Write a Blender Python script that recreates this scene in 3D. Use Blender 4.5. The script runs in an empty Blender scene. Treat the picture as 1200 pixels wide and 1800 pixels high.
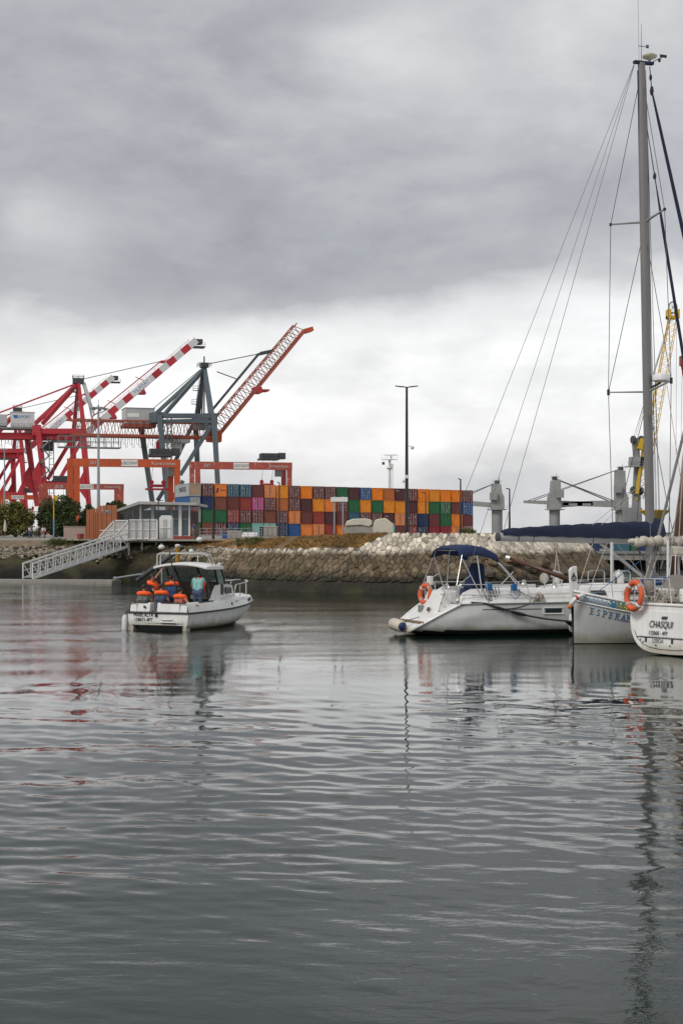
import bpy, bmesh, math, random
import numpy as np
from mathutils import Vector, Matrix, noise as mnoise
random.seed(7)
R = math.radians
SC = bpy.context.scene
COL = SC.collection

# ---------------------------------------------------------------- camera, sky, sun, exposure
F = 2500.0          # focal length in pixels of the 1200 x 1800 photograph (50 mm)
EYE = 3.5           # eye height above the water
HZ = 940.0          # horizon line of the photograph
cam_d = bpy.data.cameras.new('camera')
cam = bpy.data.objects.new('camera', cam_d); COL.objects.link(cam)
cam.location = (0, 0, EYE); cam.rotation_euler = (R(90), 0, 0)
cam_d.sensor_fit = 'VERTICAL'; cam_d.sensor_height = 36; cam_d.lens = 50
cam_d.shift_y = 40/1800
cam_d.clip_start = 0.1; cam_d.clip_end = 20000
SC.camera = cam

SUN_EL, SUN_AZ = R(46), R(222)
world = bpy.data.worlds.new('World'); SC.world = world; world.use_nodes = True
def build_sky():
    nt = world.node_tree; nt.nodes.clear()
    N = nt.nodes.new; L = nt.links.new
    def val(x):
        return x
    def M(op, a, b=None, c=None, clamp=False):
        n = N('ShaderNodeMath'); n.operation = op; n.use_clamp = clamp
        for i, q in enumerate((a, b, c)):
            if q is None: continue
            if isinstance(q, (int, float)): n.inputs[i].default_value = q
            else: L(q, n.inputs[i])
        return n.outputs[0]
    tc = N('ShaderNodeTexCoord'); sp = N('ShaderNodeSeparateXYZ'); L(tc.outputs['Generated'], sp.inputs[0])
    x, y, z = sp.outputs
    hor = M('SQRT', M('ADD', M('MULTIPLY', x, x), M('MULTIPLY', y, y)))
    hor = M('MAXIMUM', hor, 0.02)
    el = M('MAXIMUM', M('DIVIDE', z, hor), 0.0)
    az = M('DIVIDE', x, hor)
    front = M('MULTIPLY', M('ADD', M('MULTIPLY', y, 4.0), 0.0), 1.0, clamp=True)
    # the cloud deck: noise over the directions, flattened towards the horizon
    cx = N('ShaderNodeCombineXYZ'); L(x, cx.inputs[0]); L(y, cx.inputs[1]); L(M('MULTIPLY', z, 2.1), cx.inputs[2])
    def noise(scale, detail, rough, off=0.0, sx=1.0, sy=1.0):
        mp = N('ShaderNodeMapping'); mp.inputs['Location'].default_value = (off, off*0.7, off*1.3); mp.inputs['Scale'].default_value = (sx, sy, 1)
        L(cx.outputs[0], mp.inputs[0])
        n = N('ShaderNodeTexNoise'); n.inputs['Scale'].default_value = scale; n.inputs['Detail'].default_value = detail; n.inputs['Roughness'].default_value = rough
        n.inputs['Distortion'].default_value = 0.25
        L(mp.outputs[0], n.inputs['Vector']); return n.outputs['Fac']
    n1 = noise(3.2, 5, 0.5, 1.3); n2 = noise(6.5, 8, 0.56, 8.1); n3 = noise(15.0, 7, 0.58, 4.4)
    warp = M('ADD', M('MULTIPLY', M('SUBTRACT', n1, 0.5), 0.13), M('MULTIPLY', M('SUBTRACT', n2, 0.5), 0.11))
    warp = M('MULTIPLY', warp, M('MULTIPLY', el, 6.0, clamp=True))
    elw = M('ADD', M('ADD', el, warp), M('MULTIPLY', az, -.06))
    rp = N('ShaderNodeValToRGB'); L(M('MULTIPLY', elw, 2.0), rp.inputs[0])
    st = [(0, .70), (.03, .78), (.06, .94), (.13, 1.0), (.158, .84), (.182, .50), (.205, .435), (.235, .455), (.27, .50), (.32, .53), (.40, .54), (.5, .52)]
    e = rp.color_ramp.elements
    while len(e) > 1: e.remove(e[-1])
    e[0].position = 0; e[0].color = (st[0][1],)*3 + (1,)
    for p, c in st[1:]:
        q = e.new(p*2 if p < .5 else 1.0); q.color = (c, c, c, 1)
    lum = rp.outputs[0]
    lum = M('MULTIPLY', lum, M('ADD', 1.0, M('MULTIPLY', M('SUBTRACT', n1, 0.5), 0.52)))
    lum = M('MULTIPLY', lum, M('ADD', 1.0, M('MULTIPLY', M('SUBTRACT', n2, 0.5), 0.85)))
    lum = M('MULTIPLY', lum, M('ADD', 1.0, M('MULTIPLY', M('SUBTRACT', n3, 0.5), 0.42)))
    # the larger cloud masses that stand over the harbour: (az, el, half width, half height, amount)
    for a0, e0, wa, we, am in [(-.215, .212, .05, .03, .20), (.03, .325, .06, .05, .16), (.17, .33, .11, .08, .10), (-.14, .315, .09, .05, -.055),
                               (-.07, .185, .15, .022, -.07), (.20, .19, .07, .03, .09), (.12, .118, .055, .018, -.13),
                               (-.23, .135, .06, .015, -.10), (-.02, .30, .05, .03, .03), (.10, .04, .16, .02, -.06), (.02, .10, .12, .03, .05)]:
        da = M('DIVIDE', M('SUBTRACT', M('ADD', az, M('MULTIPLY', M('SUBTRACT', n2, .5), .12)), a0), wa)
        de = M('DIVIDE', M('SUBTRACT', M('ADD', el, M('MULTIPLY', M('SUBTRACT', n1, .5), .06)), e0), we)
        g = M('POWER', 2.718, M('MULTIPLY', M('ADD', M('MULTIPLY', da, da), M('MULTIPLY', de, de)), -1.0))
        lum = M('ADD', lum, M('MULTIPLY', M('MULTIPLY', g, am), front))
    lum = M('MINIMUM', M('MAXIMUM', lum, .26), 1.04)
    mx = N('ShaderNodeMix'); mx.data_type = 'RGBA'
    L(M('MULTIPLY', M('SUBTRACT', lum, .3), 2.0, clamp=True), mx.inputs[0])
    mx.inputs[6].default_value = (.955, .99, 1.07, 1); mx.inputs[7].default_value = (1.0, .998, 1.0, 1)
    vm = N('ShaderNodeVectorMath'); vm.operation = 'SCALE'; L(mx.outputs[2], vm.inputs[0]); L(M('MULTIPLY', lum, 8.0), vm.inputs['Scale'])
    sky = N('ShaderNodeTexSky'); sky.sky_type = 'NISHITA'; sky.sun_disc = False
    sky.sun_elevation = SUN_EL; sky.sun_rotation = SUN_AZ; sky.dust_density = 3
    m2 = N('ShaderNodeMix'); m2.data_type = 'RGBA'; m2.inputs[0].default_value = 0.94
    L(sky.outputs[0], m2.inputs[6]); L(vm.outputs[0], m2.inputs[7])
    bg = N('ShaderNodeBackground'); bg.inputs[1].default_value = 0.1; L(m2.outputs[2], bg.inputs[0])
    out = N('ShaderNodeOutputWorld'); L(bg.outputs[0], out.inputs[0])
build_sky()
sun_d = bpy.data.lights.new('sun', 'SUN'); sun_d.energy = 1.5; sun_d.angle = R(22); sun_d.color = (1, .965, .91)
sun = bpy.data.objects.new('sun', sun_d); COL.objects.link(sun)
# soft light through the cloud, from the left and a little behind the camera
sun.rotation_euler = Vector((math.sin(SUN_AZ)*math.cos(SUN_EL), math.cos(SUN_AZ)*math.cos(SUN_EL), math.sin(SUN_EL))).to_track_quat('Z', 'Y').to_euler()
SC.view_settings.view_transform = 'Standard'; SC.view_settings.look = 'None'
SC.view_settings.exposure = 0.33; SC.view_settings.gamma = 1.0
SC.view_settings.use_curve_mapping = False
SC.cycles.max_bounces = 6; SC.cycles.transparent_max_bounces = 12; SC.cycles.glossy_bounces = 3

# ---------------------------------------------------------------- helpers
def W(px, py, Y):
    "point of the place seen at pixel (px, py) at the distance Y"
    return Vector(((px-600)*Y/F, Y, EYE+(HZ-py)*Y/F))
def WX(px, Y, z):
    return Vector(((px-600)*Y/F, Y, z))
def V(*a):
    return Vector(a[0] if len(a) == 1 else a)

ORG = {}
def _tag(o, label=None, cat=None, group=None, kind=None):
    if label: o['label'] = label
    if cat: o['category'] = cat
    if group: o['group'] = group
    if kind: o['kind'] = kind
    return o
def thing(name, label, cat, loc=(0, 0, 0), rz=None, group=None):
    "an empty at the thing's base; with rz the parts are modelled in its own axes, else in world coordinates"
    o = bpy.data.objects.new(name, None); COL.objects.link(o)
    o.empty_display_size = .2
    o.location = loc
    if rz is None: ORG[o.name] = Vector(loc)
    else: o.rotation_euler = (0, 0, rz); ORG[o.name] = Vector((0, 0, 0))
    return _tag(o, label, cat, group)

class MB:
    def __init__(s): s.v = []; s.f = []; s.m = []
    def add(s, vs, fs, mi=0):
        k = len(s.v); s.v += [tuple(p) for p in vs]
        s.f += [tuple(i+k for i in f) for f in fs]; s.m += [mi]*len(fs); return s
    def box(s, c, d, rz=0, mi=0, tilt=None):
        x, y, z = d[0]/2, d[1]/2, d[2]/2
        m = Matrix.Rotation(rz, 3, 'Z')
        if tilt: m = m @ Matrix.Rotation(tilt[1], 3, tilt[0])
        c = Vector(c)
        vs = [c + m @ Vector((a*x, b*y, e*z)) for e in (-1, 1) for a, b in ((-1, -1), (1, -1), (1, 1), (-1, 1))]
        return s.add(vs, [(3, 2, 1, 0), (4, 5, 6, 7), (0, 1, 5, 4), (1, 2, 6, 5), (2, 3, 7, 6), (3, 0, 4, 7)], mi)
    def bar(s, p0, p1, w, h=None, up=(0, 0, 1), mi=0, w1=None, h1=None):
        p0, p1 = Vector(p0), Vector(p1); h = w if h is None else h
        w1 = w if w1 is None else w1; h1 = h if h1 is None else h1
        d = (p1-p0).normalized(); up = Vector(up)
        if abs(d.dot(up)) > .98: up = Vector((0, 1, 0))
        a = d.cross(up).normalized(); b = a.cross(d)
        vs = [p + a*(i*ww/2) + b*(j*hh/2) for p, ww, hh in ((p0, w, h), (p1, w1, h1)) for i, j in ((-1, -1), (1, -1), (1, 1), (-1, 1))]
        return s.add(vs, [(3, 2, 1, 0), (4, 5, 6, 7), (0, 1, 5, 4), (1, 2, 6, 5), (2, 3, 7, 6), (3, 0, 4, 7)], mi)
    def tube(s, p0, p1, r, r1=None, n=8, mi=0):
        return s.path([p0, p1], r, n, mi, r1=r1)
    def path(s, pts, r, n=6, mi=0, closed=False, r1=None):
        pts = [Vector(p) for p in pts]; K = len(pts); vs = []; a = None
        for i, p in enumerate(pts):
            if closed: d = pts[(i+1) % K]-pts[i-1]
            else: d = pts[min(i+1, K-1)]-pts[max(i-1, 0)]
            d = d.normalized() if d.length > 1e-9 else Vector((0, 0, 1))
            if a is None:
                u = Vector((0, 0, 1)) if abs(d.z) < .9 else Vector((1, 0, 0))
                a = d.cross(u).normalized()
            else:
                a = (a - d*a.dot(d)); a = a.normalized() if a.length > 1e-6 else d.orthogonal().normalized()
            b = d.cross(a)
            rr = r[i] if isinstance(r, (list, tuple)) else (r if r1 is None else r+(r1-r)*i/(K-1))
            vs += [p + a*(rr*math.cos(2*math.pi*j/n)) + b*(rr*math.sin(2*math.pi*j/n)) for j in range(n)]
        fs = []
        for i in range(K if closed else K-1):
            i2 = (i+1) % K
            fs += [(i*n+j, i*n+(j+1) % n, i2*n+(j+1) % n, i2*n+j) for j in range(n)]
        if not closed: fs += [tuple(range(n-1, -1, -1)), tuple((K-1)*n+j for j in range(n))]
        return s.add(vs, fs, mi)
    def prism(s, poly, ex, mi=0):
        ex = Vector(ex); n = len(poly); a = [Vector(p) for p in poly]
        return s.add(a+[p+ex for p in a], [tuple(range(n-1, -1, -1)), tuple(range(n, 2*n))]+[(i, (i+1) % n, n+(i+1) % n, n+i) for i in range(n)], mi)
    def lathe(s, prof, o=(0, 0, 0), n=16, mi=0, ax=None, sc=(1, 1)):
        o = Vector(o); q = Vector((0, 0, 1)).rotation_difference(Vector(ax)).to_matrix() if ax is not None else Matrix.Identity(3)
        vs = [o + q @ Vector((r*math.cos(2*math.pi*j/n)*sc[0], r*math.sin(2*math.pi*j/n)*sc[1], z)) for r, z in prof for j in range(n)]
        fs = [(i*n+j, i*n+(j+1) % n, (i+1)*n+(j+1) % n, (i+1)*n+j) for i in range(len(prof)-1) for j in range(n)]
        fs += [tuple(range(n-1, -1, -1)), tuple((len(prof)-1)*n+j for j in range(n))]
        return s.add(vs, fs, mi)
    def ell(s, c, r, n=12, m=8, mi=0, mat=None):
        c = Vector(c); vs = []
        for i in range(m+1):
            t = math.pi*i/m
            for j in range(n):
                p = Vector((r[0]*math.sin(t)*math.cos(2*math.pi*j/n), r[1]*math.sin(t)*math.sin(2*math.pi*j/n), -r[2]*math.cos(t)))
                vs.append(c + (mat @ p if mat else p))
        fs = [(i*n+j, i*n+(j+1) % n, (i+1)*n+(j+1) % n, (i+1)*n+j) for i in range(m) for j in range(n)]
        return s.add(vs, fs, mi)
    def grid(s, rows, mi=0, flip=False):
        n = len(rows[0]); vs = [p for r in rows for p in r]
        fs = [(i*n+j, i*n+j+1, (i+1)*n+j+1, (i+1)*n+j) for i in range(len(rows)-1) for j in range(n-1)]
        if flip: fs = [f[::-1] for f in fs]
        return s.add(vs, fs, mi)
    def mesh(s, name, org=(0, 0, 0), smooth=False, fix=True, merge=False):
        me = bpy.data.meshes.new(name)
        o = Vector(org)
        me.from_pydata([(p[0]-o.x, p[1]-o.y, p[2]-o.z) for p in s.v], [], s.f)
        me.polygons.foreach_set('material_index', s.m)
        if fix or merge:
            bm = bmesh.new(); bm.from_mesh(me)
            if merge: bmesh.ops.remove_doubles(bm, verts=bm.verts, dist=1e-4)
            bmesh.ops.dissolve_degenerate(bm, dist=1e-5, edges=bm.edges)
            if fix: bmesh.ops.recalc_face_normals(bm, faces=bm.faces)
            bm.to_mesh(me); bm.free()
        if smooth:
            me.polygons.foreach_set('use_smooth', [True]*len(me.polygons))
            if smooth != 'all': me.set_sharp_from_angle(angle=R(smooth if smooth > 1 else 38))
        me.update(); return me
    def build(s, name, mat, parent=None, smooth=False, fix=True, merge=False, label=None, kind=None, bevel=0, solid=0):
        org = ORG[parent.name] if parent else Vector((0, 0, 0))
        me = s.mesh(name, org, smooth, fix, merge)
        o = bpy.data.objects.new(name, me); COL.objects.link(o)
        for mm in (mat if isinstance(mat, (list, tuple)) else [mat]): me.materials.append(mm)
        if parent: o.parent = parent; ORG[o.name] = org
        else: ORG[o.name] = Vector((0, 0, 0))
        if solid:
            md = o.modifiers.new('thickness', 'SOLIDIFY'); md.thickness = solid; md.offset = 0
        if bevel:
            md = o.modifiers.new('bevel', 'BEVEL'); md.width = bevel; md.segments = 2; md.limit_method = 'ANGLE'
        if label: o['label'] = label
        if kind: o['kind'] = kind
        return o

def sample_curve(pts, n):
    "smooth open curve through points (Catmull-Rom)"
    pts = [Vector(p) for p in pts]; P = [2*pts[0]-pts[1]]+pts+[2*pts[-1]-pts[-2]]; out = []
    segs = len(pts)-1
    for k in range(n+1):
        t = k/n*segs; i = min(int(t), segs-1); u = t-i
        a, b, c, d = P[i:i+4]
        out.append(.5*((2*b)+(c-a)*u+(2*a-5*b+4*c-d)*u*u+(3*b-a-3*c+d)*u**3))
    return out
def sag(p0, p1, s, n=10):
    p0, p1 = Vector(p0), Vector(p1)
    return [p0.lerp(p1, i/n)-Vector((0, 0, s*4*(i/n)*(1-i/n))) for i in range(n+1)]
def lerp(a, b, t): return a+(b-a)*t
def interp(x, xs, ys): return float(np.interp(x, xs, ys))
def sstep(a, b, x):
    t = min(1, max(0, (x-a)/(b-a))); return t*t*(3-2*t)

_fontc = {}
def text(body, size, o, xd, yd, mat, parent, name='lettering', shear=0.0, depth=.004, align='CENTER', sx=1.0):
    "raised letters: o is the baseline point, xd / yd the reading and up directions"
    cu = bpy.data.curves.new('letters', 'FONT'); cu.body = body; cu.size = size; cu.align_x = align; cu.shear = shear
    cu.extrude = depth; cu.resolution_u = 3
    t = bpy.data.objects.new('letters', cu); COL.objects.link(t)
    dg = bpy.context.evaluated_depsgraph_get(); me = bpy.data.meshes.new_from_object(t.evaluated_get(dg))
    bpy.data.objects.remove(t); bpy.data.curves.remove(cu)
    xd = Vector(xd).normalized(); yd = Vector(yd).normalized(); zd = xd.cross(yd).normalized(); yd = zd.cross(xd)
    org = ORG[parent.name]; o = Vector(o)-org
    m = Matrix(((xd.x*sx, yd.x, zd.x, o.x), (xd.y*sx, yd.y, zd.y, o.y), (xd.z*sx, yd.z, zd.z, o.z), (0, 0, 0, 1)))
    me.transform(m); me.materials.clear(); me.materials.append(mat)
    ob = bpy.data.objects.new(name, me); COL.objects.link(ob); ob.parent = parent; ORG[ob.name] = org
    return ob

# ---------------------------------------------------------------- materials
MAT = {}
def mat(name, col, rough=.6, metal=0, var=.12, vs=1.5, bump=0, bs=12, streak=0, spec=.5, alpha=None, dirt=None, island=0, coat=0, wl=None):
    m = bpy.data.materials.new(name); m.use_nodes = True; nt = m.node_tree; N = nt.nodes.new; L = nt.links.new
    b = nt.nodes['Principled BSDF']; b.inputs['Roughness'].default_value = rough; b.inputs['Metallic'].default_value = metal
    b.inputs['Specular IOR Level'].default_value = spec
    if coat: b.inputs['Coat Weight'].default_value = coat; b.inputs['Coat Roughness'].default_value = .12
    tc = N('ShaderNodeTexCoord')
    n = N('ShaderNodeTexNoise'); n.inputs['Scale'].default_value = vs; n.inputs['Detail'].default_value = 6; n.inputs['Roughness'].default_value = .6
    L(tc.outputs['Object'], n.inputs['Vector'])
    mr = N('ShaderNodeMapRange'); mr.inputs[1].default_value = .25; mr.inputs[2].default_value = .75
    mr.inputs[3].default_value = 1-var; mr.inputs[4].default_value = 1+var
    L(n.outputs['Fac'], mr.inputs[0]); fac = mr.outputs[0]
    if streak:
        mp = N('ShaderNodeMapping'); mp.inputs['Scale'].default_value = (5, 5, .35); L(tc.outputs['Object'], mp.inputs[0])
        n2 = N('ShaderNodeTexNoise'); n2.inputs['Scale'].default_value = 1.6; n2.inputs['Detail'].default_value = 5; L(mp.outputs[0], n2.inputs['Vector'])
        m2 = N('ShaderNodeMapRange'); m2.inputs[1].default_value = .35; m2.inputs[2].default_value = .7; m2.inputs[3].default_value = 1; m2.inputs[4].default_value = 1-streak
        L(n2.outputs['Fac'], m2.inputs[0]); mm = N('ShaderNodeMath'); mm.operation = 'MULTIPLY'; L(fac, mm.inputs[0]); L(m2.outputs[0], mm.inputs[1]); fac = mm.outputs[0]
    if island:
        g = N('ShaderNodeNewGeometry'); oi = N('ShaderNodeObjectInfo')
        ad = N('ShaderNodeMath'); ad.operation = 'ADD'; L(g.outputs['Random Per Island'], ad.inputs[0]); L(oi.outputs['Random'], ad.inputs[1])
        fr = N('ShaderNodeMath'); fr.operation = 'FRACT'; L(ad.outputs[0], fr.inputs[0])
        m3 = N('ShaderNodeMapRange'); m3.inputs[3].default_value = 1-island; m3.inputs[4].default_value = 1+island*.8; L(fr.outputs[0], m3.inputs[0])
        mm = N('ShaderNodeMath'); mm.operation = 'MULTIPLY'; L(fac, mm.inputs[0]); L(m3.outputs[0], mm.inputs[1]); fac = mm.outputs[0]
    sc = N('ShaderNodeVectorMath'); sc.operation = 'SCALE'; sc.inputs[0].default_value = col[:3]; L(fac, sc.inputs['Scale'])
    cout = sc.outputs[0]
    if dirt:   # patches of another colour: (colour, scale, threshold)
        n3 = N('ShaderNodeTexNoise'); n3.inputs['Scale'].default_value = dirt[1]; n3.inputs['Detail'].default_value = 7; n3.inputs['Roughness'].default_value = .65
        L(tc.outputs['Object'], n3.inputs['Vector'])
        m4 = N('ShaderNodeMapRange'); m4.inputs[1].default_value = dirt[2]; m4.inputs[2].default_value = dirt[2]+.14; L(n3.outputs['Fac'], m4.inputs[0])
        mx = N('ShaderNodeMix'); mx.data_type = 'RGBA'; L(m4.outputs[0], mx.inputs[0]); L(cout, mx.inputs[6]); mx.inputs[7].default_value = (*dirt[0], 1); cout = mx.outputs[2]
    if wl:     # the yellow brown stain a hull carries just above its waterline
        g2 = N('ShaderNodeNewGeometry'); s2 = N('ShaderNodeSeparateXYZ'); L(g2.outputs['Position'], s2.inputs[0])
        n7 = N('ShaderNodeTexNoise'); n7.inputs['Scale'].default_value = 2.2; n7.inputs['Detail'].default_value = 6; L(g2.outputs['Position'], n7.inputs['Vector'])
        a7 = N('ShaderNodeMath'); a7.operation = 'MULTIPLY_ADD'; L(n7.outputs['Fac'], a7.inputs[0]); a7.inputs[1].default_value = -.5; L(s2.outputs[2], a7.inputs[2])
        m8 = N('ShaderNodeMapRange'); m8.inputs[1].default_value = .16; m8.inputs[2].default_value = -.12; m8.inputs[4].default_value = .75; L(a7.outputs[0], m8.inputs[0])
        x7 = N('ShaderNodeMix'); x7.data_type = 'RGBA'; L(m8.outputs[0], x7.inputs[0]); L(cout, x7.inputs[6]); x7.inputs[7].default_value = (*wl, 1); cout = x7.outputs[2]
    L(cout, b.inputs['Base Color'])
    if bump:
        n4 = N('ShaderNodeTexNoise'); n4.inputs['Scale'].default_value = bs; n4.inputs['Detail'].default_value = 6; L(tc.outputs['Object'], n4.inputs['Vector'])
        bp = N('ShaderNodeBump'); bp.inputs['Strength'].default_value = bump; bp.inputs['Distance'].default_value = .05; L(n4.outputs['Fac'], bp.inputs['Height']); L(bp.outputs[0], b.inputs['Normal'])
    if alpha is not None: b.inputs['Alpha'].default_value = alpha
    MAT[name] = m; return m
# ---------------------------------------------------------------- water
def water_material():
    m = bpy.data.materials.new('harbour_water'); m.use_nodes = True; nt = m.node_tree; N = nt.nodes.new; L = nt.links.new
    b = nt.nodes['Principled BSDF']; b.inputs['Base Color'].default_value = (.003, .012, .006, 1)
    b.inputs['Roughness'].default_value = .018; b.inputs['IOR'].default_value = 1.42
    g = N('ShaderNodeNewGeometry'); prev = None
    # the breeze ruffles the water by the near quay and in the open fairway; a calmer lane lies between
    sy_ = N('ShaderNodeSeparateXYZ'); L(g.outputs['Position'], sy_.inputs[0]); lee = N('ShaderNodeMapRange'); lee.inputs[1].default_value = 11; lee.inputs[2].default_value = 24; lee.inputs[3].default_value = .75; lee.inputs[4].default_value = .12; L(sy_.outputs[1], lee.inputs[0]); far = N('ShaderNodeMapRange'); far.inputs[1].default_value = 30; far.inputs[2].default_value = 48; far.inputs[3].default_value = 0; far.inputs[4].default_value = 1.1; L(sy_.outputs[1], far.inputs[0]); fm = N('ShaderNodeMath'); fm.operation = 'MAXIMUM'; L(lee.outputs[0], fm.inputs[0]); L(far.outputs[0], fm.inputs[1])
    gn = N('ShaderNodeTexNoise'); gn.inputs['Scale'].default_value = .22; gn.inputs['Detail'].default_value = 3; L(g.outputs['Position'], gn.inputs['Vector']); gm = N('ShaderNodeMapRange'); gm.inputs[1].default_value = .3; gm.inputs[2].default_value = .7; gm.inputs[3].default_value = .35; gm.inputs[4].default_value = 1.5; L(gn.outputs['Fac'], gm.inputs[0])
    lg = N('ShaderNodeMath'); lg.operation = 'MULTIPLY'; L(fm.outputs[0], lg.inputs[0]); L(gm.outputs[0], lg.inputs[1])
    for sc, sx, sy, st, dist, det in ((1.1, .6, 2.0, .13, .07, 3), (3.6, .8, 1.8, .24, .030, 4), (9.0, .9, 1.6, .24, .014, 3)):
        mp = N('ShaderNodeMapping'); mp.inputs['Scale'].default_value = (sx, sy, 1); mp.inputs['Rotation'].default_value = (0, 0, R(8)); L(g.outputs['Position'], mp.inputs[0])
        n = N('ShaderNodeTexNoise'); n.inputs['Scale'].default_value = sc; n.inputs['Detail'].default_value = det; n.inputs['Distortion'].default_value = .6; L(mp.outputs[0], n.inputs['Vector'])
        bp = N('ShaderNodeBump'); bp.inputs['Distance'].default_value = dist; ms = N('ShaderNodeMath'); ms.operation = 'MULTIPLY'; L(lg.outputs[0], ms.inputs[0]); ms.inputs[1].default_value = st; L(ms.outputs[0], bp.inputs['Strength']); L(n.outputs['Fac'], bp.inputs['Height'])
        if prev: L(prev, bp.inputs['Normal'])
        prev = bp.outputs[0]
    L(prev, b.inputs['Normal']); return m
def build_water():
    rng = np.random.RandomState(3)
    q = np.linspace(1/4.5, 1/420.0, 860); ys = 1/q
    ys = np.concatenate([[-60, -20, 0, 2.5], ys, [600, 1200, 3000, 9000]])
    ts = np.linspace(-1, 1, 470); ts = np.sign(ts)*np.abs(ts)**1.15
    Yg = np.repeat(ys[:, None], len(ts), 1); Xg = ts[None, :]*(np.abs(Yg)*.42+7)
    dy = np.gradient(ys)[:, None]; dx = (np.abs(Yg)*.42+7)*(2/470)
    Z = np.zeros_like(Yg)
    def low(a, b, s):
        r = np.random.RandomState(s); o = np.zeros_like(Yg)
        for k in range(7):
            th = r.uniform(0, 6.28); f = r.uniform(a, b); o += np.sin((Xg*math.cos(th)*.6+Yg*math.sin(th))*f+r.uniform(0, 6.28))
        return o/2.6
    patch = np.clip(.55+.55*low(.08, .5, 5), .12, 1.9); patch2 = np.clip(.7+.4*low(.1, .6, 9), .2, 1.4)
    for k in range(110):
        lam = .15*(5/.15)**rng.rand()
        th = rng.normal(0, .5 if lam < .8 else .3)+(.22 if lam < 1.2 else -.08)
        kx, ky = math.sin(th)*2*math.pi/lam, math.cos(th)*2*math.pi/lam
        slope = .0125 if lam < .8 else .0034
        amp = slope*lam/(2*math.pi)
        need = 2.2*np.maximum(np.abs(math.cos(th))*dy, np.abs(math.sin(th))*dx)
        w = np.clip((lam-need)/(need+1e-6), 0, 1)
        Z += amp*w*(patch if lam < 2 else patch2)*np.sin(kx*Xg+ky*Yg+rng.uniform(0, 6.28))
    # the small wake of the motor boat under way
    bx, by, th = -6.6, 51.6, R(28)
    u = (Xg-bx)*math.sin(th)+(Yg-by)*math.cos(th); s = (Xg-bx)*math.cos(th)-(Yg-by)*math.sin(th)
    for sg in (-1, 1):
        d = s*sg-(7.2-u)*.36-.2
        Z += .022*np.exp(-(d/1.6)**2)*np.cos(d*4.2)*np.exp(-np.clip(7-u, 0, 60)/13)*(u < 7.3)
    Z += .03*np.exp(-((s/1.6)**2))*np.sin(u*3.1+np.sin(s*2))*np.exp(-np.clip(-u, 0, 80)/10)*(u < -.2)
    Z += .02*patch2*np.maximum(0, low(1.6, 3.4, 21))**2*np.clip((26-Yg)/12, 0, 1)*.35
    Z *= np.clip((240-Yg)/120, 0, 1)
    nr, nc = Yg.shape
    me = bpy.data.meshes.new('water'); me.vertices.add(nr*nc); me.vertices.foreach_set('co', np.stack([Xg, Yg, Z], -1).astype(np.float32).ravel())
    i = np.arange(nr-1)[:, None]*nc+np.arange(nc-1)[None, :]
    fs = np.stack([i, i+1, i+nc+1, i+nc], -1).reshape(-1, 4)
    me.loops.add(fs.size); me.loops.foreach_set('vertex_index', fs.ravel().astype(np.int32))
    me.polygons.add(len(fs)); me.polygons.foreach_set('loop_start', (np.arange(len(fs))*4).astype(np.int32))
    me.polygons.foreach_set('use_smooth', np.ones(len(fs), bool)); me.update(calc_edges=True); me.validate()
    o = bpy.data.objects.new('water', me); COL.objects.link(o); o['kind'] = 'structure'; me.materials.append(water_material())
build_water()

# ---------------------------------------------------------------- the quay: base line of its foot at the water
BASE = [(-90, 124), (-60, 118.5), (-40, 115.5), (-26, 113), (-17, 110), (-12.5, 104), (-9.2, 96.5), (-5.3, 89.8), (0, 85.6), (4, 83.9), (9, 84.3), (13.5, 87), (17.5, 93), (20.5, 102), (22.5, 115), (23.6, 135), (24, 180)]
_c = sample_curve([(a, b, 0) for a, b in BASE], 600)
_s = [0.0]
for a, b in zip(_c, _c[1:]): _s.append(_s[-1]+(b-a).length)
_cx = [p.x for p in _c]; _cy = [p.y for p in _c]
SLEN = _s[-1]
def foot(s): return Vector((interp(s, _s, _cx), interp(s, _s, _cy), 0))
def inward(s):
    t = (foot(min(s+.6, SLEN))-foot(max(s-.6, 0))).normalized(); return Vector((-t.y, t.x, 0))
def s_at(px):
    "arc length at which the foot of the wall is seen at this pixel column"
    for s, p in zip(_s, _c):
        if 600+p.x*F/p.y >= px: return s
    return SLEN
S_A, S_B, S_C, S_D = s_at(345), s_at(590), s_at(640), s_at(940)
S_E = SLEN-48
def z_stone(s): return interp(s, [0, S_A-6, S_A, S_B, S_C, S_D, S_D+12, SLEN], [2.35, 2.45, 2.6, 2.7, 3.62, 3.62, 3.3, 3.3])
def z_land(s): return interp(s, [0, S_A-4, S_A+3, S_B, S_C, SLEN], [3.06, 3.06, 3.2, 3.58, 3.6, 3.45])
def face(s, z, out=0.0):
    "point on the sloping face, pushed out by a distance"
    sl = interp(s, [0, S_A-8, S_A, S_C, S_D, SLEN], [.55, .62, .8, .85, 1.05, 1.15])
    n = inward(s); h = z*sl + .10*math.sin(z*1.3)
    p = foot(s)+n*h; p.z = z
    q = (-n+Vector((0, 0, sl))).normalized()
    return p+q*out

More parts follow.
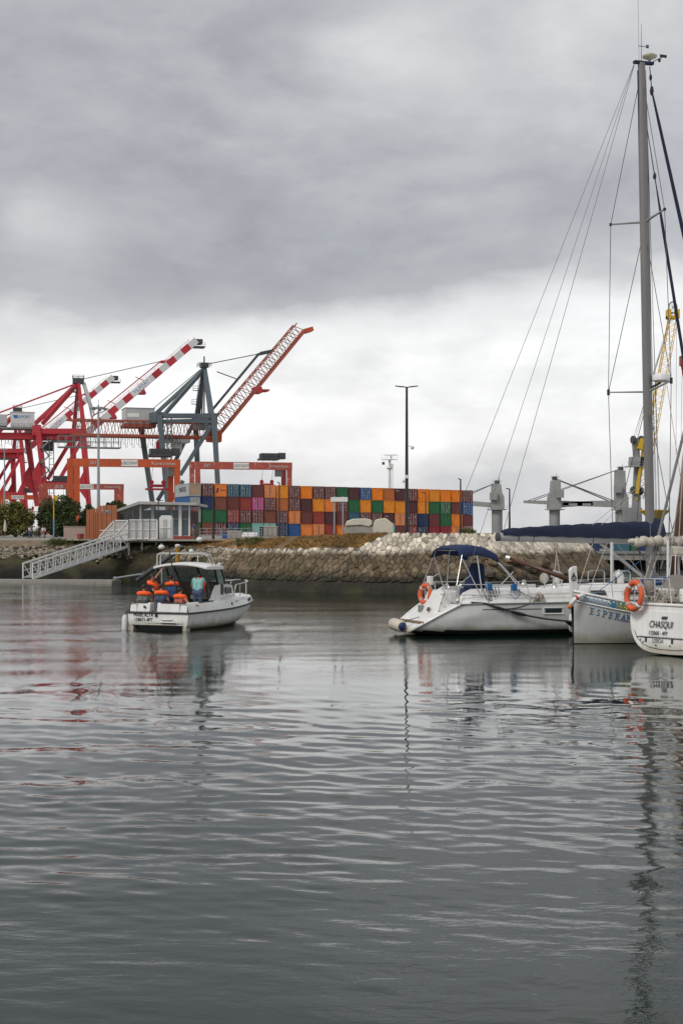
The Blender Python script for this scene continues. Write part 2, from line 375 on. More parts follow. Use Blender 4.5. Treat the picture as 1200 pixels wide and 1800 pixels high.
def stone_material(name, light, mid, lo=2.22, hi=2.6):
    m = bpy.data.materials.new(name); m.use_nodes = True; nt = m.node_tree; N = nt.nodes.new; L = nt.links.new
    b = nt.nodes['Principled BSDF']; b.inputs['Roughness'].default_value = .85; b.inputs['Specular IOR Level'].default_value = .25
    g = N('ShaderNodeNewGeometry'); sp = N('ShaderNodeSeparateXYZ'); L(g.outputs['Position'], sp.inputs[0])
    n = N('ShaderNodeTexNoise'); n.inputs['Scale'].default_value = .35; n.inputs['Detail'].default_value = 6; L(g.outputs['Position'], n.inputs['Vector'])
    a = N('ShaderNodeMath'); a.operation = 'MULTIPLY_ADD'; L(n.outputs['Fac'], a.inputs[0]); a.inputs[1].default_value = .6; L(sp.outputs[2], a.inputs[2])
    rp = N('ShaderNodeValToRGB'); mr = N('ShaderNodeMapRange'); mr.inputs[1].default_value = 0; mr.inputs[2].default_value = 4.5; L(a.outputs[0], mr.inputs[0]); L(mr.outputs[0], rp.inputs[0])
    e = rp.color_ramp.elements; e[0].position = 0; e[0].color = (.018, .017, .013, 1); e[1].position = 1; e[1].color = (*light, 1)
    for p, c in ((.85/4.5, (.024, .022, .016)), (1.2/4.5, (.05, .042, .03)), (1.6/4.5, mid), ((lo+.3)/4.5, tuple(x*.86 for x in mid)), ((hi+.3)/4.5, light)):
        q = e.new(p); q.color = (*c, 1)
    oi = N('ShaderNodeObjectInfo'); ad = N('ShaderNodeMath'); ad.operation = 'ADD'; L(g.outputs['Random Per Island'], ad.inputs[0]); L(oi.outputs['Random'], ad.inputs[1])
    fr = N('ShaderNodeMath'); fr.operation = 'FRACT'; L(ad.outputs[0], fr.inputs[0])
    m3 = N('ShaderNodeMapRange'); m3.inputs[3].default_value = .5; m3.inputs[4].default_value = 1.25; L(fr.outputs[0], m3.inputs[0])
    n5 = N('ShaderNodeTexNoise'); n5.inputs['Scale'].default_value = 3; n5.inputs['Detail'].default_value = 8; n5.inputs['Roughness'].default_value = .7; L(g.outputs['Position'], n5.inputs['Vector'])
    m5 = N('ShaderNodeMapRange'); m5.inputs[1].default_value = .3; m5.inputs[2].default_value = .7; m5.inputs[3].default_value = .55; m5.inputs[4].default_value = 1.3; L(n5.outputs['Fac'], m5.inputs[0])
    mu = N('ShaderNodeMath'); mu.operation = 'MULTIPLY'; L(m3.outputs[0], mu.inputs[0]); L(m5.outputs[0], mu.inputs[1])
    sc = N('ShaderNodeVectorMath'); sc.operation = 'SCALE'; L(rp.outputs[0], sc.inputs[0]); L(mu.outputs[0], sc.inputs['Scale']); 
    # green weed patches low on the face
    n6 = N('ShaderNodeTexNoise'); n6.inputs['Scale'].default_value = .5; n6.inputs['Detail'].default_value = 6; L(g.outputs['Position'], n6.inputs['Vector'])
    m6 = N('ShaderNodeMapRange'); m6.inputs[1].default_value = .52; m6.inputs[2].default_value = .66; m6.inputs[4].default_value = .55; L(n6.outputs['Fac'], m6.inputs[0])
    m7 = N('ShaderNodeMapRange'); m7.inputs[1].default_value = 2.2; m7.inputs[2].default_value = 1.4; L(sp.outputs[2], m7.inputs[0])
    mw = N('ShaderNodeMath'); mw.operation = 'MULTIPLY'; L(m6.outputs[0], mw.inputs[0]); L(m7.outputs[0], mw.inputs[1])
    mx = N('ShaderNodeMix'); mx.data_type = 'RGBA'; L(mw.outputs[0], mx.inputs[0]); L(sc.outputs[0], mx.inputs[6]); mx.inputs[7].default_value = (.060, .058, .022, 1)
    L(mx.outputs[2], b.inputs['Base Color'])
    n4 = N('ShaderNodeTexNoise'); n4.inputs['Scale'].default_value = 6; n4.inputs['Detail'].default_value = 8; L(g.outputs['Position'], n4.inputs['Vector'])
    bp = N('ShaderNodeBump'); bp.inputs['Strength'].default_value = .7; bp.inputs['Distance'].default_value = .06; L(n4.outputs['Fac'], bp.inputs['Height']); L(bp.outputs[0], b.inputs['Normal'])
    return m
M_STONE = stone_material('quay_stone', (.68, .61, .50), (.175, .132, .084))
M_MOSS = stone_material('mossy_quay', (.19, .155, .105), (.095, .082, .045), 1.9, 2.9)
M_JOINT = stone_material('wet_mortar', (.14, .12, .095), (.035, .028, .02))
M_RUBBLE = mat('pale_rubble', (.27, .23, .175), .9, var=.35, vs=2, island=.45, bump=.5, bs=8)
M_EARTH = mat('dry_embankment', (.13, .085, .045), .95, var=.45, vs=1.2, bump=.8, bs=5, dirt=((.30, .155, .038), .45, .46))
M_DIRT = mat('brown_earth', (.17, .128, .082), .95, var=.45, vs=1.2, bump=.8, bs=5, dirt=((.06, .065, .028), .6, .52))
M_PAVE = mat('quay_paving', (.24, .22, .19), .9, var=.2, vs=.4)

def clip(poly, a, b):
    "keep what is closer to a than to b"
    mx, my = (a[0]+b[0])/2, (a[1]+b[1])/2; dx, dy = b[0]-a[0], b[1]-a[1]; out = []
    for i in range(len(poly)):
        p, q = poly[i-1], poly[i]
        dp = (p[0]-mx)*dx+(p[1]-my)*dy; dq = (q[0]-mx)*dx+(q[1]-my)*dy
        if (dp <= 0) != (dq <= 0):
            t = dp/(dp-dq); out.append((p[0]+(q[0]-p[0])*t, p[1]+(q[1]-p[1])*t))
        if dq <= 0: out.append(q)
    return out
def stones(s0, s1, z0, ztop, cw, ch, rs, gap=.03):
    "cells of rough masonry on the face: list of (polygon in (s, z), centre)"
    rr = random.Random(rs); nx = int((s1-s0)/cw); seeds = {}
    nz = int((3.7-z0)/ch)+1
    for j in range(-1, nz+1):
        for i in range(-1, nx+1):
            seeds[i, j] = (s0+(i+.5+(.5 if j % 2 else 0)+rr.uniform(-.36, .36))*cw, z0+(j+.5+rr.uniform(-.34, .34))*ch)
    out = []
    for (i, j), c in seeds.items():
        if not (0 <= i < nx and 0 <= j < nz): continue
        zt = ztop(c[0])
        if c[1] > zt-ch*.25: continue
        poly = [(c[0]-2*cw, c[1]-2*ch), (c[0]+2*cw, c[1]-2*ch), (c[0]+2*cw, c[1]+2*ch), (c[0]-2*cw, c[1]+2*ch)]
        for dj in (-2, -1, 0, 1, 2):
            for di in (-2, -1, 0, 1, 2):
                if (di or dj) and (i+di, j+dj) in seeds and poly: poly = clip(poly, c, seeds[i+di, j+dj])
        poly = [(min(max(p[0], s0), s1), min(max(p[1], z0), ztop(p[0]))) for p in poly]
        if len(poly) < 3: continue
        cx = sum(p[0] for p in poly)/len(poly); cz = sum(p[1] for p in poly)/len(poly)
        q = []
        for p in poly:
            d = math.hypot(p[0]-cx, p[1]-cz)+1e-6; k = max(.3, 1-gap/d); q.append((cx+(p[0]-cx)*k, cz+(p[1]-cz)*k))
        out.append((q, (cx, cz)))
    return out
def stone_mb(mb, poly, c, rr):
    n = len(poly); h = rr.uniform(.01, .085)
    a = [face(p[0], p[1], -.02) for p in poly]; b = [face(p[0], p[1], h*.55) for p in poly]
    t = [face(c[0]+(p[0]-c[0])*.86, c[1]+(p[1]-c[1])*.86, h*rr.uniform(.85, 1.15)) for p in poly]
    mb.add(a+b+t, [(i, (i+1) % n, n+(i+1) % n, n+i) for i in range(n)]+[(n+i, n+(i+1) % n, 2*n+(i+1) % n, 2*n+i) for i in range(n)]+[tuple(range(2*n, 3*n))])
def walls():
    "one field of stones over the whole face, shared out between the straight wall and the round head"
    s0, s1 = S_A-3, SLEN-30; split = S_B+6
    cells = stones(s0, s1, .62, z_stone, .47, .27, 11, .014); rr = random.Random(12)
    def shows(c):
        p = face(*c[1]); area = abs(sum(c[0][i-1][0]*c[0][i][1]-c[0][i][0]*c[0][i-1][1] for i in range(len(c[0]))))/2
        px = 600+p.x*F/p.y; tn = inward(c[1][0]); fac = max(.05, tn.y)
        return area*fac/(p.y/85)**2*(1 if -10 < px < 1010 and c[1][1] > .95 else .05)
    for lab, a, b, last in (('long brown stone quay wall below the dry grass bank, dark and wet at its foot', s0, split, False), ('pale crazy jointed stone pier wall below the concrete blocks, behind the blue bimini', split, s1, True)):
        root = thing('quay_wall', lab, 'quay wall', foot((a+b)/2))
        core = MB(); e = SLEN if last else b+.02; ns = max(2, int((e-a)/.5))
        core.grid([[face(lerp(a, e, i/ns), lerp(-.8, z_stone(lerp(a, e, i/ns)), j/12), -.03) for i in range(ns+1)] for j in range(13)])
        core.build('core', M_JOINT, root, smooth='all', fix=False)
        mine = sorted([c for c in cells if a <= c[1][0] < b], key=shows, reverse=True)
        for poly, c in mine[:298]:
            mb = MB(); stone_mb(mb, poly, c, rr); mb.build('stone', M_STONE, root, fix=False)
        mb = MB()
        for poly, c in mine[298:]: stone_mb(mb, poly, c, rr)
        mb.build('masonry', M_STONE, root, fix=False, kind='stuff')
walls()
def mossy_section():
    root = thing('quay_wall', 'dark mossy quay wall behind the white gangway with pale rubble along its top', 'quay wall', foot(S_A/2))
    mb = MB(); rr = random.Random(5); ns = 260
    def pt(s, z):
        p = Vector((s*.35, z*.8, 1.7)); q = face(s, z, .28*mnoise.fractal(p*2, 1, 2, 5)+.12*mnoise.noise(p*9)); return q
    s1 = S_A-2.6
    mb.grid([[pt(lerp(0, s1, i/ns), lerp(-.8, 2.6, j/22)) for i in range(ns+1)] for j in range(23)])
    mb.build('earth_face', M_MOSS, root, smooth='all', fix=False)
    rb = MB()
    for k in range(1500):
        s = rr.uniform(s_at(-20), s1+5); zz = min(2.6, max(1.3, rr.gauss(2.05, .22)))
        if mnoise.noise(Vector((s*.25, zz*.8, 3))) < -.12: continue
        c = face(s, zz, .02); r = rr.uniform(.05, .17)
        rock(rb, c, (r*1.4, r, r*.8), rr)
    rb.build('rubble', M_RUBBLE, root, smooth=50, fix=False, kind='stuff')
def rock(mb, c, r, rr, n=7, m=5):
    rot = Matrix.Rotation(rr.uniform(0, 6.28), 3, 'Z') @ Matrix.Rotation(rr.uniform(-.5, .5), 3, 'X'); c = Vector(c); vs = []
    sd = Vector((rr.uniform(0, 99), rr.uniform(0, 99), 0))
    for i in range(m+1):
        t = math.pi*i/m
        for j in range(n):
            d = Vector((math.sin(t)*math.cos(2*math.pi*j/n), math.sin(t)*math.sin(2*math.pi*j/n), -math.cos(t)))
            k = 1+.45*mnoise.noise(d*1.6+sd)
            vs.append(c+rot @ Vector((d.x*r[0]*k, d.y*r[1]*k, d.z*r[2]*k)))
    mb.add(vs, [(i*n+j, i*n+(j+1) % n, (i+1)*n+(j+1) % n, (i+1)*n+j) for i in range(m) for j in range(n)])
mossy_section()

# ---------------------------------------------------------------- land
def zl(x, y):
    t = sstep(238, 286, y); return lerp(3.06, 3.06-.0143*max(-29, min(60, x)), t)
def build_land():
    # bank from the top of the stones up to the level of the quay, then the quay's top back to the horizon
    mb = MB(); n = 260; rows = []
    ss = [SLEN*i/n for i in range(n+1)]
    def zbank(s): return interp(s, [0, S_A-8, S_A, S_B, S_C, SLEN], [3.06, 3.06, 3.22, 3.56, 3.58, 3.5])
    for k in range(9):
        t = k/8; row = []
        for s in ss:
            a = face(s, z_stone(s), -.05); d = interp(s, [0, S_A, S_B, S_C, SLEN], [1.3, 1.6, 1.5, .8, .8])
            p = a+inward(s)*d*t; p.z = lerp(a.z-.02, zbank(s), t**.8)+.10*mnoise.fractal(Vector((p.x*.6, p.y*.6, 0)), 1, 2, 4)*math.sin(math.pi*t)*(s < S_C)
            row.append(p)
        rows.append(row)
    mb.grid(rows); mb.m = [1 if ss[k % n] < S_A-7+3*mnoise.noise(Vector((k % n*.3, k//n, 0))) else 0 for k in range(len(mb.f))]
    o = mb.build('embankment', [M_EARTH, M_DIRT], None, smooth='all', fix=False, kind='structure')
    g = MB(); r2 = []
    last = rows[-1]
    for k, d in enumerate((0, 1.5, 4, 9)):
        r2.append([last[i]+inward(ss[i])*d*(1 if d < 5 or ss[i] < S_D-8 else .6) - Vector((0, 0, (last[i].z-3.06)*min(1, d/9)**1.4)) for i in range(n+1)])
    g.grid(r2); g.build('pavement', M_PAVE, None, smooth='all', fix=False, kind='structure')
    # the yard behind: one sheet to the horizon, its right edge stops at the basin
    y = MB(); rows = []
    yy = [92, 98, 106, 116, 128, 140, 160, 180, 200, 220, 240, 265, 290, 320, 360, 420, 520, 800, 2000, 9000]
    for Y in yy:
        x1 = interp(Y, [92, 98, 106, 116, 140, 180, 320, 340, 9000], [8, 11, 13, 15, 17, 18, 34, 60, 1600]); x0 = -max(9, min(90, (Y-94)*1.9)) if Y < 140 else -90-(Y-140)*.6
        if Y < 118: x0 = {92: 1, 98: -4, 106: -12, 116: -24}.get(Y, x0)
        rows.append([Vector((lerp(x0, x1, i/40), Y, zl(lerp(x0, x1, i/40), Y)-.03)) for i in range(41)])
    y.grid(rows); y.build('yard', M_PAVE, None, smooth='all', fix=False, kind='structure')
build_land()

# grass and weeds on the bank
M_DRY = mat('dry_grass', (.27, .155, .05), .9, var=.4, vs=.5, island=.4)
M_GREEN = mat('green_weeds', (.075, .09, .022), .9, var=.4, vs=1, island=.4)
def grass():
    rr = random.Random(9); dry = MB(); gr = MB()
    def tuft(mb, p, h, n, sp):
        for k in range(n):
            a = rr.uniform(0, 6.28); b = p+Vector((math.cos(a), math.sin(a), 0))*rr.uniform(0, sp); t = b+Vector((rr.uniform(-.5, .5)*h, rr.uniform(-.5, .5)*h, h*rr.uniform(.6, 1.1)))
            w = Vector((math.cos(a+1.6), math.sin(a+1.6), 0))*.025
            mb.add([b-w, b+w, t], [(0, 1, 2)])
    for k in range(2600):
        s = rr.uniform(S_A-9, S_C-.4); t = rr.random()
        a = face(s, z_stone(s), 0); d = interp(s, [0, S_A, S_B, S_C], [1.3, 1.6, 1.5, .8])
        p = a+inward(s)*d*t; p.z = lerp(a.z, z_land(s), t**.8)-.02
        if mnoise.noise(Vector((p.x*.35, p.y*.35, 4))) < -.25: continue
        tuft(dry if rr.random() < .93 else gr, p, rr.uniform(.07, .2), 6, .16)
    for px, w in ((92, 14), (70, 8), (140, 22), (150, 14), (213, 8), (365, 8), (385, 6), (870, 6), (866, 4), (80, 6)):
        for k in range(60):
            s = s_at(px+rr.gauss(0, w*.5)); zz = z_stone(s); p = face(s, zz, 0)+inward(s)*rr.uniform(0, 1.1); p.z = lerp(zz, z_land(s), rr.uniform(.1, 1))
            tuft(gr, p, rr.uniform(.12, .34), 7, .15)
    dry.build('dry_grass', M_DRY, None, fix=False, kind='stuff'); gr.build('green_weeds', M_GREEN, None, fix=False, kind='stuff')
grass()
# ---------------------------------------------------------------- shipping containers
PAINT = {
 'maroon': (.17, .042, .036), 'brown': (.23, .07, .042), 'dark maroon': (.10, .028, .032), 'red': (.34, .045, .034), 'crimson': (.30, .022, .042),
 'orange': (.92, .245, .010), 'light orange': (.86, .25, .05), 'rust orange': (.52, .15, .035), 'amber': (.85, .29, .015),
 'green': (.018, .14, .052), 'blue': (.022, .10, .29), 'navy': (.014, .03, .11), 'teal blue': (.04, .125, .19), 'pale teal': (.26, .54, .50),
 'pink': (.56, .075, .27), 'grey': (.38, .39, .38), 'tan': (.46, .32, .21)}
CM = {k: mat('container_'+k.replace(' ', '_'), c, .55, var=.22, vs=.8, streak=.34, dirt=(tuple(x*.5+.03 for x in c), .9, .58)) for k, c in PAINT.items()}
M_SILVER = mat('container_silver', (.36, .38, .39), .5, var=.08, vs=.6, streak=.15)
M_BARS = mat('galvanised_steel', (.42, .42, .41), .5, .3, var=.15)
M_MARK = mat('white_marking', (.55, .53, .50), .7, var=.1)
M_GASKET = mat('black_rubber', (.015, .015, .016), .8)
M_DARK = mat('dark_steel', (.05, .055, .06), .5, var=.2)
CW, CL, CH = 2.44, 12.19, 2.6
YAW = R(20)      # the ends of the stack face the water, turned a little to the right
def cont_meshes():
    "shared meshes: body with corrugated sides, plain corrugated end, door leaf, lock bars, marks"
    b = MB(); d = .045
    def corr(x0, x1, n, f):
        rows = [[], []]
        for i in range(n):
            for u, o in ((.05, 0), (.30, d), (.55, d), (.80, 0)):
                x = lerp(x0, x1, (i+u)/n); rows[0].append(f(x, o, .16)); rows[1].append(f(x, o, CH-.14))
        b.grid(rows)
    for s in (-1, 1): corr(.15, CL-.15, 34, lambda x, o, z: Vector((s*(CW/2-.03-o), x, z)))
    b.box((0, CL/2, CH-.06), (CW-.1, CL-.1, .04)); b.box((0, CL/2, .16), (CW-.1, CL-.1, .1))
    b.add([(-CW/2+.05, CL-.08, .1), (CW/2-.05, CL-.08, .1), (CW/2-.05, CL-.08, CH-.1), (-CW/2+.05, CL-.08, CH-.1)], [(0, 1, 2, 3)])
    fr = MB()
    for sx in (-1, 1):
        for y in (.07, CL-.07): fr.box((sx*(CW/2-.07), y, CH/2), (.14, .14, CH-.004))
        for z in (.07, CH-.06): fr.box((sx*(CW/2-.05), CL/2, z), (.1, CL-.29, .11))
    for y in (.06, CL-.06):
        for z, h in ((.07, .13), (CH-.065, .12)): fr.box((0, y, z), (CW-.29, .11, h))
    e = MB(); rows = [[], []]
    for i in range(9):
        for u, o in ((.05, 0), (.30, d), (.55, d), (.80, 0)):
            x = lerp(-CW/2+.14, CW/2-.14, (i+u)/9); rows[0].append((x, .05+o, .13)); rows[1].append((x, .05+o, CH-.12))
    e.grid(rows)
    leaf = MB(); leaf.box((CW/4-.035, .05, CH/2), (CW/2-.18, .05, CH-.29))
    for z in (.65, 1.3, 1.95): leaf.box((CW/4-.035, .018, z), (CW/2-.26, .018, .3))
    bars = MB()
    for x in (.16, .30+.52): bars.box((x+.06, -.012, CH/2), (.055, .045, CH-.2))
    bars.box((.42, -.01, 1.0), (.5, .04, .07))
    for x in (.22, .88):
        for z in (.35, 2.3): bars.box((x, -.016, z), (.13, .05, .11))
    mk = []
    for sd in range(5):
        rr = random.Random(sd+40); q = MB()
        for k in range(rr.randint(2, 5)):
            x = rr.choice((.36, .52, .68))+rr.uniform(-.05, .05); z = rr.choice((1.5, 1.72, 1.95, 2.15, .6, .9)); w = rr.uniform(.10, .26); h = rr.uniform(.06, .14)
            q.box((x, .003, z), (w, .012, h))
        mk.append(q.mesh('marks', fix=False))
    return b.mesh('container_body', fix=False), fr.mesh('container_frame'), e.mesh('end_wall', fix=False), leaf.mesh('door'), bars.mesh('locking_bars'), mk
CB, CF, CE, CD_, CBAR, CMK = cont_meshes()
for me in [CB, CF, CE, CD_, CBAR]+CMK: me.materials.append(M_BARS)
def child(name, me, matl, parent, loc=(0, 0, 0), sc=(1, 1, 1)):
    o = bpy.data.objects.new(name, me); COL.objects.link(o); o.parent = parent; o.location = loc; o.scale = sc
    o.material_slots[0].link = 'OBJECT'; o.material_slots[0].material = matl; ORG[o.name] = ORG[parent.name]; return o
def container(loc, paint, doors, label, side=None, mark=0):
    t = thing('shipping_container', label, 'shipping container', loc, YAW, 'stacked shipping containers')
    c = CM[paint]; sd = side or c
    child('body', CB, sd, t); child('frame', CF, sd, t)
    if doors:
        for s in (-1, 1):
            d = child('door', CD_, c, t, sc=(s, 1, 1)); child('locking_bars', CBAR, M_BARS, d)
            child('markings', CMK[(mark+(s > 0)) % 5], M_MARK, d)
    else: child('end_wall', CE, c, t)
    return t
# one row per tier, top tier first; a trailing * is an end with doors
TIERS = [
 'maroon*|light orange|teal blue*|teal blue*|maroon|light orange*|amber|maroon*|orange|maroon*|maroon*|green|dark maroon|blue*|orange|rust orange|dark maroon|maroon*|orange|amber|orange|orange|maroon*',
 'navy|brown|maroon|red|pink*|maroon*|rust orange|maroon*|dark maroon|amber|light orange|maroon*|green|amber|green|amber|amber|dark maroon|orange|maroon|green|green*|maroon|blue*',
 'green|green|red*|maroon*|maroon*|brown|maroon*|orange*|maroon|red|dark maroon|maroon|teal blue|maroon*|maroon*|dark maroon|light orange*|maroon*|navy|maroon|green|orange|maroon',
 'brown|maroon*|navy*|green|pale teal|pale teal*|navy*|blue|light orange|light orange*|red|orange|green|maroon|dark maroon|maroon*|maroon|red*|navy*|crimson|crimson|orange*|brown*']
TIERS[1] = TIERS[1].replace('orange|maroon|green|green*|maroon|blue*', 'amber|green|green*|maroon|blue*')
ORD = ['first', 'second', 'third', 'fourth', 'fifth', 'sixth', 'seventh', 'eighth', 'ninth', 'tenth', 'eleventh']
TN = ['top', 'second', 'third', 'bottom']
def build_containers():
    o0 = Vector(((355-600)*287/F, 287, 0)); d = Vector((math.cos(YAW), math.sin(YAW), 0)); pitch = 2.62; rr = random.Random(2)
    for t, row in enumerate(TIERS):
        cnt = {}
        for k, w in enumerate(row.split('|')):
            door = w.endswith('*'); c = w.strip('*')
            p = o0+d*(pitch*(k+.5)); p.z = zl(p.x, p.y)-.02+(3-t)*(CH+.02)
            q = p+Vector((-math.sin(YAW), math.cos(YAW), 0))*rr.uniform(-.12, .12)
            n = cnt[c, door] = cnt.get((c, door), 0)+1
            total = row.split('|').count(w)
            what = f'{c} container with {"doors" if door else "ribbed end"}'
            lab = f'{what} in the {TN[t]} tier of the stack' if total == 1 else f'{ORD[n-1]} {what} in the {TN[t]} tier from the pavilion'
            o = container(q, c, door, lab, mark=rr.randint(0, 4))
            if t == 0 and k == 1:
                lettering = text('Hapag-Lloyd', .42, Vector((-.15, .03, 1.2)), (1, 0, 0), (0, 0, 1), MAT['container_navy'], o, align='LEFT', sx=.55)
                mb = MB(); mb.prism([(-.95, .02, .8), (-.6, .02, .8), (-.45, .02, 1.7), (-.8, .02, 1.7)], (0, .02, 0)); mb.build('logo', MAT['container_navy'], o)
            if t == 2 and k == 1:
                pass
            if t == 0 and k == 16: text('TEX', .45, Vector((-.7, .02, 1.95)), (1, 0, 0), (0, 0, 1), M_MARK, o)
            if t == 2 and k == 15: text('tex', .5, Vector((-.5, .02, 1.75)), (1, 0, 0), (0, 0, 1), M_MARK, o)
    # the short column beside the pavilion, its long sides in view
    for t, (c, door, sd, lab) in enumerate([('tan', False, M_SILVER, 'silver container with a tan end and black lettering above the pavilion roof'),
            ('grey', False, CM['blue'], 'blue sided container with a pale end above the pavilion roof'),
            ('grey', False, CM['grey'], 'weathered grey container behind the corner of the pavilion'),
            ('green', False, CM['green'], 'green container low behind the corner of the pavilion')]):
        p = o0+d*(pitch*-.55); p.z = zl(p.x, p.y)-.02+(3-t)*(CH+.02)
        o = container(p, c, door, lab, side=sd)
        if t == 0:
            x = -CW/2-.005
            text('MAERSK', 1.45, Vector((x, 8.4, .95)), (0, -1, 0), (0, 0, 1), M_DARK, o, align='LEFT', sx=1.1, depth=.01)
            mb = MB(); mb.prism([(x, 10.6+.6*math.cos(a)*(1 if i % 2 else .4), 1.35+.6*math.sin(a)*(1 if i % 2 else .4)) for i, a in enumerate(2*math.pi*k/14 for k in range(14))], (.02, 0, 0))
            mb.build('logo', CM['pale teal'], o)
    # a green one set forward, its side lettered
    return
build_containers()

# ---------------------------------------------------------------- cranes
M_RED = mat('crane_red', (.50, .030, .045), .6, var=.2, vs=.15, streak=.3)
M_CORANGE = mat('crane_orange', (.56, .095, .025), .6, var=.2, vs=.15, streak=.32)
M_FADED = mat('faded_crane_red', (.42, .085, .06), .7, var=.2, vs=.3, streak=.25, dirt=((.62, .30, .24), .8, .56))
M_BLUEGREY = mat('crane_blue_grey', (.105, .135, .155), .6, var=.2, vs=.15, streak=.3)
M_LATT = mat('boom_lattice_red', (.34, .075, .04), .6, var=.2, vs=.3)
M_LATTGREY = mat('boom_lacing_red', (.27, .085, .06), .6, var=.2, vs=.3)
M_WHITE = mat('white_steel', (.62, .62, .62), .5, var=.08, vs=.4, streak=.12)
M_HOUSE = mat('machine_house_grey', (.44, .45, .45), .5, var=.06, vs=.2, streak=.12)
M_BOARD = mat('sign_board_white', (.74, .73, .70), .5, var=.04)
M_LBLUE = mat('lettering_blue', (.02, .16, .42), .5); M_LRED = mat('lettering_red', (.5, .05, .05), .5)
M_CABLE = mat('steel_cable', (.10, .10, .105), .5, var=.1)
M_GREYSTEEL = mat('grey_steel', (.22, .23, .23), .5, var=.15, vs=.5)

def lattice(root, name, p0, p1, hv, wv, n, rc, rl, cm, lm, taper=1.0):
    "box lattice between the bottom chord line p0-p1: hv up vector, wv width vector; chords and lacing are separate parts"
    p0, p1, hv, wv = Vector(p0), Vector(p1), Vector(hv), Vector(wv)
    c = MB(); l = MB()
    def P(i, a, b, t): k = lerp(1, taper, t); return p0.lerp(p1, t)+wv*(a-.5)+hv*(b*k)
    for a in (0, 1):
        for b in (0, 1): c.bar(P(0, a, b, 0), P(0, a, b, 1), rc*(1.5 if b == 0 else 1), rc*(1.8 if b == 0 else 1))
    for i in range(n):
        t0, t1, tm = i/n, (i+1)/n, (i+.5)/n
        for a in (0, 1):
            l.bar(P(0, a, 0, t0), P(0, a, 1, tm), rl); l.bar(P(0, a, 1, tm), P(0, a, 0, t1), rl)
        l.bar(P(0, 0, 1, tm), P(0, 1, 1, tm), rl); l.bar(P(0, 0, 0, t0), P(0, 1, 0, t0), rl)
        if i % 2 == 0: l.bar(P(0, 0, 1, tm), P(0, 1, 1, min(1, tm+1/n)), rl)
    o = c.build(name+'_chords', cm, root); l.build('lacing', lm, o); return o
def railing(mb, pts, h=1.1, r=.05, step=2.5):
    for a, b in zip(pts, pts[1:]):
        a, b = Vector(a), Vector(b); n = max(1, int((b-a).length/step))
        for i in range(n+1):
            p = a.lerp(b, i/n); mb.bar(p, p+Vector((0, 0, h)), r)
        for z in (h, h*.5): mb.bar(a+Vector((0, 0, z)), b+Vector((0, 0, z)), r)

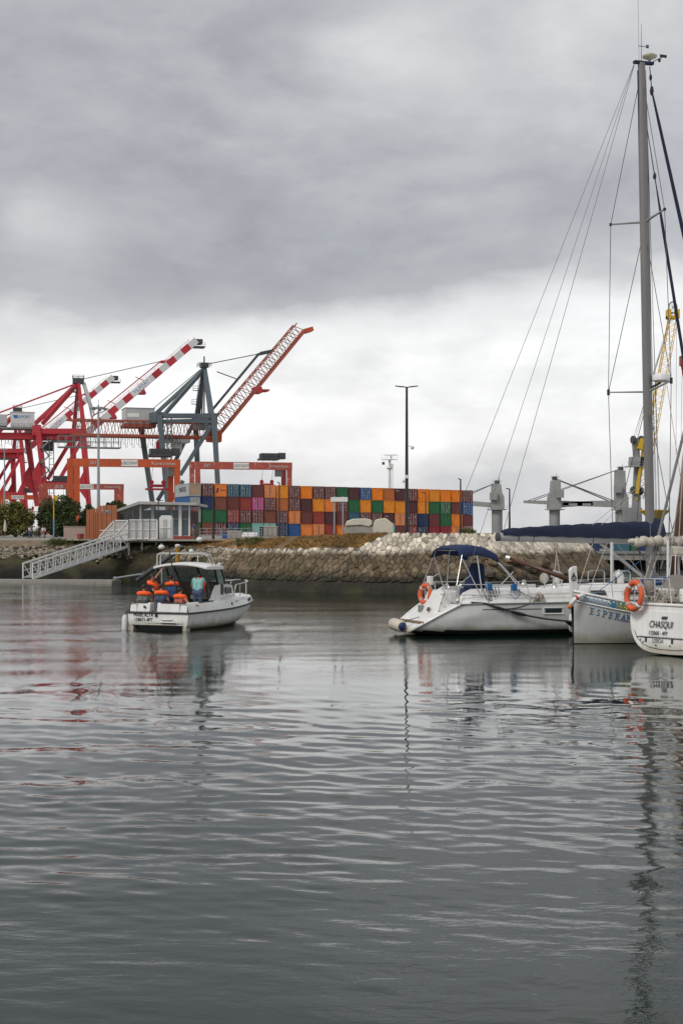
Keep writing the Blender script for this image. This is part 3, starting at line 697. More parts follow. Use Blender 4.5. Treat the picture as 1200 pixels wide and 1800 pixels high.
def blue_crane():
    "grey blue quay crane: u runs along the boom, w along the quay (away from the camera)"
    Y0 = 420.0; k = Y0/F; yw = R(17)
    u = Vector((math.cos(yw), math.sin(yw), 0)); w = Vector((-math.sin(yw), math.cos(yw), 0)); base = WX(379, Y0, 3.1)
    root = thing('quay_crane', 'blue grey quay crane with raised rust red lattice boom behind the container stack', 'crane', base)
    def at(px, py, dep=0):
        "near frame plane (dep 0) to far frame plane (dep 1): the point of that plane behind the pixel"
        q = base+w*(17*dep); X = Vector(((px-600)/F, 1, 0)); t = (q.x*u.y-q.y*u.x)/(X.x*u.y-X.y*u.x)
        p = X*t; p.z = EYE+(HZ-py)*t/F; return p
    G = 3.1
    def foot_(p, px):
        q = at(px, 940, p); q.z = G; return q
    for (x0, y0, x1, dep) in ((281, 730, 300, 0), (376, 730, 388, 0), (247, 742, 277, 1), (344, 738, 352, 1)):
        mb = MB(); a, b = at(x0, y0, dep), foot_(dep, x1); mb.bar(a, b, 1.5, 1.8, w1=1.3, h1=1.6); mb.build('leg', M_BLUEGREY, root)
    b = MB(); b.bar(at(286, 731, 0), at(372, 731, 0), 1.2, 1.4); b.bar(at(286, 740, 0), at(372, 741, 0), .8, .9); b.build('portal_beam', M_BLUEGREY, root)
    b = MB(); b.bar(at(252, 742, 1), at(342, 740, 1), 1.1, 1.3); b.build('portal_beam', M_BLUEGREY, root)
    b = MB(); b.bar(at(343, 742, 1), at(376, 741, 0), 2.2, 5.0); b.build('cross_girder', M_BLUEGREY, root)
    b = MB(); b.bar(at(247, 738, 1), at(281, 733, 0), 2.0, 3.0); b.build('cross_girder', M_BLUEGREY, root)
    for dep, (x0, y0, x1, y1) in ((0, (371, 748, 317, 835)), (1, (338, 748, 303, 822)), (1, (277, 880, 303, 838)), (0, (298, 885, 322, 845))):
        b = MB(); b.bar(at(x0, y0, dep), at(x1, y1, dep), 1.0, 1.1); b.build('brace', M_BLUEGREY, root)
    apex = at(359, 644, .5)
    for (x, y, dep) in ((372, 732, 0), (346, 738, 1)):
        b = MB(); b.bar(at(x, y, dep), apex, 1.5, 1.5, w1=1.1, h1=1.1); b.build('mast_leg', M_BLUEGREY, root)
    for (x, y, dep) in ((286, 732, 0), (258, 742, 1)):
        b = MB(); b.bar(at(x, y, dep), apex-Vector((0, 0, .8)), 1.0, 1.0); b.build('back_stay', M_BLUEGREY, root)
    b = MB(); b.box(apex+Vector((0, 0, .3)), (2.2, 3, 1.4), yw); railing(b, [apex+u*a+w*c+Vector((0, 0, -.3)) for a, c in ((-1.8, -2), (1.8, -2), (1.8, 2), (-1.8, 2), (-1.8, -2))], 1.2, .09, 1.5)
    b.tube(apex+Vector((0, 0, 1)), apex+Vector((0, 0, 3)), .22); b.build('mast_head', M_DARK, root)
    # ladder and cages on the mast
    b = MB(); a0, a1 = at(345, 730, .9), at(352, 660, .7)
    for s in (-.35, .35): b.bar(a0+u*s, a1+u*s, .1)
    for i in range(26): b.bar(a0.lerp(a1, i/26)-u*.35, a0.lerp(a1, i/26)+u*.35, .07)
    for t in (.28, .62): b.box(a0.lerp(a1, t)-u*.9, (1.6, 1.4, .12), yw); railing(b, [a0.lerp(a1, t)-u*.9+u*p+w*q for p, q in ((-.8, -.7), (.8, -.7), (.8, .7), (-.8, .7))], 1.4, .07, 1)
    b.build('ladder', M_GREYSTEEL, root)
    # trolley girder (rust red lattice) running back over the yard
    hinge = at(380, 770, .5); end = at(126, 769, .5); end.z = hinge.z
    g = lattice(root, 'girder', end, hinge, (0, 0, 4.4), w*6, 22, .42, .16, M_LATT, M_LATTGREY)
    b = MB()
    for i in range(46):
        p = end.lerp(hinge, (i+.4)/46*.72)-w*3; h = 2.4+1.4*math.sin(i*2.1)
        b.path([p, p+u*.3-Vector((0, 0, h)), p+u*.75-Vector((0, 0, h*1.04)), p+u*1.05], .06, 4)
    b.build('festoon_cable', M_CABLE, root)
    b = MB(); p = end.lerp(hinge, .12)-Vector((0, 0, 3.6)); b.box(p, (18, 5, .25), yw); railing(b, [p+u*a-w*2.4 for a in (-9, 9)], 3.4, .13, 2.2); railing(b, [p+u*a+w*2.4 for a in (-9, 9)], 3.4, .13, 2.2); b.build('service_platform', M_GREYSTEEL, root)
    b = MB(); p = end.lerp(hinge, .70)-Vector((0, 0, 1.2)); b.box(p, (9, 5.5, 1.0), yw); b.box(p+u*1-Vector((0, 0, 2.0)), (2.6, 2.4, 2.6), yw); railing(b, [p+u*a-w*2.8+Vector((0, 0, .5)) for a in (-5, 5)], 1.2, .08); b.build('trolley', M_WHITE, root)
    b = MB(); p = end.lerp(hinge, .60)-Vector((0, 0, 3)); b.box(p, (1.7, 2.2, 3.2), yw); b.build('counterweight', M_RED, root)
    # machine house
    b = MB(); c = at(243, 733, .6); b.box(c, (8.6, 8, 4.6), yw); b.box(c+Vector((0, 0, 2.37)), (9.0, 8.4, .14), yw); h = b.build('machine_house', M_HOUSE, root, bevel=.05)
    b = MB(); b.box(c-u*2.0-w*4.02+Vector((0, 0, .2)), (3.4, .06, 1.1), yw); s = b.build('sign', M_BOARD, h)
    b = MB(); b.box(c-Vector((0, 0, 2.8)), (9.4, 9, .9), yw); railing(b, [c+u*a+w*q-Vector((0, 0, 2.4)) for a, q in ((-5, -4.6), (5, -4.6))], 1.1, .08); b.build('house_deck', M_LATT, root)
    # raised boom
    tip = at(533, 583, .5); dr = (tip-hinge).normalized(); up = dr.cross(w).normalized(); up = up if up.z > 0 else -up
    lattice(root, 'boom', hinge, tip, up*4.2, w*4.6, 17, .34, .18, M_LATT, M_LATTGREY, taper=.82)
    b = MB(); b.bar(tip, tip+u*2.6+Vector((0, 0, .8)), 4.4, 1.3, up=up); b.bar(tip-dr*3, tip+dr*.6, 3, .8, up=up); b.build('boom_tip', M_CORANGE, root)
    b = MB(); m = hinge.lerp(tip, .45); b.box(m-up*.4, (2.2, 5, 1.8), yw); b.box(m-up*.4+u*2.2, (2.4, 5, .5), yw); b.build('boom_joint', M_RED, root)
    b = MB(); b.bar(hinge-u*2.5+Vector((0, 0, .6)), hinge+u*1.2+Vector((0, 0, .4)), 5.5, 3.4); b.build('hinge_block', M_CORANGE, root)
    n1 = hinge.lerp(tip, .02)+up*5.2+Vector((-.6, 0, 1)); n2 = hinge.lerp(tip, .66)+up*6.2; fa = MB()
    for s in (-1.8, 1.8):
        fa.bar(apex+w*s*.4, n1+w*s, .42, .42); fa.bar(n1+w*s, n2+w*s, .32, .36); fa.bar(n2+w*s, hinge.lerp(tip, .74)+up*3.6+w*s, .6, .8)
    fa.bar(n1.lerp(n2, .62), n1.lerp(n2, .62)+Vector((-6.2, -1, 2.2)), .28)
    fa.build('fore_stay', M_DARK, root)
    cb = MB()
    for s in (-1, 1): cb.tube(apex+w*s+Vector((0, 0, .5)), n2+w*s, .07, n=4); cb.tube(apex+w*s, c+u*4.2+w*s*2+Vector((0, 0, 2.4)), .06, n=4)
    cb.build('cable', M_CABLE, root)
    # stair tower by the inner leg
    b = MB(); s0, s1 = at(298, 735, .2), at(299, 838, .2); s1.x, s1.y = s0.x, s0.y
    for a, q in ((-.6, -.6), (.6, -.6), (.6, .6), (-.6, .6)): b.bar(s0+u*a+w*q, s1+u*a+w*q, .16)
    for i in range(9):
        z = lerp(s1.z, s0.z, i/9); p = Vector((s0.x, s0.y, z)); b.box(p, (1.7, 1.7, .1), yw); b.bar(p-u*.7, p+u*.7+Vector((0, 0, 1.9)), .2)
    b.build('stair_tower', M_GREYSTEEL, root)
blue_crane()

def red_crane(Y0, xs, label, lettered, bulges=True):
    "red quay crane; its own pixel sizes are those of the nearer one and are scaled for the further one"
    k1 = 520.0; sc = k1/Y0     # pixels shrink with distance
    yw = R(14); u = Vector((math.cos(yw), math.sin(yw), 0)); w = Vector((-math.sin(yw), math.cos(yw), 0))
    ox = xs
    base = WX(ox, Y0, 3.1); root = thing('quay_crane', label, 'crane', base)
    def at(px, py, dep=0):
        # px, py as read off for the nearer crane, whose foot is at column 150
        px = ox+(px-150)*sc; py = HZ+(py-HZ)*sc
        q = base+w*(17*dep); X = Vector(((px-600)/F, 1, 0)); t = (q.x*u.y-q.y*u.x)/(X.x*u.y-X.y*u.x)
        p = X*t; p.z = EYE+(HZ-py)*t/F; return p
    def leg(x0, y0, x1, y1, dep, bx):
        a, b = at(x0, y0, dep), at(x1, y1, dep)
        m = MB(); mid0, mid1, mid2 = a.lerp(b, .42), a.lerp(b, .62), a.lerp(b, .82)
        m.bar(a, b, 2.0, 2.0, w1=1.6, h1=1.6)
        m.build('leg', M_RED, root)
        g = MB(); n = u*(-bx)
        g.prism([mid0-w*1.1+n*.6, mid1-w*1.1+n*3.2+Vector((0, 0, 1.2)), mid1-w*1.1+n*3.1-Vector((0, 0, 1.5)), mid2-w*1.1+n*.5], w*2.2)
        g.build('leg_gusset', M_RED, root)
    leg(147, 768, 158, 905, 0, 1); leg(128, 768, 133, 905, 1, 1)
    leg(67, 748, 83, 890, 0, 1.2); leg(48, 766, 66, 890, 1, 1.2)
    for d, (x0, y0, x1, y1) in ((1, (126, 773, 84, 843)), (0, (145, 772, 101, 850))):
        b = MB(); b.bar(at(x0, y0, d), at(x1, y1, d), 1.3, 1.4); b.build('brace', M_RED, root)
    for d, x0, x1, y in ((0, 62, 152, 853), (1, 52, 130, 850)):
        b = MB(); b.bar(at(x0, y, d), at(x1, y, d), 1.6, 2.0); b.build('sill_beam', M_RED, root)
    for d, x0, x1, y in ((0, 66, 152, 758), (1, 46, 132, 762)):
        b = MB(); b.bar(at(x0, y, d), at(x1, y, d), 1.4, 1.9); b.build('portal_beam', M_RED, root)
    for x, y, x2, y2 in ((147, 766, 128, 768), (67, 755, 48, 766)):
        b = MB(); b.bar(at(x, y, 0), at(x2, y2, 1), 2.0, 3.6); b.build('cross_girder', M_RED, root)
    hinge = at(152, 768, .5); end = at(-75, 764, .5); end.z = hinge.z-.4
    for s in (-2.6, 2.6):
        b = MB(); b.bar(end+w*s, hinge+w*s, 1.2, 2.3); b.build('girder', M_RED, root)
    b = MB(); railing(b, [end.lerp(hinge, t)-w*3.4+Vector((0, 0, 1.2)) for t in (.5, .98)], 1.2, .1, 2.5); b.box(end.lerp(hinge, .74)-w*3.3+Vector((0, 0, 1.1)), ((hinge-end).length*.48, 1.0, .1), yw)
    p = end.lerp(hinge, .80)-Vector((0, 0, 3.2)); b.box(p+Vector((0, 0, 1.5)), (7, 5, .8), yw); railing(b, [p+u*a-w*2.5+Vector((0, 0, 1)) for a in (-4, 4)], 1.2, .1)
    b.box(p+u*9, (3.4, 3, .4), yw); railing(b, [p+u*a-w*1.5 for a in (7, 11)], 1.6, .1, 1.3); b.build('walkway', M_GREYSTEEL, root)
    b = MB(); b.box(end.lerp(hinge, .70)-Vector((0, 0, 3.6)), (3.6, 3.4, 3.4), yw); b.build('trolley_cab', M_DARK, root)
    b = MB()
    for i in range(22):
        q = end.lerp(hinge, .05+.026*i)-w*2.8-Vector((0, 0, 1)); h = 3+1.6*math.sin(i*1.9); b.path([q, q+u*.5-Vector((0, 0, h)), q+u*1.1-Vector((0, 0, h)), q+u*1.6], .07, 4)
    b.build('festoon_cable', M_CABLE, root)
    apex = at(138, 673, .5)
    for x, y, d in ((148, 757, 0), (130, 760, 1)):
        b = MB(); b.bar(at(x, y, d), apex+w*(-1.5 if d == 0 else 1.5), 1.5, 1.5, w1=1.0, h1=1.0); b.build('mast_leg', M_RED, root)
        b = MB(); b.bar(at(75 if d == 0 else 62, 745, d), apex+w*(-1 if d == 0 else 1), 1.0, 1.4); b.build('back_stay', M_RED, root)
    b = MB(); b.box(apex+Vector((0, 0, .6)), (4.0, 4.4, 1.9), yw); railing(b, [apex+u*a+w*q+Vector((0, 0, 1.5)) for a, q in ((-2, -2), (2, -2), (2, 2), (-2, 2), (-2, -2))], 1.2, .1, 1.4)
    b.box(at(131, 689, .4), (3.2, 3, .3), yw); railing(b, [at(131, 689, .4)+u*a-w*1.5 for a in (-1.6, 1.6)], 1.3, .1, 1.1); b.build('mast_head', M_DARK, root)
    b = MB()
    for i in range(5):
        t = (i+.6)/6; b.bar(at(148, 757, 0).lerp(apex-w*1.5, t), at(130, 760, 1).lerp(apex+w*1.5, t), .3)
    a0, a1 = at(136, 752, .5), at(138, 685, .5)
    for s in (-.4, .4): b.bar(a0+u*s, a1+u*s, .12)
    for i in range(20): b.bar(a0.lerp(a1, i/20)-u*.4, a0.lerp(a1, i/20)+u*.4, .09)
    b.build('ladder', M_GREYSTEEL, root)
    st = MB()
    far = at(-60, 748, .5)
    for s in (-1.4, 1.4): st.bar(apex+w*s, far+w*s, .34, .34)
    st.build('thin_stay', M_RED, root)
    # machine house on the back of the girder
    b = MB(); c = at(40, 739, .5); b.box(c, (8.4*1, 8, 5.4), yw); b.box(c+Vector((0, 0, 2.76)), (8.8, 8.4, .16), yw); h = b.build('machine_house', M_WHITE, root, bevel=.06)
    b = MB(); b.box(c-u*9-Vector((0, 0, .3)), (7, 7, 4.2), yw); b.build('electrical_house', M_HOUSE, root, bevel=.06)
    b = MB(); b.box(c-u*2-Vector((0, 0, 3.1)), (16, 9.6, .5), yw); railing(b, [c+u*a-w*4.8-Vector((0, 0, 2.8)) for a in (-10, 5)], 1.2, .1, 2); b.build('house_deck', M_GREYSTEEL, root)
    text('YILPORT', 1.5, c-w*4.03+u*.2-Vector((0, 0, -.5)), u, (0, 0, 1), M_LBLUE, h, align='CENTER', depth=.02, sx=.9)
    q = MB(); o = c-w*4.03-u*3.0+Vector((0, 0, .4)); q.prism([o, o+u*1.2-Vector((0, 0, 0)), o+u*1.2+Vector((0, 0, 1.2)), o-u*.5+Vector((0, 0, 1.2))], w*.05); q.build('logo', M_LBLUE, h)
    # raised boom: white box girders with red bands
    tip = at(347, 603, .5); dr = (tip-hinge).normalized(); up = dr.cross(w).normalized(); up = up if up.z > 0 else -up
    n = 15
    for s in (-2.4, 2.4):
        for i in range(n):
            b = MB(); a, e = hinge.lerp(tip, .02+.98*i/n), hinge.lerp(tip, .02+.98*(i+1)/n-.0004)
            b.bar(a+w*s+up*1.0, e+w*s+up*1.0, 1.2, 2.5, up=up); b.build('boom_section', M_RED if i % 2 == 1 else M_WHITE, root)
    t = MB()
    for s in (-1.6, 1.6):
        t.bar(hinge.lerp(tip, .12)+up*4.2+w*s, hinge.lerp(tip, .72)+up*3.6+w*s, .3, .35); t.bar(hinge.lerp(tip, .72)+up*3.6+w*s, hinge.lerp(tip, .75)+up*1.8+w*s, .6, .6)
        t.bar(hinge.lerp(tip, .12)+up*4.2+w*s, hinge.lerp(tip, .08)+up*2+w*s, .35)
    for f in (.3, .55): t.bar(hinge.lerp(tip, f)+up*2, hinge.lerp(tip, f)+up*5.2-dr*1.6, .25)
    railing(t, [hinge.lerp(tip, f)+up*2.3-w*3 for f in (.1, .95)], 1.0, .08, 4)
    for f in (.48, .22): t.prism([hinge.lerp(tip, f)-up*.3+w*-3+dr*a+up*c_ for a, c_ in ((-1.2, 0), (1.4, 0), (.9, -1.8))], w*6)
    t.build('boom_top_stay', M_RED, root)
    b = MB(); b.bar(tip-dr*.3+up*.8, tip+u*2+up*.5, 5.5, 1.6, up=up); b.box(tip+u*.6-Vector((0, 0, 1.6)), (4.2, 5, .4), yw); railing(b, [tip+u*a-w*2.6-Vector((0, 0, 1.4)) for a in (-1.5, 2.7)], 1.2, .1, 1.2); b.build('boom_tip', M_DARK, root)
    f = .50 if lettered else .38
    s0 = hinge.lerp(tip, f)+w*-3.04+up*1.0; q = MB(); q.bar(s0-dr*4.2, s0+dr*4.2, .06, 2.1, up=up); bd = q.build('name_board', M_BOARD, root)
    text('YILPORT', 1.9, s0-w*.05-up*.68, dr, up, M_LBLUE, bd, depth=.02)
    # folded fore stay links from the mast head
    fl = MB(); nd = at(164, 744, .5); n2 = at(166, 729, .5)
    for s in (-1.6, 1.6):
        fl.bar(apex+u*1.8+w*s, apex.lerp(nd, .52)+u*1.2+w*s, .45, .7); fl.bar(apex.lerp(nd, .52)+u*1.2+w*s, nd+w*s, .45, .6)
        fl.bar(apex+u*2.4+w*s, n2+w*s, .36, .36); fl.bar(n2+w*s, hinge.lerp(tip, .24)+up*2.4+w*s, .3)
    fl.build('folded_stay', M_WHITE, root)
    cb = MB()
    for s in (-1, 1): cb.tube(apex+w*s+Vector((0, 0, 1)), hinge.lerp(tip, .78)+up*2+w*s, .07, n=4)
    cb.build('cable', M_CABLE, root)
    # lift tower with zigzag stairs on the landside
    b = MB(); s0 = at(91, 776, .2); s1 = Vector((s0.x, s0.y, 4.0))
    for a, q in ((-.8, -.8), (.8, -.8), (.8, .8), (-.8, .8)): b.bar(s0+u*a+w*q, s1+u*a+w*q, .2)
    for i in range(16):
        z = lerp(s1.z, s0.z, i/16); p = Vector((s0.x, s0.y, z)); b.box(p, (1.8, 1.8, .12), yw)
    z0 = at(77, 846, 0)
    for i in range(5):
        p = at(76, 840-i*13, 0)-w*1.6; q_ = at(76, 840-(i+1)*13, 0)-w*1.6; e = u*(2.2 if i % 2 else -.6); e2 = u*(-.6 if i % 2 else 2.2); b.bar(p+e, q_+e2, .35, .5); b.box(q_+e2, (1.6, 1.4, .14), yw); railing(b, [q_+e2+u*-.8-w*.7, q_+e2+u*.8-w*.7], 1.2, .1, 1)
    b.build('stair_tower', M_GREYSTEEL, root)
red_crane(640, 41, 'farther crimson quay crane with a smaller banded boom at the photo edge', False)
red_crane(520, 150, 'crimson quay crane with tall mast and long red and white banded boom', True)

def yard_gantry(Y0, x0, x1, ytop, hb, m, label, sign, texts, leg=11, tilt=0, cabin=None, yw=R(12)):
    "rubber tyred yard gantry: two beams on four legs"
    k = Y0/F; base = WX((x0+x1)/2, Y0, 3.1); root = thing('yard_gantry_crane', label, 'gantry crane', base, group='gantry cranes over the container yard')
    u = Vector((math.cos(yw), math.sin(yw), 0)); w = Vector((-math.sin(yw), math.cos(yw), 0))
    def at(px, py, dep=0):
        q = base+w*(7.5*(dep-.5)); X = Vector(((px-600)/F, 1, 0)); t = (q.x*u.y-q.y*u.x)/(X.x*u.y-X.y*u.x)
        p = X*t; p.z = EYE+(HZ-py)*t/F; return p
    hb = hb*k
    sx = -7.5*math.sin(yw)/k if True else 0
    for dep in (0, 1):
        b = MB(); a, e = at(x0+sx*dep, ytop+5, dep), at(x1+sx*dep, ytop+5+tilt, dep); e0 = e.copy(); e.z = a.z-tilt*k*.0
        b.bar(a, e, 1.0, hb); o = b.build('beam', m, root)
        if dep == 0:
            for f, s_, wd, body, mt in texts:
                p = a.lerp(e, f)-w*.55
                if mt == 'board':
                    q = MB(); q.bar(p-u*wd, p+u*wd, .06, hb*.8); bd = q.build('sign_board', M_BOARD, o); text(body, s_, p-w*.05-Vector((0, 0, s_*.34)), u, (0, 0, 1), M_DARK, bd, depth=.015)
                else: text(body, s_, p-Vector((0, 0, s_*.34)), u, (0, 0, 1), M_MARK, o, depth=.03)
        for xx in (x0+leg*.5, x1-leg*.5):
            b = MB(); t = at(xx+sx*dep, ytop+5, dep); t.z = a.z-hb*.5; g = Vector((t.x, t.y, 3.6)); b.bar(t, g, leg*k*.92, .9, up=w); b.build('leg', m, root)
    for xx in (x0+leg*.5, x1-leg*.5):
        p0, p1 = at(xx, 940, 0), at(xx+sx, 940, 1); p0.z = p1.z = 3.1+.95
        b = MB(); b.bar(p0-w*1.2, p1+w*1.2, 1.1, .9); b.build('bogie_beam', m, root)
        for q in (p0-w*.6, p0+w*1.6, p1-w*1.6, p1+w*.6):
            b = MB(); q = Vector((q.x, q.y, 3.1+.75)); b.lathe([(.25, -.3), (.75, -.28), (.78, 0), (.75, .28), (.25, .3)], q, 14, ax=u); b.build('wheel', M_GASKET, root)
    if cabin:
        p = at(cabin, ytop, .5)+Vector((0, 0, .9)); b = MB(); b.box(p, (5.4, 6, .5), yw); b.box(p+Vector((0, 0, .9)), (4.6, 4.6, 1.3), yw); b.box(p+u*3.6+Vector((0, 0, .9)), (1.9, 2.6, 1.7), yw); railing(b, [p+u*a-w*3+Vector((0, 0, .2)) for a in (-2.7, 2.7)], 1.2, .09, 1.3); tr = b.build('trolley', M_DARK, root)
        c = MB(); c.box(p+u*2.8-Vector((0, 0, 3.6)), (1.9, 2.0, 2.3), yw); c.build('operator_cab', M_GREYSTEEL, root)
        c = MB(); h = p-u*.5-Vector((0, 0, 7.0)); c.box(h, (3.6, 2.4, .6), yw); c.box(h-Vector((0, 0, .8)), (5.6, 2.5, .4), yw)
        for s in (-1.4, 1.4):
            c.lathe([(.1, -.15), (.55, -.15), (.55, .15), (.1, .15)], h+u*s+Vector((0, 0, .8)), 12, ax=w); c.tube(h+u*s+Vector((0, 0, .9)), p+u*s, .05, n=4)
        c.build('spreader', M_RED, root)
    return root
yard_gantry(330, 130, 317, 808, 14, M_CORANGE, 'bright orange yard gantry crane beside the silver container', 1,
            [(.52, .95, 1.9, 'LISCONT', 'board'), (.18, 1.1, 0, '201', 'x'), (.84, 1.15, 0, 'Konecranes', 'x')], leg=11, cabin=281)
yard_gantry(390, 343, 513, 813, 13, M_FADED, 'faded pink red yard gantry crane over the middle of the container stack', 1,
            [(.47, 1.0, 2.1, 'LISCONT', 'board'), (.12, 1.3, 0, '207', 'x'), (.86, 1.1, 0, 'Konecranes', 'x')], leg=9, cabin=472)
yard_gantry(470, 76, 218, 850, 10, M_FADED, 'pale red yard gantry crane low above the dark tree', 1,
            [(.20, 1.6, 0, 'SUS', 'x'), (.53, 1.15, 2.4, 'LISCONT', 'board'), (.86, 1.1, 0, 'Konecranes', 'x')], leg=9, cabin=106)
yard_gantry(560, 3, 92, 869, 8, M_CORANGE, 'small distant orange yard gantry crane above the olive tree', 1, [(.32, 1.15, 2.4, 'LISCONT', 'board')], leg=7, cabin=54)

# ---------------------------------------------------------------- the freighter and the harbour crane beyond the pier
M_SHIPGREY = mat('ship_crane_grey', (.31, .32, .31), .6, var=.12, vs=.3, streak=.25)
M_HULLDARK = mat('ship_hull', (.05, .055, .065), .6, var=.2, vs=.2, streak=.2)
M_YELLOW = mat('crane_yellow', (.58, .36, .012), .5, var=.12, vs=.3)
def freighter():
    Y0 = 430; k = Y0/F; base = WX(1000, Y0, 0)
    root = thing('cargo_ship', 'grey freighter with three deck cranes lying behind the pier', 'ship', base)
    L = MB(); X0, X1 = base.x-62, base.x+70
    sec = []
    for i in range(13):
        t = i/12; x = lerp(X0, X1, t); hw = 10*(1-max(0, (.12-t)/.12)**2*.9)*(1-max(0, (t-.85)/.15)**2*.8); zt = 3.4
        sec.append([Vector((x, Y0+s*hw*q, z)) for s, q, z in ((-1, 1, zt), (-1, .95, .5), (-1, .9, -1), (1, .9, -1), (1, .95, .5), (1, 1, zt))])
    L.grid([r+[r[0]] for r in sec]); L.build('hull', M_HULLDARK, root)
    d = MB(); d.add([p for r in sec for p in (r[0], r[5])], [(2*i, 2*i+1, 2*i+3, 2*i+2) for i in range(12)]); d.build('deck', M_SHIPGREY, root)
    for px, ytop, facing, jl in ((873, 850, -1, 88), (974, 843, 1, 110), (1090, 826, -1, 170)):
        c = MB(); x = (px-600)*k; hw = 10*k; zt = EYE+(HZ-ytop)*k; zs = EYE+(HZ-900)*k+.5
        c.lathe([(hw*.95, 3.4), (hw*.95, zs)], (x, Y0, 0), 18); cr = c.build('deck_crane', M_SHIPGREY, root)
        t = MB(); f = -facing
        t.prism([(x-hw*1.05*f, Y0-2, zs+.5), (x+hw*1.2*f, Y0-2, zs+.5), (x+hw*1.15*f, Y0-2, zs+4), (x+hw*.75*f, Y0-2, zs+5.5), (x+hw*.6*f, Y0-2, zt-.3), (x-hw*.9*f, Y0-2, zt)], (0, 4, 0)); t.build('tower', M_SHIPGREY, cr, bevel=.05)
        p = MB(); p.lathe([(hw*1.0, 0), (hw*1.75, .15), (hw*1.75, .35), (hw, .4)], (x, Y0, zs), 18); railing(p, [(x-hw*1.7, Y0-1.5, zs+.35), (x+hw*1.7, Y0-1.5, zs+.35)], 1.1, .06, 1.2); p.build('walkway', M_SHIPGREY, cr)
        j = MB(); z = zs+1.6; xe = x+facing*jl*k
        for s in (-.9, .9):
            j.bar((x+facing*hw, Y0+s, z), (lerp(x, xe, .6), Y0+s, z+.6), .5, 1.4); j.bar((lerp(x, xe, .6), Y0+s, z+.6), (xe, Y0+s*.5, z+1.0), .5, 1.3, w1=.4, h1=.8)
        j.box((lerp(x, xe, .5), Y0, z+.1), (2.6, 2.7, .8)); j.build('jib', M_SHIPGREY, cr)
        ca = MB()
        for s in (-1.2, -.4, .5, 1.3): ca.tube((x+f*hw*.2, Y0+s, zt+.5), (xe-facing*2*abs(s), Y0+s*.4, z+1.2), .09, n=4)
        ca.build('luffing_cable', M_CABLE, cr)
        m = MB(); m.box((x, Y0, zt+.4), (1.4, 1.6, 1.0)); m.tube((x+.6, Y0, zt), (x+.6, Y0, zt+2), .05); railing(m, [(x-hw*.8, Y0-1.8, zt), (x+hw*.6, Y0-1.8, zt)], 1, .06, 1)
        m.build('winch', M_DARK, cr)
        cab = MB(); cab.box((x+facing*hw*.75, Y0-2.3, lerp(zs, zt, .52)), (2.2, 1.7, 2.2)); cab.build('cab', M_SHIPGREY, cr)
freighter()
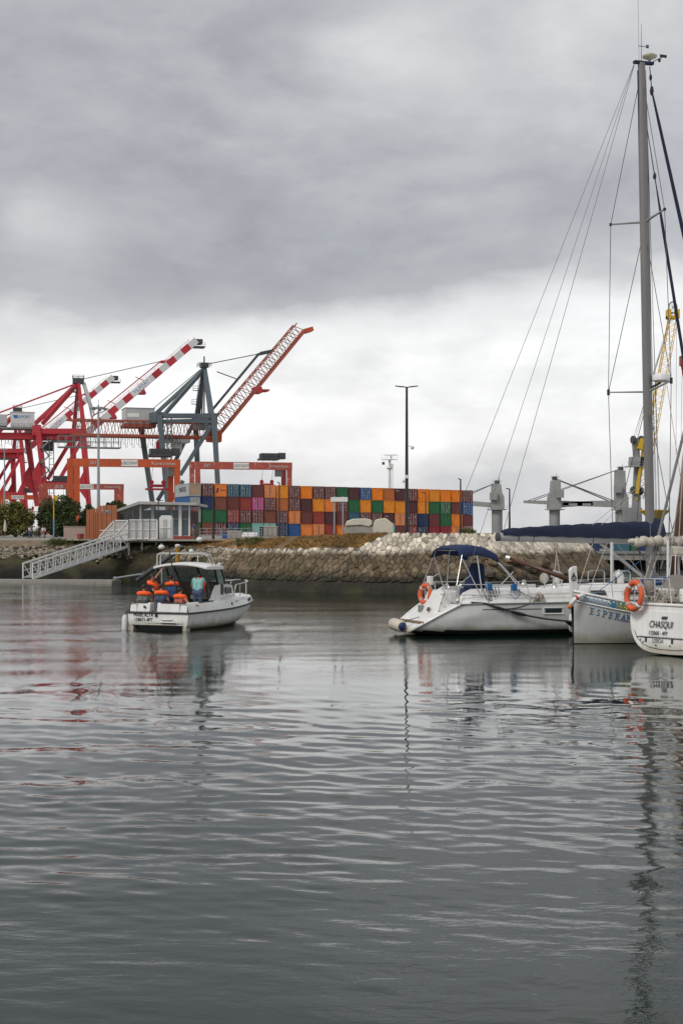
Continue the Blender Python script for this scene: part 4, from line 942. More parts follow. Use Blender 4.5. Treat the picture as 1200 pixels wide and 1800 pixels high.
def harbour_crane():
    Y0 = 400; k = Y0/F
    root = thing('harbour_crane', 'yellow lattice boom harbour crane rising behind the tall mast', 'crane', WX(1122, Y0, 3))
    t = MB(); t.bar(WX(1116, Y0, 2.0), W(1119, 815, Y0), 2.6, 2.4, w1=1.6, h1=1.6); t.bar(W(1119, 815, Y0), W(1115, 770, Y0), 1.7, 1.7); t.build('tower', M_GREYSTEEL, root)
    b = MB(); p = W(1119, 812, Y0); b.box(p+Vector((-.4, -1.2, 0)), (4, 2.5, 2.6)); railing(b, [p+Vector((-3, -2.5, -1.2)), p+Vector((2.5, -2.5, -1.2))], 1.2, .08, 1); b.box(p+Vector((-.5, -1, -1.4)), (6, 3.5, .2)); b.build('cab', M_SHIPGREY, root)
    b = MB(); p = W(1118, 866, Y0); b.box(p, (4.5, 3, .25)); railing(b, [p+Vector((-2.2, -1.5, 0)), p+Vector((2.2, -1.5, 0))], 1.2, .08, 1); b.box(W(1110, 905, Y0), (5, 3, 4)); b.build('platform', M_GREYSTEEL, root)
    s = MB()
    for px, py in ((1112, 773), (1126, 773), (1112, 862), (1125, 863)): s = MB(); s.lathe([(.2, -.35), (1.1, -.35), (1.2, 0), (1.1, .35), (.2, .35)], W(px, py, Y0-1), 14, ax=(1, .35, 0)); s.build('sheave', M_DARK, root)
    p0, p1 = W(1124, 880, Y0), W(1181, 556, Y0+14)
    lattice(root, 'boom', p0-Vector((1.2, 0, 0)), p1-Vector((.9, 0, 0)), (2.4, 0, .4), (0, 2.4, 0), 30, .15, .07, M_YELLOW, M_YELLOW)
    h = MB(); h.box(p1+Vector((-1.2, 0, .6)), (1.0, 3, 2.6)); h.box(p1+Vector((1.3, 0, .6)), (1.0, 3, 2.6)); h.box(p1+Vector((0, 0, -.4)), (3.4, 2.4, .8)); h.build('boom_head', M_YELLOW, root)
    w = MB(); c = p1+Vector((.1, 0, 2.6)); w.path([c+Vector((1.25*math.cos(a), .25*math.cos(a), 1.6*math.sin(a))) for a in (2*math.pi*i/24 for i in range(24))], .22, 6, closed=True)
    for i in range(12):
        a = 2*math.pi*i/12; w.bar(c, c+Vector((1.2*math.cos(a), .24*math.cos(a), 1.55*math.sin(a))), .07)
    w.build('head_wheel', M_GREYSTEEL, root)
    r = MB()
    for i in range(5): r.tube(W(1113+3*(i % 2), 768, Y0), p1+Vector((-.4+.2*i, .3*i, 1)), .05, n=4)
    r.tube(p1+Vector((1.2, 0, 2)), W(1187, 800, Y0+14), .05, n=4)
    r.build('hoist_rope', M_CABLE, root)
    y = MB(); y.bar(W(1118, 868, Y0-2), W(1130, 790, Y0-2), .9, .9); y.bar(W(1124, 790, Y0-2), W(1130, 772, Y0-2), 2.4, 1.6); y.build('luffing_cylinder', M_YELLOW, root)
    # striped funnel shaped hopper at its foot
    hp = MB(); c = W(1150, 905, Y0-8); hp.lathe([(.9, -2), (4.2, 1.1), (4.2, 1.4)], c, 4); hp.build('hopper', M_YELLOW, root)
    root2 = thing('harbour_crane', 'red lattice boom crane cut off by the photo edge beyond the masts', 'crane', WX(1235, 420, 3))
    lattice(root2, 'boom', W(1197, 634, 420), W(1240, 860, 420), (1.8, 0, .3), (0, 2, 0), 18, .3, .16, M_RED, M_RED)
    b = MB(); b.box(W(1197, 632, 420)+Vector((.6, 0, -.4)), (2.2, 2.2, 2.8)); b.build('boom_head', M_LATT, root2)
    b = MB(); b.bar(WX(1246, 420, 2), W(1246, 770, 420), 2.5, 2.5); b.box(W(1246, 850, 420), (6, 5, 5)); b.build('tower', M_LATT, root2)
    r = MB(); r.tube(W(1246, 770, 420), W(1199, 634, 420), .06, n=4); r.tube(W(1198, 640, 420), W(1196, 775, 420), .05, n=4); r.tube(W(1196, 775, 420), W(1196, 780, 420), .35, n=8); r.build('hoist_rope', M_CABLE, root2)
harbour_crane()
# ---------------------------------------------------------------- people
M_SKIN = mat('skin', (.40, .235, .165), .55, var=.06); M_HAIR = mat('dark_hair', (.022, .016, .012), .6); M_SHOE = mat('dark_shoes', (.03, .028, .027), .6)
M_VEST = mat('life_jacket_orange', (.95, .115, .012), .65, var=.08, vs=5); M_VESTRED = mat('life_jacket_red', (.55, .03, .015), .65, var=.08)
CLOTH = {k: mat('cloth_'+k, c, .85, var=.14, vs=6, bump=.25, bs=14) for k, c in {
    'navy': (.018, .024, .05), 'blue': (.035, .085, .23), 'slate': (.055, .085, .15), 'teal': (.22, .44, .42), 'denim': (.06, .09, .16), 'sage': (.13, .17, .15),
    'coral': (.42, .13, .105), 'black': (.018, .018, .02), 'white': (.62, .62, .60), 'grey': (.17, .17, .18), 'brown': (.13, .08, .05), 'cyan': (.02, .23, .30), 'green': (.06, .16, .06), 'yellow': (.6, .42, .03)}.items()}
def person(label, loc, rz, top, bottom, hair=None, pel=(0, 0, .92), lean=(0, 0, 1), yaw=0, arms=None, legs=None, head=(0.02, 0, .14), H=1.0, vox=.02, group=None, long_sleeves=False, shorts=False, detail=True):
    "one continuous body. Own axes: x forward, y left, z up. arms / legs give (elbow, wrist) and (knee, ankle) relative to shoulder and hip"
    t = thing('person', label, 'person', loc, rz, group)
    P = Vector(pel); up = Vector(lean).normalized(); lft = Matrix.Rotation(yaw, 3, 'Z') @ Vector((0, 1, 0)); fw = lft.cross(up).normalized(); lft = up.cross(fw)
    chest = P+up*.34; neck = P+up*.53; hd = neck+up*(head[2]+.03)+fw*head[0]+lft*head[1]
    arms = arms or [((.0, .05, -.29), (.06, .04, -.53)), ((.0, -.05, -.29), (.06, -.04, -.53))]
    legs = legs or [((.02, .01, -.42), (0, .02, -.84)), ((.02, -.01, -.42), (0, -.02, -.84))]
    S = []   # (p0, p1, r0, r1, material, flatten vectors)
    def seg(a, b, ra, rb, m): S.append((Vector(a), Vector(b), ra, rb, m))
    for q in (-1, 1):
        seg(P+lft*.075*q, chest+lft*.085*q, .115, .118, 1); seg(chest+lft*.085*q, neck+lft*.14*q-up*.045, .118, .075, 1)
        seg(P+lft*.08*q-up*.02, P+lft*.09*q+up*.08, .125, .115, 2)
    seg(P-lft*.05, P+lft*.05, .12, .12, 2); seg(chest-fw*.01, neck-up*.04, .11, .06, 1)
    seg(neck-up*.03, hd-up*.05, .052, .05, 0); seg(hd-up*.02-fw*.005, hd+up*.035, .083, .088, 0); seg(hd-up*.075+fw*.035, hd-up*.03+fw*.03, .045, .06, 0)
    seg(hd+fw*.085-up*.005, hd+fw*.103-up*.03, .012, .015, 0)
    hands = []
    for q, (e, w_) in zip((1, -1), arms):
        s = neck+lft*.175*q-up*.05; e, w_ = s+Vector(e), s+Vector(w_)
        seg(s, s.lerp(e, .6), .062, .052, 1); seg(s.lerp(e, .6), e, .05, .043, 1 if long_sleeves else 0); seg(e, w_, .042, .03, 1 if long_sleeves else 0)
        d = (w_-e).normalized(); seg(w_, w_+d*.07, .03, .036, 0); hands.append((w_+d*.07, d, q)); seg(hd+lft*.083*q-up*.02, hd+lft*.09*q+up*.015, .018, .02, 0)
    for q, (k_, a) in zip((1, -1), legs):
        h = P+lft*.09*q-up*.03; k_, a = h+Vector(k_), h+Vector(a)
        seg(h, k_, .088, .06, 2); seg(k_, a, .058, .04, 0 if shorts else 2); seg(a-Vector((.03, 0, .03)), a+Vector((.17, 0, -.05)), .042, .034, 3)
    mb = MB()
    for a, b, ra, rb, m in S:
        if H != 1: a, b, ra, rb = a*H, b*H, ra*H, rb*H
        n = 10; d = b-a
        pts = [a-d.normalized()*ra*.85 if d.length > 1e-6 else a]
        rs = [ra*.5]
        for f in (0, .5, 1): pts.append(a.lerp(b, f)); rs.append(lerp(ra, rb, f))
        pts.append(b+d.normalized()*rb*.85); rs.append(rb*.5)
        mb.path(pts, rs, n)
    me0 = mb.mesh('body'); ob = bpy.data.objects.new('body', me0); COL.objects.link(ob)
    md = ob.modifiers.new('r', 'REMESH'); md.mode = 'VOXEL'; md.voxel_size = vox
    sm = ob.modifiers.new('s', 'SMOOTH'); sm.factor = .6; sm.iterations = 3
    dg = bpy.context.evaluated_depsgraph_get(); me = bpy.data.meshes.new_from_object(ob.evaluated_get(dg)); bpy.data.objects.remove(ob)
    A = np.array([s[0] for s in S])*H; B = np.array([s[1] for s in S])*H; Rm = np.array([(s[2]+s[3])/2 for s in S])*H; mi = np.array([s[4] for s in S])
    n = len(me.polygons); C = np.zeros(n*3, np.float32); me.polygons.foreach_get('center', C); C = C.reshape(-1, 3)
    AB = B-A; tt = np.clip(((C[:, None]-A)*AB).sum(-1)/np.maximum((AB**2).sum(-1), 1e-9), 0, 1)
    D = np.linalg.norm(C[:, None]-(A+AB*tt[..., None]), axis=-1)-Rm
    me.polygons.foreach_set('material_index', mi[D.argmin(1)].astype(np.int32)); me.polygons.foreach_set('use_smooth', np.ones(n, bool))
    if detail:   # five unequal, bent fingers on each hand, and the eyes
        f = MB()
        for o, d, q in hands:
            sd = d.cross(up if abs(d.dot(up)) < .9 else fw).normalized(); nrm = d.cross(sd)
            for i, (off, ln) in enumerate(((-.028, .06), (-.010, .072), (.010, .068), (.027, .052))):
                p = o+sd*off; p2 = p+d*ln*.55+nrm*.004; p3 = p2+d*ln*.4+nrm*.022; f.path([(p-d*.02)*H, p*H, p2*H, p3*H], [.009*H, .009*H, .008*H, .006*H], 6)
            p = o-d*.05+sd*-.03*q; f.path([p*H, (p+sd*-.025*q+d*.03)*H, (p+sd*-.03*q+d*.058+nrm*.01)*H], [.011*H, .01*H, .007*H], 6)
        k = len(f.f)
        for q in (-1, 1): f.ell((hd+fw*.082+lft*.032*q+up*.012)*H, (.011, .011, .009), 6, 4, mi=3)
        f.ell((hd+fw*.086-up*.058)*H, (.008, .022, .006), 6, 4, mi=0)
        fm = f.mesh('x'); bm = bmesh.new(); bm.from_mesh(me); bm.from_mesh(fm); bm.to_mesh(me); bm.free(); bpy.data.meshes.remove(fm)
    o = bpy.data.objects.new('body', me); COL.objects.link(o); o.parent = t; ORG[o.name] = Vector()
    idx = np.zeros(len(me.polygons), np.int32); me.polygons.foreach_get('material_index', idx); me.materials.clear()
    for m in (M_SKIN, CLOTH[top], CLOTH[bottom], M_SHOE): me.materials.append(m)
    me.polygons.foreach_set('material_index', idx)
    hb = MB(); mrot = Matrix((fw, lft, up)).transposed(); hb.ell((hd+up*.045-fw*.022)*H, (.102*H, .097*H, .092*H), 14, 8, mat=mrot); hb.build('hair', hair or M_HAIR, t, smooth='all')
    t['_n'] = 0; del t['_n']
    return t, dict(P=P, up=up, fw=fw, lft=lft, chest=chest, neck=neck, hd=hd)
def life_jacket(t, j, m=None):
    "a yoke style life jacket: a thick collar behind the neck and two panels down the chest"
    mb = MB(); n, up, fw, l, c = j['neck'], j['up'], j['fw'], j['lft'], j['chest']
    pts = []
    for i in range(13):
        a = math.pi*(i/12-.5); pts.append(n+l*math.sin(a)*.21-fw*(math.cos(a)*.135-.02)-up*(.02+.02*abs(math.sin(a))))
    pts = [c-up*.2+fw*.15-l*.13, c+fw*.16-l*.14, n-up*.10+fw*.13-l*.17]+pts+[n-up*.10+fw*.13+l*.17, c+fw*.16+l*.14, c-up*.2+fw*.15+l*.13]
    mb.path(pts, [.055, .075, .08]+[.08]*13+[.08, .075, .055], 10)
    o = mb.build('life_jacket', m or M_VEST, t, smooth='all')
    b = MB(); ring = [c-up*.12+(l*math.cos(a)*.225+fw*math.sin(a)*.17) for a in (2*math.pi*i/16 for i in range(16))]; b.path(ring, .013, 5, closed=True); b.build('strap', M_GASKET, o)
    return o

# ---------------------------------------------------------------- trees
M_BARK = mat('bark', (.09, .07, .05), .9, var=.3)
def leafmat(n, c): return mat(n, c, .75, var=.35, vs=.5, island=.5, spec=.3)
def tree(name, label, base, clumps, col, leaf, per, seed, trunk_r=.25, group=None):
    "clumps: (offset, radii); leaves are small faces spread through the outer part of each clump"
    rr = random.Random(seed); base = Vector(base); root = thing(name, label, 'tree' if 'tree' in name else 'shrub', base, group=group)
    mb = MB(); tr = MB()
    for o, r in clumps:
        c = base+Vector(o)
        sub = [(Vector((rr.gauss(0, .5), rr.gauss(0, .5), rr.gauss(0, .5))), rr.uniform(.35, .6)) for _ in range(12)]
        for k in range(per):
            sc, sr = sub[rr.randrange(12)] if rr.random() < .8 else (Vector(), 1.0)
            d = Vector((rr.gauss(0, 1), rr.gauss(0, 1), rr.gauss(0, 1))).normalized()*(sr*rr.uniform(.6, 1.05))+sc
            if d.length > 1.25: continue
            p = c+Vector((d.x*r[0], d.y*r[1], d.z*r[2]))
            if p.z < base.z+.15: continue
            a = Vector((rr.gauss(0, 1), rr.gauss(0, 1), rr.gauss(0, .6))).normalized(); b = a.cross(Vector((rr.gauss(0, 1), rr.gauss(0, 1), rr.gauss(0, 1)))).normalized(); s = leaf*rr.uniform(.6, 1.3)
            mb.add([p-a*s*.5, p+b*s*.3, p+a*s*.5, p-b*s*.3], [(0, 1, 2, 3)])
        top = c; q = base+Vector((o[0]*.15, o[1]*.15, max(.4, o[2]*.35)))
        tr.path([base, base.lerp(q, .6)+Vector((.05, 0, 0)), q, q.lerp(top, .6), top], [trunk_r, trunk_r*.8, trunk_r*.6, trunk_r*.35, trunk_r*.12], 7)
    tr.build('trunk', M_BARK, root, smooth='all'); mb.build('crown', col, root, fix=False); return root
L_OLIVE = leafmat('olive_leaves', (.155, .155, .045)); L_DARK = leafmat('dark_leaves', (.068, .095, .034)); L_MID = leafmat('mid_green_leaves', (.042, .062, .018))
def trees():
    Y = 245; k = Y/F
    def cl(px, py, w, h, d=1.0): p = W(px, py, Y); return ((p.x, p.y, p.z), (w*k, w*k*d, h*k))
    def mk(name, label, px, spots, col, leaf, per, seed, yo=0, tr=.25):
        b = WX(px, Y+yo, zl(0, Y)); tree(name, label, b, [((p[0]-b.x, p[1]-b.y+yo, p[2]-b.z), r) for p, r in spots], col, leaf, per, seed, tr)
    mk('olive_tree', 'broad olive green tree above the quay promenade', 28, [cl(-14, 903, 26, 17), cl(12, 901, 22, 18), cl(36, 907, 22, 17), cl(50, 915, 12, 14), cl(10, 918, 24, 14), cl(28, 892, 14, 10), cl(38, 926, 20, 13), cl(6, 930, 22, 12)], L_OLIVE, .34, 2600, 1)
    mk('dark_tree', 'dense dark green tree beside the yellow and blue flagpole', 98, [cl(82, 893, 17, 19), cl(102, 886, 19, 16), cl(120, 896, 16, 18), cl(88, 915, 22, 19), cl(112, 918, 20, 16), cl(98, 903, 22, 20), cl(70, 908, 10, 16), cl(97, 932, 16, 12)], L_DARK, .34, 2600, 2, 2, .4)
    mk('bush', 'dark green bush between the tall dark tree and the orange clad hut', 143, [cl(142, 912, 11, 17), cl(150, 900, 9, 13), cl(136, 922, 9, 10)], L_DARK, .3, 1700, 3, 4)
    mk('bush', 'dark bush showing above the roof of the orange clad hut', 178, [cl(170, 888, 9, 7), cl(183, 885, 11, 8), cl(195, 890, 8, 6), cl(180, 900, 16, 12)], L_DARK, .3, 1300, 4, 14)
    mk('hedge', 'low brownish hedge behind the group of people', 42, [cl(x, 938, 9, 5) for x in (20, 32, 44, 56)], L_OLIVE, .22, 500, 5, 4, .05)
trees()

# ---------------------------------------------------------------- on the quay
M_GLASS = bpy.data.materials.new('window_glass'); M_GLASS.use_nodes = True
_b = M_GLASS.node_tree.nodes['Principled BSDF']; _b.inputs['Base Color'].default_value = (.13, .18, .21, 1); _b.inputs['Roughness'].default_value = .06; _b.inputs['Alpha'].default_value = .42; _b.inputs['IOR'].default_value = 1.5
M_CLAD = mat('orange_cladding', (.34, .105, .04), .6, var=.12, vs=.6, streak=.12); M_PINKWALL = mat('pink_render', (.36, .27, .23), .9, var=.12, vs=.6)
M_ROOF = mat('grey_roof', (.34, .34, .33), .55, var=.12, vs=.5); M_CONC = mat('concrete', (.30, .28, .25), .9, var=.25, vs=1.2, bump=.3, bs=6, dirt=((.16, .15, .12), 1.2, .55))
M_PALECONC = mat('pale_concrete', (.52, .49, .40), .9, var=.14, vs=1.2, bump=.3, bs=6, dirt=((.30, .27, .2), .9, .6))
M_BLACKPOLE = mat('black_pole', (.018, .018, .02), .5, var=.2); M_POLE = mat('zinc_pole', (.30, .32, .34), .5, .3, var=.1)
M_WPAINT = mat('white_painted_steel', (.68, .68, .66), .5, var=.07, vs=.8, streak=.1); M_INT = mat('pavilion_floor', (.16, .14, .12), .8); M_REDBASE = mat('red_plinth', (.28, .05, .03), .8, var=.2)
def pavilion():
    Y = 150; k = Y/F; z0 = zl(-20, Y)
    def P(px, py, dy=0): return W(px, py, Y)+Vector((0, dy, 0))
    root = thing('glass_pavilion', 'grey roofed glass pavilion behind the white gangway platform', 'building', WX(275, Y, z0))
    xl, xr = P(203, 0).x, P(334, 0).x; D = 9
    b = MB(); b.box(((xl+xr)/2, Y+D/2, z0+.15), (xr-xl+.6, D+.6, .3)); b.build('plinth', M_REDBASE, root)
    # roof: level over the right part, falling towards the left end
    prof = [P(193, 906), P(248, 887), P(349, 889), P(349, 884.5), P(247, 881.5), P(193, 902)]
    b = MB(); b.prism([p-Vector((0, 1.3, 0)) for p in prof], (0, D+2.6, 0)); b.build('roof', M_ROOF, root, bevel=.03)
    b = MB(); b.prism([P(204, 903, .2), P(245, 888, .2), P(245, 899, .2), P(204, 909, .2)], (0, .15, 0)); b.build('fascia', M_ROOF, root)
    xs = [204, 222, 233, 246, 249, 268, 302, 318, 333]
    for i, px in enumerate((205, 247, 269, 317, 333)):
        q = MB(); zt = EYE+(HZ-interp(px, [193, 248, 349], [905, 887.5, 889]))*k; x = P(px, 0).x; q.bar((x, Y, z0+.3), (x, Y, zt), .32 if px in (269, 317) else .16); q.build('column', M_WPAINT if px in (317, 247, 333) else M_ROOF, root)
    for x0, x1 in zip(xs, xs[1:]):
        a, c = P(x0+.4, 0).x, P(x1-.4, 0).x; zt = EYE+(HZ-max(interp(x0, [193, 248, 349], [906, 888, 889.5]), interp(x1, [193, 248, 349], [906, 888, 889.5])))*k
        fr = MB()
        for x in (a, c): fr.bar((x, Y+.08, z0+.3), (x, Y+.08, zt), .06)
        for z in (z0+.34, zt-.04, lerp(z0, zt, .6)): fr.bar((a+.03, Y+.08, z), (c-.03, Y+.08, z), .06)
        f = fr.build('window_frame', M_ROOF, root)
        g = MB(); g.box(((a+c)/2, Y+.13, (z0+.3+zt)/2), (c-a-.05, .03, zt-z0-.3)); g.build('pane', M_GLASS, f)
    g = MB(); g.box((xr, Y+D/2, z0+2.1), (.04, D-.4, 3.3)); g.build('side_glazing', M_GLASS, root)
    b = MB(); b.box(((xl+xr)/2, Y+D, z0+1.7), (xr-xl, .25, 3.0)); b.build('rear_wall', M_CONC, root)
    b = MB(); b.box((P(215, 0).x, Y+.6, z0+1.3), (1.9, .4, 2.3)); b.build('side_wall', M_CLAD, root)
    b = MB(); b.box(((xl+xr)/2, Y+D/2, z0+.33), (xr-xl-.3, D-.3, .06)); b.build('floor', M_INT, root)
    b = MB(); b.box((P(290, 0).x, Y+4, z0+.8), (3.0, .8, 1.0)); b.box((P(262, 0).x, Y+5, z0+.8), (1.6, .8, 1.0)); b.build('counter', M_WPAINT, root)
    # the hut clad in rust orange boards
    Y2 = 148; k2 = Y2/F; r2 = thing('clad_hut', 'rust orange hut of tall vertical boards beside the glass pavilion', 'building', WX(180, Y2, z0))
    tops = [896, 895, 894, 893.5, 889, 888.5, 888, 888]; xb = [152, 158.5, 165, 169, 172.5, 180, 188, 197, 206]
    c = MB(); a, e = WX(152, Y2, 0).x, WX(205, Y2, 0).x; c.box(((a+e)/2, Y2+2.1, z0+1.4), (e-a-.06, 4, 2.8)); c.build('core', M_CLAD, r2)
    for i, t in enumerate(tops):
        q = MB(); x0, x1 = WX(xb[i], Y2, 0).x+.02, WX(xb[i+1], Y2, 0).x-.02; zt = EYE+(HZ-t)*k2; q.box(((x0+x1)/2, Y2-.03-.02*(i % 2), (z0+zt)/2), (x1-x0, .1, zt-z0)); q.build('board', M_CLAD, r2)
    text('TML', .62, WX(188, Y2-.13, EYE+(HZ-904)*k2), (1, 0, 0), (0, 0, 1), M_POLE, r2, depth=.02)
    Y3 = 150; r3 = thing('low_wall', 'low pinkish rendered wall between the dark tree and the orange hut', 'wall', WX(132, Y3, z0))
    b = MB(); x0, x1 = WX(113, Y3, 0).x, WX(151.5, Y3, 0).x; zt = EYE+(HZ-926)*Y3/F; b.box(((x0+x1)/2, Y3, (z0+zt)/2), (x1-x0, .4, zt-z0)); b.build('render', M_PINKWALL, r3)
    b = MB(); b.box(((x0+x1)/2, Y3, zt+.03), (x1-x0+.1, .5, .06)); b.build('coping', M_CONC, r3)
    for px in (142, 188):
        t = thing('planter', 'small red planter box in front of the pink wall' if px == 142 else 'small red planter box in front of the orange hut', 'planter', WX(px, Y2-2, z0))
        b = MB(); c = WX(px, Y2-2, z0+.27); b.lathe([(.32, -.27), (.4, .27), (.34, .27), (.32, .2)], c, 4); b.build('box', M_REDBASE, t); b = MB(); b.lathe([(.33, .18), (.33, .21)], c, 4); b.build('soil', M_JOINT, t)
pavilion()

def lamp(px, Y, ytop, label, arm, r=.06, ybase=None, two=False):
    z0 = zl(0, Y) if ybase is None else EYE+(HZ-ybase)*Y/F; k = Y/F; zt = EYE+(HZ-ytop)*k; x = WX(px, Y, 0).x
    t = thing('street_lamp', label, 'street lamp', (x, Y, z0)); b = MB(); b.path([(x, Y, z0), (x, Y, z0+.3), (x, Y, z0+.31), (x, Y, zt)], [r*1.7, r*1.7, r*1.2, r*.7], 8); b.build('post', M_BLACKPOLE, t)
    for s in ((-1, 1) if two else (arm/abs(arm),)):
        L = abs(arm); h = MB(); h.bar((x, Y, zt-.05), (x+s*L*.35, Y, zt+(.02 if two else 0)), .07, .07); h.build('arm', M_BLACKPOLE, t)
        h = MB(); h.bar((x+s*L*.35, Y, zt), (x+s*L, Y, zt+(.06 if two else .02)), .22, .07, h1=.05); o = h.build('lamp_head', M_BLACKPOLE, t)
    return t, x, zt, k
def lamps():
    t, x, zt, k = lamp(714.5, 97, 680, 'tall black twin armed lamp post standing on the pier in front of the containers', .78, .11, 938, True)
    b = MB(); z = EYE+(HZ-787)*k; b.bar((x, 97, z+.1), (x+.35, 97, z+.12), .05); b.lathe([(.1, .1), (.13, .05), (.12, -.04), (.05, -.12)], (x+.38, 97, z), 12); b.build('camera_dome', M_WPAINT, t)
    b = MB(); z = EYE+(HZ-838)*k; b.box((x-.02, 96.84, z), (.2, .14, .22)); b.build('junction_box', M_WPAINT, t)
    b = MB(); z = EYE+(HZ-846)*k; b.bar((x, 97, z), (x-.2, 97, z), .04); b.lathe([(.06, .1), (.1, .0), (.06, -.1)], (x-.22, 97, z), 10); b.build('loudspeaker', M_WPAINT, t)
    lamp(809, 100, 842, 'short black lamp post near the end of the container stack', -.18, .07, 938)
    lamp(895, 100, 859, 'short black lamp post standing on the pier above the furled blue sail', -.26, .065, 940)
    lamp(748, 104, 866, 'black lamp post with bent over arm in front of the crimson container', -.3, .045, 938)
    lamp(491, 118, 848, 'slim black lamp post standing near the walking person', -.2, .07, 945)
    lamp(375, 122, 858, 'slim black lamp post in front of the pale green lettered container', -.2, .07, 948)
    lamp(278.5, 118, 880, 'short black lamp post rising through the white gangway platform', .4, .06, 948)
    # tall lighting mast with a ring of floodlights
    Y = 260; z0 = zl(-40, Y); x = WX(173.5, Y, 0).x; k = Y/F; zt = EYE+(HZ-712)*k
    t = thing('lighting_mast', 'tall grey lighting mast with a ring of floodlights in front of the red crane', 'light mast', (x, Y, z0))
    b = MB(); b.path([(x, Y, z0), (x, Y, zt)], [.35, .16], 10); b.tube((x, Y, zt), (x, Y, zt+1.0), .05); b.build('mast', M_POLE, t, smooth=40)
    ring = MB(); ring.path([(x+1.0*math.cos(a), Y+1.0*math.sin(a), zt-.5) for a in (2*math.pi*i/16 for i in range(16))], .07, 6, closed=True); ring.bar((x-1, Y, zt-.5), (x+1, Y, zt-.5), .1); ring.build('ring', M_GREYSTEEL, t)
    for i in range(8):
        a = 2*math.pi*i/8; h = MB(); h.box((x+1.25*math.cos(a), Y+1.25*math.sin(a), zt-.62), (.7, .45, .3), a, tilt=('Y', .35)); h.build('floodlight', M_GREYSTEEL, t)
    Y = 300; x = WX(8.5, Y, 0).x; z0 = zl(-70, Y); zt = EYE+(HZ-791)*Y/F
    t = thing('lighting_mast', 'slim grey lighting mast before the farther crimson crane above the olive tree', 'light mast', (x, Y, z0)); b = MB(); b.path([(x, Y, z0), (x, Y, zt)], [.25, .12], 8); b.build('mast', M_POLE, t); b = MB(); b.box((x, Y, zt+.1), (1.3, .5, .2)); b.build('floodlight', M_GREYSTEEL, t)
    # flagpole
    Y = 175; x = WX(95, Y, 0).x; z0 = zl(-35, Y); k = Y/F; zt = EYE+(HZ-868)*k; zm = EYE+(HZ-912)*k
    t = thing('flagpole', 'flagpole painted blue below and yellow above with a small yellow flag', 'flagpole', (x, Y, z0))
    b = MB(); b.tube((x, Y, z0), (x, Y, zm), .09); b.build('lower_pole', mat('pole_blue', (.16, .24, .38), .5), t); b = MB(); b.tube((x, Y, zm+.002), (x, Y, zt), .08, .05); b.build('upper_pole', M_YELLOW, t)
    f = MB(); f.grid([[Vector((x+.06+i*.06, Y+.07*math.sin(i*.9), zt-.1-j*.14-.03*i)) for i in range(8)] for j in range(5)]); f.build('flag', M_YELLOW, t, solid=.01)
    # closed parasol
    Y = 200; x = WX(9.5, Y, 0).x; z0 = zl(-45, Y)-.02; t = thing('parasol', 'closed cream parasol beside the olive tree', 'parasol', (x, Y, z0))
    b = MB(); b.tube((x, Y, z0), (x, Y, z0+2.6), .03); b.box((x, Y, z0+.04), (.5, .5, .08)); b.build('pole', M_POLE, t); b = MB(); b.lathe([(.16, .9), (.24, 1.1), (.2, 1.7), (.1, 2.3), (.02, 2.6)], (x, Y, z0), 10); b.build('canopy', mat('cream_canvas', (.55, .48, .38), .9), t, smooth=60)
lamps()

def promenade_people():
    rr = random.Random(4); Y = 214; z0 = zl(-45, Y)
    spec = [(49, 'black', 'navy', 'person in black with white trim standing first in the promenade group'), (52.5, 'white', 'denim', 'person in white top and jeans standing second in the promenade group'), (56, 'navy', 'navy', 'person in dark blue walking behind the one in jeans'),
            (61, 'white', 'green', 'person in pale top and green trousers in the middle of the promenade group'), (65.5, 'grey', 'black', 'person in grey with black trousers in the promenade group'), (70, 'black', 'black', 'person all in black beside the white shirted pair'),
            (75.5, 'white', 'grey', 'person in white shirt near the dark tree trunk'), (79.5, 'white', 'black', 'person in white shirt and black trousers closest to the flagpole'), (3, 'black', 'brown', 'person in dark clothes beside the closed parasol')]
    for i, (px, a, b, lab) in enumerate(spec):
        x = WX(px, Y+rr.uniform(-2, 2), 0); s = rr.uniform(-.15, .15); yw = rr.uniform(0, 6.28)
        person(lab, (x.x, x.y, z0-.03), yw, a, b, H=rr.uniform(.97, 1.06), vox=.035, legs=[((.1+s, .01, -.41), (.05+2*s, .02, -.83)), ((.02-s, -.01, -.42), (-.08-2*s, -.02, -.83))], detail=False, group='people standing on the promenade')
    Y = 196; z0 = zl(-14, Y)-.03
    person('person in black with a rucksack walking past the grey cabinet', (WX(436, Y, 0).x, Y, z0), R(0), 'black', 'black', pel=(0, 0, .9), lean=(.12, 0, 1), arms=[((-.16, .03, -.26), (-.02, .03, -.47)), ((.14, -.03, -.27), (.3, -.03, -.42))],
           legs=[((.2, .0, -.38), (.13, 0, -.8)), ((-.06, 0, -.42), (-.36, 0, -.74))], vox=.03)
    b = MB(); b.box((-.0, 0, 0), (.2, .32, .44)); x = WX(436, Y, 0).x; t = thing('rucksack', 'black rucksack on the back of the walking person', 'rucksack', (x-.16, Y, z0+1.22), 0); b.build('bag', M_GASKET, t, bevel=.06)
    s = MB()
    for q in (-.1, .1): s.path([(.1, q, .2), (.2, q, .24), (.26, q, .05), (.12, q, -.18)], .02, 5)
    s.build('strap', M_GASKET, t)
    Y = 106; person('person in a bright cyan jacket behind the pale concrete block', (WX(691.5, Y, 0).x, Y, 2.72), R(200), 'cyan', 'black', long_sleeves=True, vox=.03, H=1.0)
    Y = 147; person('person in a blue shirt beside the corner of the glass pavilion', (WX(341, Y, 0).x, Y, zl(-15, Y)), R(150), 'blue', 'grey', vox=.03, H=.98)
    Y = 154.5; person('person in a green top behind the pavilion glass', (WX(307, Y, 0).x, Y, zl(-18, Y)+.36), R(250), 'green', 'grey', vox=.03, H=.9)
promenade_people()

